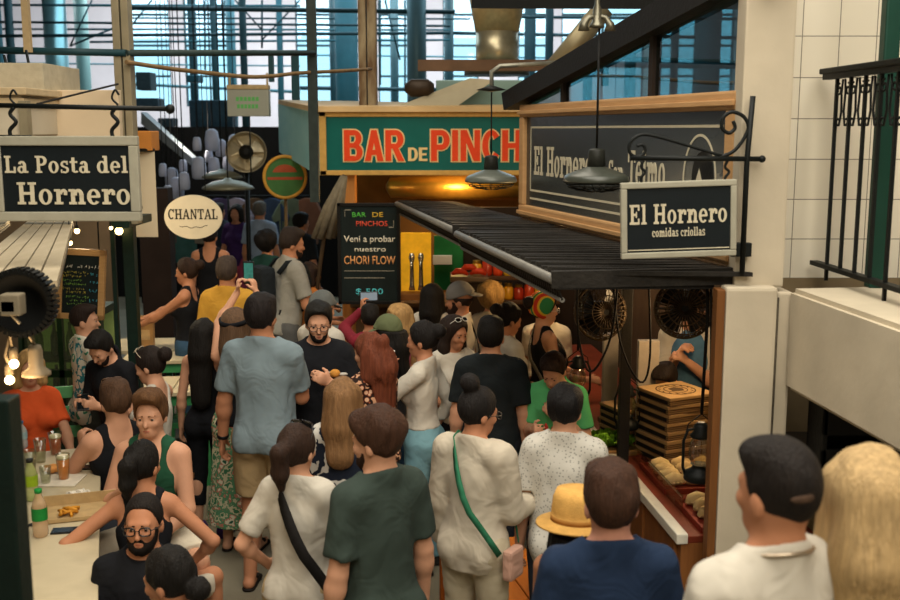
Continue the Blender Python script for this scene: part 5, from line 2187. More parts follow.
# round green and orange sign
rs = empty('round_sign', W(285, 177, 11.6), math.radians(8), 'round green and red sign with an orange rim on a pole', 'sign')
b = bmesh.new()
r = 22 / FPX * 11.6
Mo = plane_mat((0, 0, 0), (1, 0, 0), (0, 0, 1))
lathe(b, [(r, -.03), (r, .03), (r * .86, .035), (r * .86, -.03)], 40, M=Mo)
obj('rim', b, mat('#c7913a', .5, var=.1), rs)
b = bmesh.new()
prism(b, arc_pts(0, 0, r * .87, r * .87, 0, 352.5, 47), -.02, .02, 0, Mo)
obj('sign_panel', b, mat('#3f6b38', .5, var=.15, scale=6), rs)
b = bmesh.new()
prism(b, arc_pts(0, .035, r * .55, r * .42, 10, 170, 20), .02, .023, 0, Mo)
prism(b, [(-.19, -.03), (.19, -.03), (.19, .0), (-.19, .0)], .02, .023, 0, Mo)
obj('emblem', b, mat('#a24a2a', .5, var=.1), rs)
b = bmesh.new()
tube(b, [(0, .06, r), (0, .06, -rs.location.z)], .02, 8)
obj('pole', b, mat('#6b5636', .5), rs)

# light box with green print, big fan, flat lamps far down the aisle
lb_ = empty('light_box', W(249, 103, 11.8), 0, 'grey hanging light box with faint green writing above the round fan', 'sign')
b = bmesh.new()
hw, hh_ = 20.5 / FPX * 11.8, 13 / FPX * 11.8
bx(b, (-hw, -.06, -hh_), (hw, .06, hh_), .01)
obj('sign_panel', b, mat('#9a9a8c', .5, var=.06, scale=4), lb_)
b = bmesh.new()
bx(b, (-hw, -.07, hh_), (hw, .07, hh_ + .05), .01)
for q in (-1, 1):
    tube(b, [(q * hw * .9, 0, hh_), (q * hw * .9, 0, hh_ + .18)], .012, 6)
obj('top_rail', b, mat('#b39a70', .6), lb_)
b = bmesh.new()
Mo = plane_mat((0, -.061, 0), (1, 0, 0), (0, 0, 1))
for q, wq in ((.02, .26), (-.06, .24)):
    for k in range(6):
        x = -wq / 2 + k * wq / 6
        rect_line(b, x, q, x + wq / 8, q + .045, Mo)
obj('lettering', b, mat('#5fae5e', .5, var=0), lb_)
b = bmesh.new()
tube(b, [(0, 0, -hh_), (0, 0, -.9)], .008, 6)
obj('rod', b, M_iron, lb_)

fan = empty('round_fan', W(246, 152, 13.2), math.radians(12), 'large round metal drum fan far down the aisle', 'fan')
b = bmesh.new()
r = 19.5 / FPX * 13.2
Mo = plane_mat((0, 0, 0), (1, 0, 0), (0, 0, 1))
lathe(b, [(r * .9, -.14), (r, -.1), (r, .1), (r * 1.03, .12), (r * .97, .12), (r * .93, -.12)], 36, M=Mo)
obj('drum', b, mat('#b0a284', .35, .6, var=.1), fan)
b = bmesh.new()
for k in range(5):
    a = 2 * PI * k / 5
    slab4(b, [Mo @ Vector((.05 * math.cos(a), .05 * math.sin(a), .0)), Mo @ Vector((r * .9 * math.cos(a), r * .9 * math.sin(a), .03)),
              Mo @ Vector((r * .9 * math.cos(a + .9), r * .9 * math.sin(a + .9), -.03)), Mo @ Vector((.05 * math.cos(a + .9), .05 * math.sin(a + .9), -.0))], (0, .008, 0))
obj('blades', b, mat('#c9bda0', .35, .5), fan)
b = bmesh.new()
lathe(b, [(.09, -.06), (.09, .08), (.03, .12)], 20, M=Mo)
obj('hub', b, mat('#1a1a18', .5), fan)
b = bmesh.new()
tube(b, [(0, 0, -r), (0, 0, -fan.location.z)], .03, 8)
obj('stand', b, M_iron, fan)

for px, py, wpx, lb in ((228, 187, 52, 'nearer flat enamel lamp shade beside the oval CHANTAL sign'), (222, 176, 40, 'farther flat enamel lamp shade above the nearer one')):
    Y = 12.0 if wpx > 45 else 13.0
    e = empty('flat_lamp', W(px, py, Y), 0, lb, 'lamp', 'flat lamps down the aisle')
    r = wpx / FPX * Y / 2
    b = bmesh.new()
    lathe(b, [(r * .1, r * .35), (r * .2, r * .28), (r * .6, r * .2), (r * .95, r * .02), (r, -.02), (r * .9, -.03), (r * .3, r * .12)], 28)
    obj('lamp_shade', b, mat('#6d6a58', .4, .3, var=.1), e)
    b = bmesh.new()
    tube(b, [(0, 0, r * .3), (0, 0, 7.2 - e.location.z)], .008, 6)
    obj('cable', b, M_iron, e)
# pale paper lanterns hanging in the far stalls
lan = [(197, 144), (212, 140), (221, 148), (209, 156), (199, 168), (214, 166), (183, 166), (172, 178), (184, 181), (163, 170), (235, 145), (228, 164), (168, 192), (177, 188)]
LM = mat('#a9aec2', .6, var=.1, scale=8)
for k, (px, py) in enumerate(lan):
    Y = 14.0 + (k % 4) * .4
    b = bmesh.new()
    h2 = .09 + .03 * ((k * 2) % 3)
    w2 = .06 + .02 * ((k * 5) % 3)
    lathe(b, [(w2 * .6, -h2), (w2 * .95, -h2 * .85), (w2, 0), (w2 * .8, h2 * .8), (.03, h2)], 14)
    e = obj('hanging_lantern', b, LM)
    e.location = W(px, py, Y)
    b = bmesh.new()
    tube(b, [(0, 0, h2), (0, 0, 7.2 - e.location.z)], .006, 5)
    obj('cord', b, M_iron, e)
    tag(e, 'small pale lavender lantern hanging among its like in the far dark stalls', 'lantern', 'pale lanterns of the far stalls')
# garments hanging on a rail in the far stalls
b = bmesh.new()
ra, rb_ = W(138, 196, 16.4), W(318, 196, 16.4)
tube(b, [ra, rb_], .015, 8)
for q in (ra, rb_, (ra + rb_) / 2):
    tube(b, [q, Vector((q.x, q.y, 0))], .02, 8)
tag(obj('clothes_rail', b, M_iron), 'dark metal clothes rail across the far stalls', 'rail')
gc = [('#3a4a52', 'slate'), ('#5a2f34', 'maroon'), ('#2f4f4c', 'teal'), ('#6a6458', 'taupe'), ('#3b3550', 'violet'), ('#7a7684', 'lavender grey'), ('#4a3a2a', 'brown'), ('#2a3a50', 'navy'), ('#5c6a5a', 'sage'), ('#6a4a3a', 'rust')]
for k, (hx, cn) in enumerate(gc):
    t = (k + .6) / 10.2
    p = ra.lerp(rb_, t)
    b = bmesh.new()
    ln = .75 + .15 * ((k * 7) % 3)
    poly = [(-.16, -ln), (.16, -ln), (.17, -.35), (.26, -.42), (.29, -.32), (.15, -.07), (.05, -.03), (-.05, -.03), (-.15, -.07), (-.29, -.32), (-.26, -.42), (-.17, -.35)]
    prism(b, poly, -.035, .035, 0, plane_mat((0, 0, 0), (1, .35 * (-1) ** k, 0), (0, 0, 1)))
    bmesh.ops.bevel(b, geom=b.edges[:], offset=.012, segments=1, affect='EDGES')
    o = obj('hanging_garment', b, mat(hx, .9, var=.2, scale=5))
    o.location = p
    tag(o, '%s garment hanging on the rail across the far stalls' % cn, 'garment', 'garments on the far rail')
point_light('far_stall_fill', (W(190, 150, 15).x, 15.2, 2.6), 12, (1.0, .85, .7), .1)  # unseen fill, added so the far stalls do not go black
# sloping grey chute and machines in the far left
b = bmesh.new()
slab4(b, [W(141, 112, 15), W(192, 158, 15), W(192, 166, 15), W(141, 124, 15)], (0, .3, 0))
tag(obj('sloping_chute', b, mat('#6c7478', .5, .3)), 'grey sloping metal chute behind the white banner', 'chute')
for (x0, y0, x1, y1, Y, cc, lb) in ((136, 72, 150, 90, 19, '#26353a', 'small dark picture high on the pale wall beside the beige post'), (136, 98, 158, 110, 19, '#23343c', 'dark display box on the pale wall behind the rod'),
                                    (190, 100, 232, 135, 18, '#1b3440', 'large dark teal machine box far behind the light box'), (186, 75, 198, 82, 18, '#23505e', 'small teal box on the far columns'),
                                    (158, 118, 172, 132, 18, '#22343c', 'small dark box standing above the grey chute')):
    b = bmesh.new()
    a_, c_ = W(x0, y1, Y), W(x1, y0, Y)
    bx(b, (a_.x, Y, a_.z), (c_.x, Y + .4, c_.z), .02)
    tag(obj('wall_box', b, mat(cc, .6, var=.2)), lb, 'box')

# cabinet with bottles in the left stall
cab = empty('bottle_cabinet', (W(22, 400, 8.3).x, 8.3, 0), 0, 'dark green glazed cabinet of bottles behind the left counter', 'cabinet')
wc = W(106, 350, 8.3).x - W(22, 350, 8.3).x
b = bmesh.new()
for lo, hi in (((0, 0, 0), (wc, .4, .5)), ((0, 0, 1.22), (wc, .4, 1.28)), ((0, 0, .5), (.05, .06, 1.22)), ((wc - .05, 0, .5), (wc, .06, 1.22)), ((wc / 2 - .02, 0, .5), (wc / 2 + .02, .05, 1.22)), ((0, .38, .5), (wc, .4, 1.22)), ((0, 0, .72), (wc, .05, .78)), ((0, .02, .84), (wc, .38, .86))):
    bx(b, lo, hi)
obj('carcass', b, mat('#1d2f24', .5, var=.1), cab)
b = bmesh.new()
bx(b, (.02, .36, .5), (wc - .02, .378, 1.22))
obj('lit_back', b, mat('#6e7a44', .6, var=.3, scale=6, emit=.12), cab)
obj('glass_door', box((.03, .0, .5), (wc - .03, .006, 1.22)), glass_mat('#d8e6c8', .12), cab)
for k in range(10):
    x = cab.location.x + .09 + (k % 5) * (wc - .16) / 4
    z = .78 if k < 5 else .86
    if k < 5:
        z = .5
    b = bmesh.new()
    lathe(b, [(.03, 0), (.034, .02), (.034, .16), (.013, .22), (.013, .28)], 12)
    o = obj('bottle', b, mat(['#3d5a24', '#6a5a20', '#2c4a2a', '#8a6a2a', '#4a6a30'][(k * 2) % 5], .2, var=0, bump=0))
    o.location = (x, 8.5, z)
    tag(o, 'dark bottle, %s from the left on the %s level of the glazed cabinet' % (['first', 'second', 'third', 'fourth', 'fifth'][k % 5], 'lower' if k < 5 else 'upper'), 'bottle', 'bottles in the glazed cabinet')
# ------------------------------------------------------------------ the food counter of the stall
ct = empty('food_counter', (1.075, 4.64, 0), math.atan2(.979, -.105) - PI / 2, 'wooden food counter with a white edge beside the pillar', 'counter')
LC = 4.4
b = bmesh.new()
bx(b, (.0, 0, 0), (.05, LC, .80))
bx(b, (.05, 0, 0), (.62, .05, .80))
for k in range(9):
    bx(b, (-.015, .05 + k * .52, .04), (.0, .07 + k * .52, .78))
obj('front', b, wood('#6b4122', '#8f5c30', 4, stretch=(12, 3, 1)), ct)
obj('worktop', box((.03, .0, .80), (.64, LC, .835), .004), mat('#6e2f1e', .45, var=.2, scale=5), ct)
obj('white_edge', box((-.025, -.01, .80), (.03, LC, .85), .006), mat('#c9c4b4', .4, var=.05), ct)
obj('glass_guard', box((.10, .3, .835), (.106, 1.5, .92)), glass_mat('#dfe8e4', .2), ct)
Mct = Matrix.Translation(ct.location) @ Matrix.Rotation(ct.rotation_euler.z, 4, 'Z')


def onct(x, y, z=.836):
    return Mct @ Vector((x, y, z))


# trays of filled rolls
def tray(x, y, w, d, label, hx):
    b_ = bmesh.new()
    bx(b_, (-w / 2, -d / 2, 0), (w / 2, d / 2, .012), .003)
    for q in (-1, 1):
        bx(b_, (-w / 2, q * d / 2 - .006, 0), (w / 2, q * d / 2 + .006, .03))
        bx(b_, (q * w / 2 - .006, -d / 2, 0), (q * w / 2 + .006, d / 2, .03))
    o = obj('food_tray', b_, mat(hx, .5, .2))
    o.location = onct(x, y)
    o.rotation_euler = (0, 0, ct.rotation_euler.z)
    return tag(o, label, 'tray', 'trays on the counter')


tray(.32, .22, .42, .38, 'red tray of pale filled pastries nearest the wooden post', '#7a2a1c')
tray(.30, .78, .40, .44, 'red tray of pastries in front of the pizza box stack', '#7a3020')
tray(.30, 1.72, .40, .50, 'wooden tray of food left of the pizza box stack', '#5a3b22')
BRD = ramp_mat('noise', ('#a98b58', '#d0b784', '#8a9058'), scale=14, rough=.7)
pl_ = ['first', 'second', 'third', 'fourth', 'fifth', 'sixth', 'seventh']
for ti, (tx, ty, nx_, ny_) in enumerate(((.32, .22, 3, 4), (.30, .78, 3, 4), (.30, 1.72, 2, 4))):
    for i in range(nx_):
        for j in range(ny_):
            b = bmesh.new()
            L_ = .05
            pts = [(-L_ * 1.15, 0, .006), (-L_ * .7, .004, .02), (0, .008, .027), (L_ * .7, .004, .02), (L_ * 1.15, 0, .006)]
            tube(b, pts, [.010, .030, .038, .030, .010], 12)
            for f in range(6):
                t = -1 + 2 * f / 5
                ball(b, (t * L_, -.030 * (1 - t * t * .6), .012), (.008, .007, .006), 6)
            o = obj('filled_pastry', b, BRD)
            o.location = onct(tx - .12 + i * (.24 / max(1, nx_ - 1)), ty - .13 + j * .087, .838 + .02)
            o.rotation_euler = (rnd.uniform(-.2, .2), rnd.uniform(-.15, .15), ct.rotation_euler.z + rnd.uniform(-.35, .35))
            tag(o, '%s pastry of the %s row from the customers, %s' % (pl_[j], pl_[i], ['on the tray by the post', 'on the tray before the boxes', 'on the wooden tray'][ti]), 'pastry', 'filled pastries on the counter')

# pizza boxes
KR = mat('#a5865a', .75, var=.12, scale=8, bump=.08)
KS = ramp_mat('waveZ', ('#8d6f48', '#5a4630'), scale=30, rough=.8)
PR = mat('#4d3a22', .8, var=.1)


def pizza_box(loc, rz, w, h, label):
    e = empty('pizza_box', loc, rz, label, 'box', 'stacked pizza boxes')
    b_ = bmesh.new()
    bx(b_, (-w / 2, -w / 2, 0), (w / 2, w / 2, h * .9), .003)
    obj('tray', b_, KS, e)
    b_ = bmesh.new()
    bx(b_, (-w / 2 - .003, -w / 2 - .003, h * .62), (w / 2 + .003, w / 2 + .003, h), .003)
    obj('lid', b_, KR, e)
    b_ = bmesh.new()
    bx(b_, (-w / 2 - .005, -w / 2 + .02, h * .18), (-w / 2 - .001, w / 2 - .02, h * .55))
    obj('side_print', b_, mat('#1f1a14', .7, var=.4, scale=40), e)
    return e


bc = onct(.34, 1.18)
hB_ = .050
nb = 8
names = ['lowest', 'second lowest', 'third lowest', 'fourth lowest', 'fourth highest', 'third highest', 'second highest', 'topmost']
for k in range(nb):
    e = pizza_box((bc.x + rnd.uniform(-.006, .006), bc.y + rnd.uniform(-.006, .006), .836 + k * hB_), ct.rotation_euler.z + .32 + rnd.uniform(-.03, .03), .31, hB_ - .001,
                  '%s kraft pizza box of the tall stack beside the black lantern' % names[k])
    if k == nb - 1:
        b = bmesh.new()
        for rr, wd in ((.115, .008), (.07, .005)):
            o_, i_ = ring_poly(0, 0, rr, rr, wd, wd, 0, 360, 36)
            for q in range(36):
                prism(b, [o_[q], o_[q + 1], i_[q + 1], i_[q]], hB_ - .001, hB_ + .0005)
        for q in range(14):
            a = 2 * PI * q / 14
            prism(b, [(.085 * math.cos(a), .085 * math.sin(a)), (.10 * math.cos(a + .1), .10 * math.sin(a + .1)), (.10 * math.cos(a + .25), .10 * math.sin(a + .25))], hB_ - .001, hB_ + .0005)
        prism(b, [(-.04, -.03), (.03, -.04), (.05, .0), (.02, .045), (-.03, .03)], hB_ - .001, hB_ + .0005)
        obj('lid_print', b, PR, e)
bc2 = onct(.20, 1.62)
for k in range(4):
    pizza_box((bc2.x, bc2.y + .02, .85 + k * hB_ * .9), ct.rotation_euler.z + .3 + rnd.uniform(-.04, .04), .25, hB_ * .9 - .001,
              '%s kraft pizza box of the low stack left of the tall one' % ['lowest', 'second', 'third', 'topmost'][k])


# kerosene lanterns hanging from the awning
def kerosene_lantern(label, px, py_top, py_bot, Y, cord=True, ztop=None):
    zb_, zt_ = W(px, py_bot, Y).z, W(px, py_top, Y).z
    h = zt_ - zb_
    c = W(px, py_bot, Y)
    e = empty('kerosene_lantern', c, 0, label, 'lantern', 'kerosene lanterns at the stall')
    r = h * .17
    b_ = bmesh.new()
    lathe(b_, [(r * 1.25, 0), (r * 1.35, h * .03), (r * 1.3, h * .12), (r * .8, h * .17), (r * .55, h * .22), (r * .8, h * .25)], 20)
    obj('fuel_tank', b_, M_iron, e)
    b_ = bmesh.new()
    lathe(b_, [(r * .65, h * .25), (r * 1.0, h * .40), (r * .95, h * .52), (r * .6, h * .66)], 20, capb=False, capt=False)
    obj('glass_globe', b_, glass_mat('#e8e0c8', .25), e)
    b_ = bmesh.new()
    lathe(b_, [(r * .85, h * .65), (r * .95, h * .68), (r * .6, h * .74), (r * .65, h * .82), (r * .3, h * .88)], 20)
    obj('chimney_cap', b_, M_iron, e)
    b_ = bmesh.new()
    for q in (-1, 1):
        tube(b_, [(q * r * 1.2, 0, h * .08), (q * r * 1.45, 0, h * .2), (q * r * 1.45, 0, h * .6), (q * r * 1.1, 0, h * .76), (q * r * .5, 0, h * .78)], r * .13, 8)
    obj('side_tubes', b_, M_iron, e)
    b_ = bmesh.new()
    tube(b_, [(-r * 1.4, 0, h * .6), (-r * 1.1, 0, h * .85), (0, 0, h), (r * 1.1, 0, h * .85), (r * 1.4, 0, h * .6)], r * .06, 6)
    obj('bail', b_, M_iron, e)
    if cord:
        b_ = bmesh.new()
        tube(b_, [(0, 0, h), (.01, 0, (zE - c.z) * .8), (0, 0, (ztop or zE) - c.z)], .008, 6)
        obj('cord', b_, mat('#161412', .8), e)
    return e


kerosene_lantern('black kerosene lantern hanging on a cord in front of the pizza box stack', 699, 414, 480, 4.75)
kerosene_lantern('dark kerosene lantern hanging between the lettuce and the pizza boxes', 627, 378, 428, 5.9)
kerosene_lantern('brass-lit kerosene lantern hanging beside the man in the green t-shirt', 577, 350, 400, 6.35)


# caged round fans under the awning
def cage_fan(label, px, py, wpx, Y, tilt, yaw):
    c = W(px, py, Y)
    r = wpx / FPX * Y / 2
    e = empty('caged_fan', c, 0, label, 'fan', 'caged fans under the awning')
    e.rotation_euler = (math.radians(tilt), 0, math.radians(yaw))
    Mo_ = plane_mat((0, 0, 0), (1, 0, 0), (0, 0, 1))
    b_ = bmesh.new()
    for q in range(28):
        a = 2 * PI * q / 28
        for sg_ in (-1, 1):
            tube(b_, [Mo_ @ Vector((r * t_ * math.cos(a), r * t_ * math.sin(a), sg_ * d_)) for t_, d_ in ((.12, .07), (.6, .075), (.9, .05), (1, .0))], .0028, 4)
    for sg_, t_, d_ in ((1, .6, .075), (-1, .6, .075), (1, .9, .05), (-1, .9, .05)):
        tube(b_, [Mo_ @ Vector((r * t_ * math.cos(2 * PI * q / 32), r * t_ * math.sin(2 * PI * q / 32), sg_ * d_)) for q in range(33)], .003, 4)
    tube(b_, [Mo_ @ Vector((r * math.cos(2 * PI * q / 40), r * math.sin(2 * PI * q / 40), 0)) for q in range(41)], .010, 6)
    obj('cage', b_, mat('#4a3c2a', .4, .6), e)
    b_ = bmesh.new()
    for q in range(4):
        a = 2 * PI * q / 4 + .3
        n_ = 6
        for w_i in range(n_):
            a0, a1 = a + w_i * .17, a + (w_i + 1) * .17
            z0_, z1_ = -.03 + w_i * .01, -.03 + (w_i + 1) * .01
            slab4(b_, [Mo_ @ Vector((r * .15 * math.cos(a0), r * .15 * math.sin(a0), z0_)), Mo_ @ Vector((r * .86 * math.cos(a0), r * .86 * math.sin(a0), z0_)),
                       Mo_ @ Vector((r * .86 * math.cos(a1), r * .86 * math.sin(a1), z1_)), Mo_ @ Vector((r * .15 * math.cos(a1), r * .15 * math.sin(a1), z1_))], (0, .004, 0))
    obj('blades', b_, mat('#1f1d19', .35, .4), e)
    b_ = bmesh.new()
    lathe(b_, [(.03, -.16), (.055, -.14), (.06, -.05), (.06, .05), (.04, .07)], 16, M=Mo_)
    obj('motor', b_, mat('#131210', .5), e)
    b_ = bmesh.new()
    tube(b_, [Vector((0, .12, 0)), Vector((0, .16, .1)), Vector((0, .16, zE + .0 - c.z))], .014, 8)
    obj('stem', b_, mat('#131210', .5), e)
    return e


cage_fan('right caged fan under the awning, in front of the worker', 684, 309, 58, 5.0, -12, -8)
cage_fan('left caged fan under the awning, above the lettuce', 600, 312, 56, 5.6, -8, 22)
b = bmesh.new()
c = W(626, 330, 5.75)
bx(b, (c.x - .03, 5.72, .84), (c.x + .03, 5.78, zE), .004)
struct('post', b, mat('#1b1814', .6))
# hanging looped cables
for k, (x0, y0, x1, y1, xm, ym, Y) in enumerate(((578, 290, 620, 300, 590, 372, 5.3), (612, 300, 648, 330, 640, 382, 5.4))):
    b = bmesh.new()
    tube(b, crm([W(x0, y0 - 34, Y), W((x0 + xm) / 2 - 6, (y0 + ym) / 2, Y), W(xm, ym, Y), W((x1 + xm) / 2 + 6, (y1 + ym) / 2, Y), W(x1, 258, Y)]), .006, 6)
    tag(obj('looped_cable', b, mat('#151311', .7)), ['thin black cable looping below the left caged fan', 'thin black cable looping beside the dark awning post'][k], 'cable')
b = bmesh.new()
tube(b, [W(711, 284, 4.66), W(711, 350, 4.66), W(710, 398, 4.66)], .005, 6)
tag(obj('dangling_wire', b, mat('#151311', .7)), 'thin wire hanging by the wooden post', 'wire')
# two pale grey upright panels
for k, (x0, x1, y0, y1, Y) in enumerate(((604, 619, 334, 412, 6.5), (639, 660, 341, 398, 6.1))):
    b = bmesh.new()
    bx(b, (W(x0, y0, Y).x, Y, .84), (W(x1, y0, Y).x, Y + .06, W(x0, y0, Y).z), .006)
    tag(obj('upright_panel', b, mat('#9a9084', .6, var=.06)), ['pale upright panel behind the lettuce', 'pale upright panel behind the tall pizza box stack'][k], 'panel')
# heap of lettuce: frilly heads
for k, (px, py) in enumerate(((598, 413), (609, 410), (620, 411))):
    Yl = 5.95
    c = W(px, py, Yl)
    b = bmesh.new()
    r_ = random.Random(k + 3)
    for q in range(16):
        a = 2 * PI * q / 8 + (q // 8) * .4
        tl = .75 if q < 8 else 1.25
        rr = .075 if q < 8 else .045
        base_ = Vector((0, 0, 0))
        mid = Vector((rr * .8 * math.cos(a), rr * .8 * math.sin(a), .03 * tl))
        n_ = 7
        row0 = [bm_v for bm_v in (b.verts.new(base_ + Vector((.012 * math.cos(a + t_), .012 * math.sin(a + t_), 0))) for t_ in np.linspace(-.5, .5, n_))]
        row1 = [b.verts.new(mid + Vector((-math.sin(a), math.cos(a), 0)) * t_ * .035 + Vector((0, 0, r_.uniform(-.006, .006)))) for t_ in np.linspace(-1, 1, n_)]
        row2 = [b.verts.new(mid * 1.35 + Vector((-math.sin(a), math.cos(a), 0)) * t_ * .04 + Vector((0, 0, .015 + r_.uniform(-.012, .014)))) for t_ in np.linspace(-1, 1, n_)]
        for A_, B_ in ((row0, row1), (row1, row2)):
            for w_i in range(n_ - 1):
                f = b.faces.new((A_[w_i], A_[w_i + 1], B_[w_i + 1], B_[w_i]))
                f.smooth = True
    bmesh.ops.solidify(b, geom=b.faces[:], thickness=.003)
    o = obj('lettuce', b, mat('#7fae2c', .5, var=.3, scale=30, bump=.2))
    o.location = (c.x, c.y, .868)
    o.scale = (1.1, 1.1, 1.2)
    tag(o, ['leftmost', 'middle', 'rightmost'][k] + ' of three bright green frilly lettuces on the counter', 'lettuce', 'lettuces on the counter')
b = bmesh.new()
c = W(608, 420, 5.9)
bx(b, (c.x - .17, 5.86, .836), (c.x + .17, 6.06, .866), .006)
tag(obj('chopping_board', b, wood('#7b5631', '#a27a48', 5)), 'wooden board carrying the lettuces', 'board')

# ------------------------------------------------------------------ drinks table at the left
ZT = .78
T0, T1 = Wz(98, 600, ZT), Wz(101, 446, ZT)
dT = (T1 - T0)
dT.z = 0
tb = empty('drinks_table', (T0.x, T0.y, 0), math.atan2(dT.y, dT.x) - PI / 2, 'long pale marbled table with drinks along the left edge', 'table')
LT = dT.length
WT = .86
M_marble = ramp_mat('noise', ('#7d7058', '#bdaf90', '#a89a7e'), scale=3, rough=.4, bump=.03)
b = bmesh.new()
bx(b, (-WT, -.6, ZT - .045), (0, LT, ZT), .006)
obj('tabletop', b, M_marble, tb)
b = bmesh.new()
bx(b, (-WT + .05, -.55, ZT - .12), (-.05, LT - .05, ZT - .045))
obj('apron', b, mat('#3a2b1c', .6), tb)
for x in (-WT + .1, -.1):
    for y in (-.45, LT - .12):
        obj('leg', box((x - .035, y - .035, 0), (x + .035, y + .035, ZT - .12), .004), mat('#2a211a', .6), tb)


def ontb(px, py):
    p = Wz(px, py, ZT + .001)
    return p


def glass_of(label, px, py, h, r, beer=None, fill=.8, foam=True):
    e = empty('pint_glass', ontb(px, py), 0, label, 'glass', 'glasses on the drinks table')
    b_ = bmesh.new()
    lathe(b_, [(r * .72, .0), (r * .74, .004), (r, h), (r * .95, h), (r * .68, .008)], 20, capt=False)
    obj('glass', b_, glass_mat('#eef0e6', .12), e)
    if beer:
        b_ = bmesh.new()
        lathe(b_, [(r * .66, .01), (r * (.68 + .25 * fill), h * fill)], 20)
        obj('beer', b_, mat(beer, .15, var=.05, bump=0, emit=.08), e)
        if foam:
            b_ = bmesh.new()
            lathe(b_, [(r * (.68 + .25 * fill), h * fill), (r * .93, h * fill + .012), (r * .8, h * fill + .018)], 20)
            obj('foam', b_, mat('#e6d9bc', .8), e)
    return e


glass_of('full pint of amber beer in the middle of the drinks table', 64, 480, .150, .038, '#e07a10', .82)
glass_of('pint of reddish beer near the woman in orange', 56, 454, .135, .04, '#a8441c', .75)
glass_of('empty glass left of the reddish beer', 41, 462, .14, .036)
glass_of('empty glass at the left edge beyond the bottles', 31, 474, .14, .036)
glass_of('small empty glass behind the green-labelled bottle', 46, 484, .10, .032)


def pet_bottle(label, px, py, h, lab, cap, liq):
    e = empty('plastic_bottle', ontb(px, py), 0, label, 'bottle', 'plastic bottles on the drinks table')
    r = .036
    b_ = bmesh.new()
    lathe(b_, [(r * .8, 0), (r, .01), (r, h * .28), (r * .94, h * .33), (r, h * .38), (r, h * .62), (r * .8, h * .74), (r * .42, h * .87), (r * .42, h * .93)], 20)
    obj('body', b_, mat(liq, .1, var=0, bump=0, alpha=.55), e)
    b_ = bmesh.new()
    lathe(b_, [(r * 1.015, h * .36), (r * 1.02, h * .62)], 20, capb=False, capt=False)
    obj('paper_label', b_, mat(lab, .5, var=.1, scale=30), e)
    b_ = bmesh.new()
    lathe(b_, [(r * .48, h * .92), (r * .48, h), (r * .3, h * 1.005)], 16)
    obj('cap', b_, mat(cap, .4, var=0), e)


pet_bottle('clear bottle with green label and green cap at the front', 41, 536, .235, '#1d7a34', '#1f8a3c', '#cfae86')
pet_bottle('bottle with lime label and dark cap behind the green-labelled one', 32, 500, .225, '#8fae24', '#2a2a26', '#b9c27a')
pet_bottle('small clear bottle with blue cap near the woman in orange', 22, 448, .17, '#9ab4b8', '#3a6a9a', '#c9cfcc')
# tray with fries and napkins
p0 = ontb(83, 512)
e = empty('cardboard_tray', p0, tb.rotation_euler.z, 'flat cardboard food tray with crumpled napkins', 'tray')
b = bmesh.new()
bx(b, (-.19, -.13, 0), (.17, .13, .006))
bx(b, (-.19, .12, 0), (.17, .13, .06))
bx(b, (-.19, -.13, 0), (.17, -.123, .022))
obj('card', b, mat('#b3976a', .8, var=.12), e)
for k, (px, py) in enumerate(((73, 502), (83, 500))):
    b = bmesh.new()
    bmesh.ops.create_icosphere(b, subdivisions=3, radius=.034)
    r_ = random.Random(k)
    for v in b.verts:
        v.co *= 1 + .35 * math.sin(v.co.x * 190 + k) * math.sin(v.co.y * 170) + r_.uniform(-.16, .16)
        v.co.z *= .75
    o = obj('crumpled_napkin', b, mat('#d8d0c0', .9))
    q = ontb(px, py)
    o.location = (q.x, q.y, ZT + .032)
    tag(o, ['left', 'right'][k] + ' crumpled white napkin on the cardboard tray', 'napkin')
b = bmesh.new()
r_ = random.Random(5)
for k in range(14):
    a = r_.uniform(0, PI)
    x, y = r_.uniform(-.03, .03), r_.uniform(-.03, .03)
    tube(b, [(x - .03 * math.cos(a), y - .03 * math.sin(a), .01 + .002 * k), (x, y, .016 + .002 * k), (x + .03 * math.cos(a), y + .03 * math.sin(a), .01 + .002 * k)], .007, 6)
o = obj('fries', b, mat('#c98a2c', .6, var=.2))
q = ontb(68, 516)
o.location = (q.x, q.y, ZT + .004)
o['kind'] = 'stuff'
tag(o, 'small heap of golden fries on the cardboard tray', 'fries')
b = bmesh.new()
q = ontb(52, 481)
bx(b, (-.14, -.10, 0), (.16, .10, .008), .003)
o = obj('paper_plate', b, mat('#cfc5b2', .8))
o.location = q
tag(o, 'white paper tray under the amber beer', 'plate')
b = bmesh.new()
bmesh.ops.create_icosphere(b, subdivisions=3, radius=.05)
for v in b.verts:
    v.co *= 1 + .25 * math.sin(v.co.x * 120) * math.sin(v.co.y * 110)
    v.co.z *= .4
o = obj('torn_bread', b, mat('#c98a4a', .8, var=.3, scale=30))
q2 = ontb(53, 473)
o.location = (q2.x, q2.y, ZT + .028)
tag(o, 'piece of golden bread on the white paper tray', 'bread')


def phone(name, loc, rot, label, screen='#0d1418', em=0.0, w=.074, h=.152):
    e = empty(name, loc, 0, label, 'phone')
    e.rotation_euler = rot
    obj('case', box((-w / 2, -h / 2, -.004), (w / 2, h / 2, .004), .003), mat('#121314', .3, var=0), e)
    obj('screen', box((-w / 2 + .007, -h / 2 + .012, .0041), (w / 2 - .007, h / 2 - .012, .0046)), ramp_mat('noise', ('#0d3434', '#3f8a84', '#0a1e20'), scale=18, rough=.2, bump=0) if em == 0 and screen == 'pic' else mat(screen, .15, var=0, bump=0, emit=em), e)
    return e


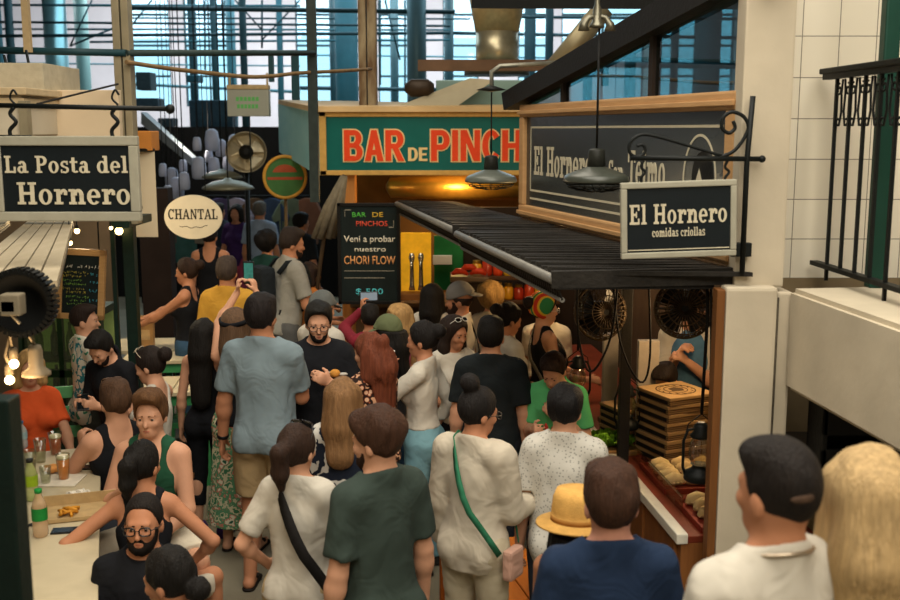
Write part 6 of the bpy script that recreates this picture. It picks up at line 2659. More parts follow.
q = ontb(68, 531)
phone('mobile_phone', (q.x, q.y, ZT + .005), (0, 0, 1.75), 'black phone lying on the table in front of the cardboard tray')
q = ontb(84, 468)
phone('mobile_phone', (q.x, q.y, ZT + .005), (0, 0, 1.6), 'black phone lying beside the amber beer')
b = bmesh.new()
for k in range(4):
    tube(b, [(k * .012, 0, .006), (.03 + k * .008, .05, .008), (.05 + k * .004, .10, .006)], .0035, 6)
lathe(b, [(.014, 0), (.018, .004), (.014, .008)], 14)
o = obj('key_bunch', b, mat('#3a3a38', .4, .5))
o.location = ontb(26, 527)
tag(o, 'small dark bunch of keys at the left of the front bottle', 'keys')

# benches and seats at the table
M_benchw = wood('#6a4326', '#8a5a34', 4, stretch=(10, 1, 10))


def bench(label, x, y0, y1, w, z, m, rz, leg='#2a211a', org=(0, 0)):
    e = empty('bench', (org[0], org[1], 0), rz, label, 'bench')
    b_ = bmesh.new()
    n = 2
    for k in range(n):
        bx(b_, (x - w / 2 + k * w / n + .004, y0, z - .045), (x - w / 2 + (k + 1) * w / n - .004, y1, z), .006)
    obj('seat', b_, m, e)
    for yy in (y0 + .12, y1 - .12):
        b_ = bmesh.new()
        bx(b_, (x - w / 2 + .03, yy - .02, 0), (x - w / 2 + .08, yy + .02, z - .045))
        bx(b_, (x + w / 2 - .08, yy - .02, 0), (x + w / 2 - .03, yy + .02, z - .045))
        bx(b_, (x - w / 2 + .03, yy - .02, z - .10), (x + w / 2 - .03, yy + .02, z - .045))
        obj('leg', b_, mat(leg, .6), e)
    return e


bench('orange varnished wooden bench behind the straw hat', .0, -.25, .55, .36, .47, wood('#a5571c', '#c8762c', 4, stretch=(10, 1, 10)), math.radians(14), '#7a4418', (.33, 4.98))
b = bmesh.new()
st = empty('wooden_stool', (-.115, 5.45, 0), .2, 'tall orange wooden stool left of the white-shirted woman', 'stool')
obj('seat', box((-.13, -.13, .72), (.13, .13, .76), .01), wood('#a5571c', '#c8762c', 4), st)
for q in (-1, 1):
    for s_ in (-1, 1):
        obj('leg', box((q * .10 - .02, s_ * .10 - .02, 0), (q * .10 + .02, s_ * .10 + .02, .72), .004), wood('#a5571c', '#b8662c', 4), st)
# pale tables and green benches of the middle left
M_ptop = mat('#c7b896', .6, var=.1, scale=5)
M_gpaint = mat('#3e8a55', .5, var=.15, scale=6)
for k, (px, py, w, d, z, lb) in enumerate(((172, 352, .75, .7, .80, 'pale-topped green table in front of the serving woman'), (176, 384, .62, .55, .75, 'nearest pale-topped green table left of the woman in black leggings'))):
    c = Wz(px, py, z)
    e = empty('painted_table', (c.x, c.y, 0), .1, lb, 'table', 'green painted tables')
    b = bmesh.new()
    for q in range(4):
        bx(b, (-w / 2 + q * w / 4 + .004, -d / 2, z - .03), (-w / 2 + (q + 1) * w / 4 - .004, d / 2, z), .004)
    obj('tabletop', b, M_ptop, e)
    obj('apron', box((-w / 2 + .03, -d / 2 + .03, z - .11), (w / 2 - .03, d / 2 - .03, z - .03)), M_gpaint, e)
    for x in (-w / 2 + .06, w / 2 - .06):
        for y in (-d / 2 + .06, d / 2 - .06):
            obj('leg', box((x - .025, y - .025, 0), (x + .025, y + .025, z - .1)), M_gpaint, e)
c = Wz(178, 418, .46)
bench('green painted bench before the nearest pale-topped table', 0, -.35, .35, .30, .46, M_gpaint, PI / 2 + .1, '#2f7044', (c.x, c.y))
c = Wz(180, 452, .24)
# serving table and paper bag
c = Wz(146, 347, .80)
e = empty('serving_table', (c.x - .1, c.y + .1, 0), .1, 'small cream serving table carrying the kraft paper bag', 'table')
obj('tabletop', box((-.4, -.25, .765), (.35, .3, .80), .005), M_ptop, e)
for x in (-.35, .30):
    for y in (-.2, .25):
        obj('leg', box((x - .025, y - .025, 0), (x + .025, y + .025, .765)), M_gpaint, e)
pb = empty('paper_bag', (c.x - .02, c.y + .02, .801), .15, 'kraft paper bag standing open before the serving woman', 'bag')
b = bmesh.new()
prism(b, [(-.085, -.06), (.085, -.06), (.085, .06), (-.085, .06)], 0, .27)
for v in b.verts:
    if v.co.z > .1:
        v.co.x *= 1.06
bmesh.ops.delete(b, geom=[f for f in b.faces if all(v.co.z > .2 for v in f.verts)], context='FACES')
bmesh.ops.solidify(b, geom=b.faces[:], thickness=.003)
obj('sack', b, mat('#b48a58', .8, var=.1, scale=8), pb)
b = bmesh.new()
bx(b, (-.06, -.0605, .07), (.06, -.0605 - .002, .16))
obj('print', b, mat('#c9a878', .8), pb)

# folding green chair
fc = empty('folding_chair', (W(66, 420, 6.75).x, 6.75, 0), math.radians(20), 'green painted folding chair beside the woman in orange', 'chair')
b = bmesh.new()
for k in range(4):
    bx(b, (-.19, -.2 + k * .1, .44), (.19, -.11 + k * .1, .46), .004)
obj('seat', b, M_gpaint, fc)
for q in (-1, 1):
    b = bmesh.new()
    tube(b, [(q * .20, -.25, 0), (q * .20, .12, .52), (q * .20, .22, 1.0)], .018, 8)
    obj('leg', b, M_gpaint, fc)
    b = bmesh.new()
    tube(b, [(q * .17, .25, 0), (q * .17, -.18, .45)], .018, 8)
    obj('leg', b, M_gpaint, fc)
b = bmesh.new()
for k in range(3):
    bx(b, (-.2, .135 + k * .035, .64 + k * .13), (.2, .155 + k * .035, .72 + k * .13), .004)
obj('backrest', b, mat('#5fa870', .5, var=.1), fc)

# near dark post at the left edge
b = bmesh.new()
p = W(16, 470, 2.6)
bx(b, (p.x - .35, 2.58, 0), (p.x, 2.66, W(10, 399, 2.6).z), .006)
struct('post', b, mat('#0f1d19', .4, var=.1))
# black crate in the recess under the gallery
b = bmesh.new()
c = W(852, 430, 4.4)
for lo, hi in (((-.16, -.1, 0), (.16, .1, .02)), ((-.16, -.1, 0), (-.14, .1, .3)), ((.14, -.1, 0), (.16, .1, .3)), ((-.16, -.1, 0), (.16, -.08, .12)), ((-.16, -.1, .18), (.16, -.08, .3)), ((-.16, .08, 0), (.16, .1, .3))):
    bx(b, lo, hi, .004)
o = obj('black_crate', b, mat('#131211', .5))
o.location = (c.x, c.y, 1.24)
tag(o, 'black crate on the dark shelf under the gallery', 'crate')
b = bmesh.new()
bx(b, (1.55, 4.15, 1.2), (2.6, YT, 1.24))
tag(obj('recess_shelf', b, mat('#2a231a', .7)), 'dark shelf fixed in the recess under the gallery', 'shelf')
# ------------------------------------------------------------------ clothing materials and worn things
def cloth(h, var=.10):
    key = ('cloth', h, var)
    if key in MATS:
        return MATS[key]
    m = mat(h, .9, var=var + .001, scale=7, bump=.24, bscale=7)
    nt = m.node_tree
    for n in nt.nodes:
        if n.type == 'BUMP':
            n.inputs['Distance'].default_value = .075
        if n.type == 'TEX_NOISE' and abs(n.inputs['Scale'].default_value - 7) < .1 and n.inputs['Detail'].default_value == 3:
            n.inputs['Distortion'].default_value = 1.1
            n.inputs['Detail'].default_value = 2
    MATS[key] = m
    return m


def cap(inf, col, brim=1, name='cap'):
    hd, RH = inf['hd'], inf['RH']
    n = nrm(RH @ v3(0, .22 * brim, -1))
    pr = [Pr('e', hd(0, -.012, .176), v3(.078, .098, .102), 0, 0, .02, R=RH),
          Pr('c', hd(-.03, .08 * brim - .01, .185), hd(.03, .08 * brim - .01, .185), .02, .02, .02)]
    c = float(n @ hd(0, 0, .172))
    inf['implicit'](name, pr, .008, cloth(col), infl=.017, planes=[(n, c)])
    b = []
    up = nrm(RH @ v3(0, .25 * brim, 1))
    b.append(Pr('c', hd(-.028, .10 * brim - .01, .182), hd(.028, .10 * brim - .01, .182), .058, .058, .02, fl=(up, .14)))
    b.append(Pr('c', hd(-.02, .13 * brim - .01, .172), hd(.02, .13 * brim - .01, .172), .052, .052, .02, fl=(up, .14)))
    inf['implicit']('brim', b, .007, cloth(col))


def lathe_head(inf, name, prof, m, tilt=0.0, z=.0, parent=None):
    s, RH, hd = inf['s'], inf['RH'], inf['hd']
    R = RH @ rotm(0, tilt, 0)
    M4 = Matrix([[*R[i], hd(0, -.012, z)[i]] for i in range(3)] + [[0, 0, 0, 1]])
    b = bmesh.new()
    lathe(b, [(r * s, zz * s) for r, zz in prof], 36, M=Matrix.Translation(0 * Vector((1, 1, 1))))
    for v in b.verts:
        p = v.co / s
        v.co = (M4 @ p) * s
    return obj(name, b, m, inf['body'])


def strap_pts(inf, side=1, front=True, back=True, drop=.93, off=.0):
    """cross-body strap from the shoulder on -side down to the hip on +side"""
    tp = inf['tp']
    pts = []
    if back:
        for t in np.linspace(0, 1, 9):
            x = side * (.20 * t - .095 * (1 - t))
            z = 1.475 * (1 - t) + drop * t
            y = -(.140 + off) * math.sin(min(1, .12 + t * 1.4) * PI / 2) * (1 - .55 * max(0, t - .6) / .4) - .012
            pts.append(tp(x, y, z + .03 * math.sin(t * PI)))
        pts = pts[::-1]
    pts.append(tp(-side * .095, -.01, 1.492))
    if front:
        for t in np.linspace(0.06, 1, 9):
            x = side * (.20 * t - .095 * (1 - t))
            z = 1.455 * (1 - t) + drop * t
            y = (.150 + off) * math.sin(min(1, .12 + t * 1.4) * PI / 2) * (1 - .55 * max(0, t - .6) / .4)
            pts.append(tp(x, y, z + .03 * math.sin(t * PI)))
    return [inf['world'](p) for p in pts]


def flat_band(b, pts, w, th, nfun):
    n = len(pts)
    rows = []
    for i in range(n):
        t = (pts[min(n - 1, i + 1)] - pts[max(0, i - 1)]).normalized()
        o = nfun(pts[i])
        o = (o - t * o.dot(t)).normalized()
        sd = t.cross(o)
        rows.append([b.verts.new(pts[i] + sd * w * a + o * th * c) for a, c in ((-1, 0), (1, 0), (1, 1), (-1, 1))])
    for i in range(n - 1):
        for k in range(4):
            f = b.faces.new((rows[i][k], rows[i][(k + 1) % 4], rows[i + 1][(k + 1) % 4], rows[i + 1][k]))
            f.smooth = True
    b.faces.new(rows[0][::-1])
    b.faces.new(rows[-1])


def band(inf, pts, w, th=.006):
    ax = inf['world'](inf['tp'](0, 0, 1.1))
    ay = inf['world'](inf['tp'](0, 0, 1.4))
    d = (ay - ax).normalized()

    def nf(p):
        q = p - ax
        return q - d * q.dot(d)
    b = bmesh.new()
    flat_band(b, pts, w, th, nf)
    return b


def crossbody(inf, label, cat, col, side=1, bag=(.12, .05, .16), w=.017, off=.0, drop=.93, bagcol=None, hold=True):
    pts = strap_pts(inf, side, drop=drop, off=off)
    c = inf['world'](inf['tp'](side * .235, -.02, drop - .06))
    e = empty('shoulder_bag', c, inf['yaw'], label, cat)
    b = bmesh.new()
    bx(b, (-bag[1] / 2, -bag[0] / 2, -bag[2] / 2), (bag[1] / 2, bag[0] / 2, bag[2] / 2), .015)
    obj('pouch', b, cloth(bagcol or col), e)
    b = band(inf, pts, w)
    R_inv = (Matrix.Translation(c) @ Matrix.Rotation(inf['yaw'], 4, 'Z')).inverted()
    xform(b, R_inv)
    obj('strap', b, cloth(col), e)
    return e


def print_patch(inf, name, m, u, z, w, h, front=True):
    """flat print lying on the chest"""
    pass


def held_phone(inf, label, q, off=(0, 0, .05), rz=0.0, screen='#0d1418', tilt=PI / 2, pic=False):
    p = inf['hand'][q] + Vector(off)
    return phone('mobile_phone', p, (tilt, 0, rz), label, 'pic' if pic else screen)


BLK, WHT, GRY = cloth('#15161a'), cloth('#bdb6a8'), cloth('#6b7275')
JEAN, DENIM, KHAKI = cloth('#35506a'), cloth('#6f96a0'), cloth('#9a835f')
DARKP = cloth('#20232a')
LEAF = ramp_mat('noise', ('#d8d2c0', '#2f7f88', '#d8d2c0', '#3a8a6a', '#d8d2c0'), scale=9, stops=(0, .40, .46, .60, .66))
FLORAL = ramp_mat('noise', ('#3f7a55', '#c9c3a2', '#5a8f68', '#c07a68', '#d8d2b8', '#2f5f48'), scale=17, stops=(0, .38, .45, .53, .58, .66))
LEOPARD = ramp_mat('voronoi', ('#c9a184', '#8a4a30', '#24140f', '#b98a6a'), scale=26, stops=(0, .30, .38, .62))
DOTS = ramp_mat('voronoi', ('#98968e', '#c2beb4'), scale=70, stops=(0, .3))
STRIPE = ramp_mat('waveZ', ('#d8d2c4', '#2a2a2c'), scale=22, stops=(0, .62))
BANDANA = ramp_mat('noise', ('#1a2130', '#1a2130', '#c8c4bc', '#1a2130', '#b8b4ac'), scale=7, stops=(0, .3, .5, .56, .68))
RAINBOW = ramp_mat('wave', ('#c23a24', '#d8982a', '#c8b83a', '#2f7a4a'), scale=5.5, stops=(0, .3, .55, .78))

DK, BR, LB = '#120e0c', '#33201a', '#4a2f1e'

# ------------------------------------------------------------------ people round the drinks table
P_ = {}
P_['leaf'] = person('standing man in a white shirt with a teal leaf print, faded dark hair, looking right', 82, 303, 6.95, head=48, hy=32, R='down', L='bent', hair=('fade', '#231812'), top=('shirt', LEAF, {'hem': .84}), bottom=('shorts', cloth('#4a4d4a')), skin='light')
P_['blacktee'] = person('dark-haired man in a black t-shirt bending his head over his hands by the table', 98, 331, 6.45, head=205, lean=12, hp=32, R='hold', L='hold', hair=('short', DK), beard=('#1d1512', False), top=('tee', BLK), bottom=('trousers', DARKP), skin='light')
P_['tankwoman'] = person('woman in a white strappy top with sunglasses pushed up into dark hair, facing left', 149, 346, 6.4, head=-78, sex='f', pose='sit', hp=14, R='lap', L='lap', hair=('bun', '#1d1410'), top=('tank', WHT, {'front': .13, 'cut': 1.3}), bottom=('shorts', cloth('#5a6a78')), skin='light')
P_['brownback'] = person('brown-haired man with sunglasses on his head, seated with his back turned, elbow raised', 115, 379, 5.8, head=-35, pose='sit', R='lap', L=((-.0 + .12, .36, 1.28), (.8, -.2, -1), (-.8, .2, .1), 50, (0, .2, 1)), hair=('short', '#4a3222'), top=('tank', BLK, {'front': .16}), bottom=('shorts', cloth('#4f5560')), skin='light', lean=8)
P_['greenvest'] = person('young man in a green vest with his mouth open, seated facing the near end', 150, 389, 5.38, head=188, pose='sit', knees=(.33, .26, .9), hy=-8, R='chest', L='lap', hair=('quiff', '#5a3c22'), top=('tank', cloth('#1f4a34'), {'front': .17, 'cut': 1.36}), bottom=('shorts', cloth('#cfc4ae')), skin='light', lean=4)
P_['backtop'] = person('dark-ponytailed woman in a black strappy top, seated with her back turned', 141, 440, 4.86, head=-12, sex='f', pose='sit', knees=(.33, .26, .9), hy=28, R=((.24, .22, 1.02), (.9, -.4, -.5), (0, 0, -1), 30), L=((.30, .20, 1.06), (1, -.5, -.3), (0, 0, -1), 30), hair=('pony', DK, .16), top=('tank', BLK, {'front': .2, 'rear': .20, 'hem': 1.02}), bottom=('shorts', cloth('#d0c6b4')), skin='tan', lean=14)
P_['glasses'] = person('man with black glasses and a full black beard seated facing the near end', 143, 492, 4.34, head=182, pose='sit', knees=(.3, .3, .9), hp=-3, hy=-4, R='lap', L='lap', hair=('buzz', '#17110e'), beard=('#15100d', True), glasses=('thick', '#121212'), top=('tee', BLK), bottom=('shorts', cloth('#2c3034')), skin='tan')
P_['bottomwoman'] = person('woman with a low dark hair knot in a striped top, below the bearded man', 168, 546, 3.6, head=-70, sex='f', pose='sit', hp=10, R='lap', L='lap', hair=('lowbun', DK), top=('tee', STRIPE, {'sleeve': .5}), bottom=('trousers', DARKP), skin='tan', build=.95)
P_['orange'] = person('woman in an orange t-shirt with blonde hair seated beyond the drinks table', 27, 350, 6.75, head=150, sex='f', pose='sit', R='table', L='table', hair=('bob', '#b8925c'), top=('tee', cloth('#d8582a'), {'hem': .98}), bottom=('trousers', JEAN), skin='light')

# ------------------------------------------------------------------ the middle left
P_['server'] = person('woman in a black tank top and jeans reaching left over a kraft paper bag', 187, 257, 8.9, head=-84, sex='f', hp=4, R=((.06, .52, 1.12), (.6, -.3, -1), (-.3, 0, -1), 20), L=((.10, .50, 1.08), (.6, -.3, -1), (-.3, 0, -1), 20), hair=('bun', '#2a1a12'), top=('tank', BLK, {'front': .14}), bottom=('trousers', JEAN), skin='tan')
P_['yellow'] = person('man in a yellow t-shirt with short greying hair seen from behind', 226, 256, 8.25, head=4, R='down', L='down', hair=('short', '#3d332b'), top=('tee', cloth('#bb8d36')), bottom=('trousers', DARKP), skin='tan', build=1.05)
P_['leggings'] = person('woman with long dark hair in a black top and black leggings seen from behind', 203, 318, 6.75, head=8, sex='f', R='chest', L='down', hair=('long', DK, .36, 'back'), top=('tank', BLK, {'rear': .2}), bottom=('capri', BLK), shoes='#4a2f6a', skin='light')
P_['phone'] = person('woman in a long green floral skirt holding a phone up high with both hands', 235, 307, 6.5, head=6, sex='f', R=((.055, .30, 1.80), (.9, .2, -.6), (-.9, .2, 0), 45, (-.25, .05, 1)), L=((.085, .30, 1.80), (.9, .2, -.6), (-.9, .2, 0), 45, (-.15, .05, 1)), hair=('long', '#5c4430', .10, 'back'), top=('tank', BLK, {'rear': .18}), bottom=('skirt', FLORAL, 1.02, .20), shoes='sandals', skin='light')
P_['polo'] = person('man in a grey-blue t-shirt and khaki shorts, seen from behind', 260, 293, 5.9, head=10, hy=6, R='hold', L=((.29, .06, .86), (.6, -1, 0), (-1, .1, 0), 25), hair=('short', '#1a1513'), top=('tee', cloth('#75848a'), {'hem': .85}), bottom=('shorts', KHAKI), shoes='sandals', skin='tan', build=1.08)
P_['backpack'] = person('tall man in a grey t-shirt carrying a black backpack, looking right', 291, 227, 9.2, head=58, lean=10, hp=5, hy=12, R=((.16, .36, 1.08), (.5, -.6, -1), (-.7, 0, -.6), 35), L='bent', hair=('short', '#2a1f19'), beard=('#2a1d16', False), top=('tee', cloth('#8f8c82')), bottom=('trousers', cloth('#5a5a58')), skin='tan', build=1.08)
P_['bob'] = person('person with a dark bob and rust brown top facing right by the chalkboard', 309, 262, 9.65, head=70, sex='f', R='bent', L='bent', hair=('bob', '#2a1a12'), top=('tee', cloth('#a8642c')), bottom=('trousers', DARKP), skin='tan')
P_['greycap'] = person('person in a grey cap and white t-shirt behind the man with glasses', 322, 289, 7.25, head=40, hp=10, R='bent', L='bent', hair=('short', BR), top=('tee', WHT, {'loose': .01}), bottom=('trousers', JEAN), skin='light', build=1.05, extra_top=.02, hat=.16)
P_['logo'] = person('man with thin glasses and a black t-shirt with an orange emblem facing the near end', 318, 301, 6.3, head=172, hp=10, R='down', L='chest', hair=('short', '#15110f'), beard=('#15110f', False), glasses=('thin', '#2a2320'), top=('tee', BLK), bottom=('trousers', DARKP), skin='light', build=1.05)
P_['maroon'] = person('person in a maroon long-sleeved top raising a phone in front of the chalkboard', 370, 304, 7.75, head=-8, sex='f', R='down', L=((.06, .22, 1.66), (.8, .2, -.8), (-.9, .2, 0), 45, (.0, .1, 1)), hair=('short', DK), top=('long', cloth('#7a2430')), bottom=('trousers', JEAN), skin='tan')
P_['olivecap'] = person('woman in an olive cap and black top with long dark hair, facing left', 388, 313, 6.9, head=-78, sex='f', hp=8, R='bent', L='hold', hair=('long', DK, .22), top=('tee', BLK), bottom=('trousers', DARKP), skin='tan', extra_top=.02, hat=.17)
P_['blondegirl'] = person('young woman with long straight blonde hair and a pink top beside the chalkboard', 398, 303, 7.45, head=-120, sex='f', hp=4, R='chest', L='chest', hair=('long', '#a88250', .30), top=('tee', cloth('#b0606a')), bottom=('trousers', JEAN), skin='light')
P_['leopard'] = person('woman with long red-brown wavy hair in a leopard print blouse', 370, 332, 5.9, head=-40, sex='f', hy=-20, hp=6, R='bent', L='hold', hair=('halfup', '#6a3420', .24), top=('shirt', LEOPARD, {'loose': .02, 'hem': .9}), bottom=('trousers', DARKP), skin='light')
P_['whitelong'] = person('woman in a white long-sleeved top and light jeans with a cropped dark hairdo, facing left', 423, 320, 6.2, head=-72, sex='f', hp=6, R=((.20, .0, .92), (.3, -1, 0), (-1, .1, 0), 25), L='mouth', hair=('bun', '#15100e'), top=('long', WHT, {'hem': 1.02, 'infl': .009}), bottom=('trousers', DENIM, 1.04), skin='tan')
P_['bandana'] = person('woman with long light brown hair in a navy and white patterned shirt seen from behind', 342, 377, 4.95, head=5, sex='f', R='bent', L='bent', hair=('long', '#7a5838', .16, 'back'), top=('shirt', BANDANA, {'loose': .015}), bottom=('trousers', JEAN), skin='light')
P_['pony'] = person('woman with a dark ponytail in a white t-shirt and khaki shorts seen from behind', 295, 423, 4.15, head=14, sex='f', hy=10, R='bent', L=((.22, .10, .98), (.6, -1, -.2), (-1, .1, 0), 30), hair=('pony', '#2c1c13', .17), top=('tee', WHT, {'loose': .004, 'hem': .90}), bottom=('shorts', cloth('#b09a72')), skin='light')
P_['darkgreen'] = person('brown-haired bearded man in a dark green t-shirt looking left', 378, 407, 3.82, head=-38, hy=-25, hp=6, R='down', L='down', hair=('full', '#3a2418'), beard=('#2e1d14', False), top=('tee', cloth('#35403a')), bottom=('trousers', DARKP), skin='light', build=.92)

# ------------------------------------------------------------------ the middle right
P_['longblack'] = person('woman with long straight black hair and white top by the beer taps', 432, 283, 8.1, head=15, sex='f', R='bent', L='bent', hair=('long', '#0e0b0a', .34, 'back'), top=('tee', WHT), bottom=('trousers', DARKP), skin='tan')
P_['beardcap'] = person('bearded man in a backwards grey cap and white t-shirt, facing left', 460, 280, 7.45, head=-82, hp=6, R='bent', L='bent', hair=('short', '#2a1c14'), beard=('#2a1a12', True), top=('tee', WHT), bottom=('trousers', JEAN), skin='tan', extra_top=.02, hat=.17)
P_['smile'] = person('smiling woman with white-framed sunglasses pushed up on long dark hair', 455, 315, 6.75, head=150, sex='f', hp=12, hy=-10, R='bent', L='chest', hair=('long', '#20140f', .26), top=('tee', WHT), bottom=('trousers', DARKP), skin='tan')
P_['blackback'] = person('broad man in a black t-shirt with short black hair seen from behind', 491, 316, 6.1, head=6, R='down', L='down', hair=('short', '#100d0c'), top=('tee', cloth('#1b2022')), bottom=('trousers', DARKP), skin='light', build=1.12)
P_['curly'] = person('person with curly dark blonde hair seen from behind under the far awning', 491, 284, 8.0, head=20, sex='f', R='bent', L='bent', hair=('curly', '#9a7848'), top=('tee', cloth('#b8ac98')), bottom=('trousers', DARKP), skin='light')
P_['whitetee'] = person('woman in a white t-shirt with dark hair in a knot, facing right', 509, 302, 7.0, head=62, sex='f', hp=14, R='bent', L='bent', hair=('bun', '#100c0b'), top=('tee', WHT, {'loose': .012}), bottom=('trousers', cloth('#b8ac98')), skin='tan', build=1.08)
P_['rainbow'] = person('woman with glasses and a rainbow headscarf in a black tank top, facing right', 543, 292, 7.2, head=72, sex='f', hp=2, R='bent', L='bent', hair=('bun', '#1a120e'), glasses=('thin', '#c9c2b4'), top=('tank', BLK, {'front': .13}), bottom=('trousers', DARKP), skin='light')
P_['hidden'] = person('person in a plain white t-shirt standing half hidden behind the rainbow headscarf', 547, 296, 7.95, head=10, R='bent', L='bent', hair=('short', DK), top=('tee', WHT, {'loose': .01}), bottom=('trousers', DARKP), skin='tan')
P_['greentee'] = person('man in a bright green t-shirt with a red print leaning down over the counter end', 553, 353, 5.95, head=205, lean=14, hp=28, R='hold', L='chest', hair=('short', '#2a1c14'), top=('tee', cloth('#5cb874')), bottom=('trousers', DARKP), skin='light')
P_['bunshirt'] = person('large woman with a black top knot in a loose cream shirt and trousers, looking right', 478, 386, 4.6, head=32, sex='f', hy=28, hp=10, R='bent', L=((.22, .06, .84), (.6, -1, 0), (-1, .1, 0), 25), hair=('highbun', '#15100e'), glasses=('thin', '#2a2320'), top=('shirt', cloth('#bdb29f'), {'long': True, 'loose': .014, 'hem': .80, 'cuff': .9}), bottom=('trousers', cloth('#b3a78e')), skin='tan', build=1.06)
P_['dotshirt'] = person('black-haired person in a dotted pale grey shirt seen from behind', 565, 385, 4.66, head=14, R='bent', L='down', hair=('full', '#0f0c0b'), top=('shirt', DOTS, {'loose': .008, 'hem': .80}), bottom=('trousers', cloth('#2b3440')), skin='light', build=1.02)
P_['straw'] = person('woman in a straw hat with long black hair and a beige top', 577, 493, 3.5, hat=.15, head=20, sex='f', R='bent', L='bent', hair=('long', '#0f0c0b', .30, 'back'), top=('tank', cloth('#b5a184'), {'rear': .12}), bottom=('trousers', JEAN), skin='tan')
P_['navy'] = person('man in a navy blue t-shirt with short brown hair seen from behind at the bottom', 613, 462, 3.05, head=-4, R='down', L='down', hair=('short', '#3a2418'), top=('tee', cloth('#1d2c44')), bottom=('trousers', DARKP), skin='pink')
P_['nearwhite'] = person('nearest man in a white t-shirt with a thin neck chain and dark cropped hair', 785, 437, 2.3, head=-22, hy=-6, R='down', L='down', hair=('fade', '#17120f'), top=('tee', WHT), bottom=('trousers', DARKP), skin='tan', z_floor=.28)
P_['nearblonde'] = person('nearest woman with long straight blonde hair at the right edge', 872, 445, 2.36, head=8, sex='f', R='down', L='down', hair=('long', '#b09466', .26, 'back'), top=('tee', cloth('#8a8478')), bottom=('trousers', JEAN), skin='light', z_floor=.28)
P_['worker'] = person('stall worker in a white t-shirt and denim apron behind the right caged fan', 692, 290, 6.6, head=205, lean=12, hp=20, R=((.05, .29, 1.31), (.4, -.3, -1), (-.8, .2, 0), 45), L=((.03, .31, 1.27), (.5, -.3, -1), (-.8, .2, 0), 45), hair=('short', DK), top=('tee', WHT), bottom=('trousers', DARKP), skin='light')
P_['behindboxes'] = person('dark-haired person bending low behind the tall pizza box stack', 665, 363, 6.12, head=215, lean=20, hp=25, sex='f', H=1.45, R='down', L='down', hair=('short', '#1a110d'), top=('tee', cloth('#5a3226')), bottom=('trousers', DARKP), skin='tan')

# ------------------------------------------------------------------ the far crowd
P_['farblue'] = person('far person in a pale blue shirt beyond the round green sign', 259, 201, 14.0, head=10, hair=('short', '#5a5550'), top=('shirt', cloth('#8f9fb4')), bottom=('trousers', DARKP))
P_['farpurple'] = person('far person in a dark purple top and pink trousers beside the CHANTAL sign', 236, 204, 14.6, head=190, sex='f', hair=('bob', DK), top=('tee', cloth('#3a2450')), bottom=('trousers', cloth('#a84a62')))
P_['fargreen'] = person('dark curly-haired person in a deep green top behind the tall man with the backpack', 266, 232, 10.9, head=20, sex='f', hair=('curly', '#120d0b'), top=('tee', cloth('#1f3f38')), bottom=('trousers', DARKP))
P_['farblack'] = person('far person in black with bare arms left of the man in yellow', 209, 224, 11.2, head=0, hair=('short', '#1a120e'), top=('tank', BLK), bottom=('trousers', DARKP))
P_['fardark'] = person('far person in a dark shirt under the round fan', 218, 203, 15.2, head=30, hair=('short', DK), top=('tee', cloth('#26303a')), bottom=('trousers', DARKP))
P_['farright'] = person('far dark-clad person right of the round green sign', 300, 212, 12.6, head=40, hair=('short', DK), top=('tee', cloth('#1c2024')), bottom=('trousers', DARKP))

# ------------------------------------------------------------------ what they wear and hold
cap(P_['greycap'], '#5b5e5c')
cap(P_['olivecap'], '#5d6446')
cap(P_['beardcap'], '#6d6a66', -1)
lathe_head(P_['straw'], 'straw_hat', [(.175, .140), (.173, .148), (.112, .160), (.110, .20), (.105, .255), (.09, .292), (.03, .286), (.0, .284)], mat('#c99a52', .8, var=.12, scale=30, bump=.3, bscale=160), 4)
lathe_head(P_['straw'], 'hat_band', [(.1135, .160), (.1125, .182)], mat('#9a6a30', .8), 4)
make_glasses(('sun', '#c9b9a0'), P_['tankwoman']['hd'], None, P_['tankwoman']['s'], P_['tankwoman']['body'], at='head')
make_glasses(('sun', '#6a4a30'), P_['brownback']['hd'], None, P_['brownback']['s'], P_['brownback']['body'], at='head')
make_glasses(('sun', '#e0dcd2'), P_['smile']['hd'], None, P_['smile']['s'], P_['smile']['body'], at='head')
make_glasses(('sun', '#2a2320'), P_['pony']['hd'], None, P_['pony']['s'], P_['pony']['body'], at='head')
# rainbow headscarf
i_ = P_['rainbow']
kn = nrm(i_['RH'] @ v3(0, -.35, -1))
i_['implicit']('headscarf', [Pr('e', i_['hd'](0, -.014, .176), v3(.081, .100, .101), 0, 0, .02, R=i_['RH'])], .008, RAINBOW, infl=.016,
               planes=[(nrm(i_['RH'] @ v3(0, .9, -.45)), float(nrm(i_['RH'] @ v3(0, .9, -.45)) @ i_['hd'](0, .05, .20))), (nrm(i_['RH'] @ v3(0, -.5, -1)), float(nrm(i_['RH'] @ v3(0, -.5, -1)) @ i_['hd'](0, -.08, .10)))])
# hair band of the woman with the phone
lathe_head(P_['phone'], 'hair_band', [(.100, .185), (.100, .215)], BLK, -12)
# chain of the nearest man
i_ = P_['nearwhite']


class Keep:
    """keeps only what lies inside the primitive"""
    def __init__(s, p):
        s.p = p

    def dist(s, X, Y, Z):
        return -s.p.dist(X, Y, Z)


i_['implicit']('scalp_patch', [Pr('e', i_['hd'](0, -.012, .174), v3(.078, .097, .098), 0, 0, .02, R=i_['RH'])], .004, mat('#4c3a2e', .8, var=.3, scale=60), infl=.006,
               balls=[Keep(Pr('c', i_['hd'](-.055, -.095, .160), i_['hd'](-.015, -.115, .168), .013, .017, 0))])
b = bmesh.new()
tube(b, [Vector(i_['tp'](.082 * math.cos(a), -.022 + .078 * math.sin(a), 1.478 - .02 * math.sin(a))) * i_['s'] for a in np.linspace(0, 2 * PI, 33)], .005, 6)
obj('neck_chain', b, mat('#b9a892', .3, .8, var=0), i_['body'])
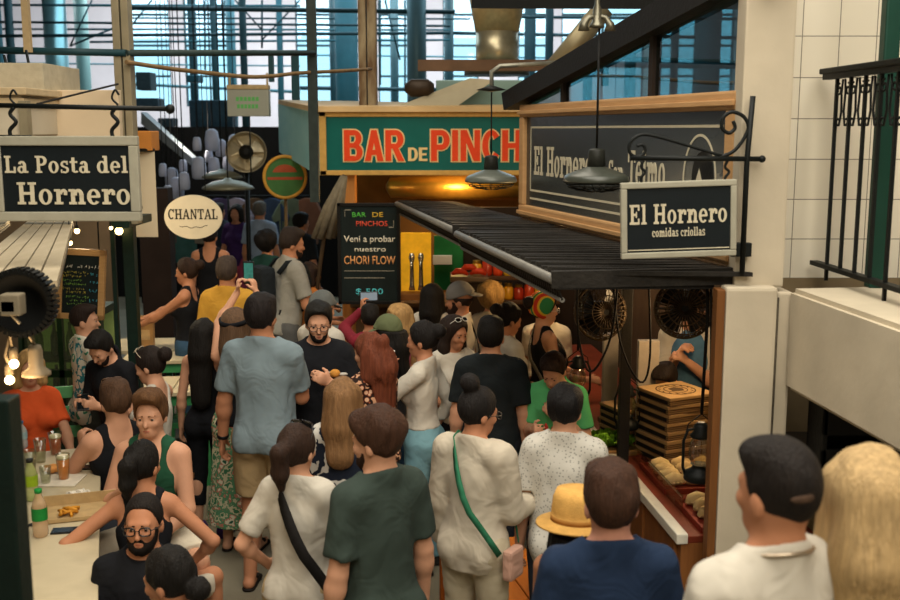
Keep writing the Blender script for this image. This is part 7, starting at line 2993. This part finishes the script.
# emblem, prints
i_ = P_['logo']
b = bmesh.new()
for (u, z, ru, rz_, zz) in ((-.095, 1.30, .034, .026, 0),):
    ball(b, Vector(i_['tp'](u, .118, z)) * i_['s'], (ru, .022, rz_), 14)
obj('emblem', b, mat('#c88a3c', .7, var=.3, scale=60), i_['body'])
b = bmesh.new()
for q in (-1, 1):
    ball(b, Vector(i_['tp'](-.095 + q * .052, .114, 1.30 + q * .008)) * i_['s'], (.030, .018, .010), 12)
obj('emblem_wings', b, mat('#b9b4aa', .7), i_['body'])
i_ = P_['greentee']
b = bmesh.new()
for q in range(3):
    ball(b, Vector(i_['tp'](-.05 + q * .05, .122, 1.20)) * i_['s'], (.013, .014, .035), 10)
obj('red_print', b, mat('#b83a2c', .7), i_['body'])
# denim apron of the worker
i_ = P_['worker']
i_['implicit']('apron', [Pr('e', i_['tp'](0, .035, 1.2), v3(.145, .11, .26), 0, 0, .04, R=i_['RT']), Pr('c', i_['tp'](0, .03, 1.0), v3(0, .06, .55), .15, .17, .04, fl=(v3(0, 1, 0), .6))], .010,
               ramp_mat('noise', ('#2c4a66', '#4f7696', '#23384c'), scale=8), infl=.02, planes=[(nrm(i_['RT'] @ v3(0, -1, 0)), float(nrm(i_['RT'] @ v3(0, -1, 0)) @ i_['tp'](0, .02, 1.15)))])

# bags
crossbody(P_['pony'], 'black cross-body bag with a wide strap worn over the white t-shirt', 'bag', '#1c1a19', 1, bag=(.2, .09, .22), w=.022, off=.03)
crossbody(P_['bunshirt'], 'narrow green and pink shoulder strap with a small pouch over the cream shirt', 'bag', '#2c6a4c', 1, bag=(.12, .05, .14), w=.014, off=.06, bagcol='#b08a78')
crossbody(P_['beardcap'], 'small dark sling bag of the bearded man in the grey cap', 'bag', '#191818', -1, bag=(.14, .06, .16), w=.016, off=.015)
crossbody(P_['rainbow'], 'small black camera bag hanging on a grey strap from the woman in the rainbow headscarf', 'bag', '#6a665e', 1, bag=(.12, .07, .10), w=.012, off=.0, bagcol='#17171a', drop=1.06)
i_ = P_['backpack']
e = empty('backpack', i_['world'](i_['tp'](0, -.20, 1.22)), i_['yaw'], 'black backpack on the tall man in the grey t-shirt', 'backpack')
b = bmesh.new()
bx(b, (-.14, -.09, -.22), (.14, .06, .2), .05)
obj('pack', b, cloth('#1d2226'), e)
b = bmesh.new()
bx(b, (-.10, -.13, -.17), (.10, -.085, .02), .02)
obj('front_pocket', b, cloth('#15191c'), e)
for q in (-1, 1):
    pts = [i_['world'](i_['tp'](q * .12, y, z)) for y, z in ((-.15, 1.36), (-.09, 1.455), (0, 1.475), (.08, 1.44), (.138, 1.34), (.145, 1.22), (.12, 1.1), (.04, 1.04), (-.10, 1.05))]
    b = band(i_, pts, .022, .008)
    xform(b, (Matrix.Translation(e.location) @ Matrix.Rotation(i_['yaw'], 4, 'Z')).inverted())
    obj('strap', b, cloth('#15191c'), e)

# phones and cups
i_ = P_['phone']
m_ = (i_['hand'][1] + i_['hand'][-1]) / 2
phone('mobile_phone', m_ + Vector((.012, .03, .055)), (PI / 2, 0, -.05), 'phone with a bright screen raised above the crowd by the woman in the floral skirt', 'pic')
i_ = P_['maroon']
phone('mobile_phone', i_['hand'][-1] + Vector((.03, .0, .03)), (PI / 2, PI / 2, .2), 'pale blue phone raised before the chalkboard by the person in maroon', '#8fa4bc', 0)
i_ = P_['blacktee']
phone('mobile_phone', (i_['hand'][1] + i_['hand'][-1]) / 2 + Vector((0, 0, .01)), (.5, 0, .3), 'dark phone in the hands of the man in the black t-shirt at the table')
i_ = P_['whitelong']
b = bmesh.new()
lathe(b, [(.028, 0), (.036, .09), (.034, .09), (.026, .005)], 18, capt=False)
o = obj('plastic_cup', b, mat('#d8cfc2', .3, var=0, bump=0))
o.location = i_['hand'][-1] + Vector((-.02, .0, -.04))
tag(o, 'pale plastic cup at the lips of the woman in the white long-sleeved top', 'cup')
i_ = P_['polo']
b = bmesh.new()
w_ = Vector(i_['wrist'][-1]) * i_['s']
d_ = (Vector(i_['elbow'][-1]) - Vector(i_['wrist'][-1])).normalized()
Mw = frame_from(d_).to_4x4()
Mw.translation = w_ + d_ * .015
lathe(b, [(.034, -.011), (.036, 0), (.034, .011)], 18, M=Mw @ Matrix.Rotation(PI / 2, 4, 'Y'))
obj('wristwatch', b, mat('#151515', .4), i_['body'])

# seats under the seated people
def seat_for(key, label, w=.34, kind='stool'):
    i2 = P_[key]
    z = i2['seat_z']
    p = i2['world'](i2['tp'](0, .0, .85))
    yaw = i2['yaw']
    e2 = empty('stool', (p.x, p.y, 0), yaw, label, 'stool', 'stools round the drinks table')
    b2 = bmesh.new()
    bx(b2, (-w / 2, -w / 2, z - .05), (w / 2, w / 2, z - .005), .012)
    obj('seat', b2, M_benchw, e2)
    for q in (-1, 1):
        for s2 in (-1, 1):
            b2 = bmesh.new()
            tube(b2, [(q * w * .36, s2 * w * .36, z - .05), (q * w * .46, s2 * w * .46, 0)], .016, 8)
            obj('leg', b2, mat('#2a211a', .6), e2)
    return e2


for k_, lb in (('tankwoman', 'stool under the woman in the white strappy top'), ('brownback', 'stool under the man with sunglasses on his brown hair'), ('greenvest', 'stool under the young man in the green vest'),
               ('backtop', 'stool under the woman in the black strappy top'), ('glasses', 'stool under the bearded man with black glasses'), ('bottomwoman', 'stool under the woman in the striped top'), ('orange', 'stool under the woman in the orange t-shirt')):
    seat_for(k_, lb)
for q in PEOPLE:
    print('PERSON', q)
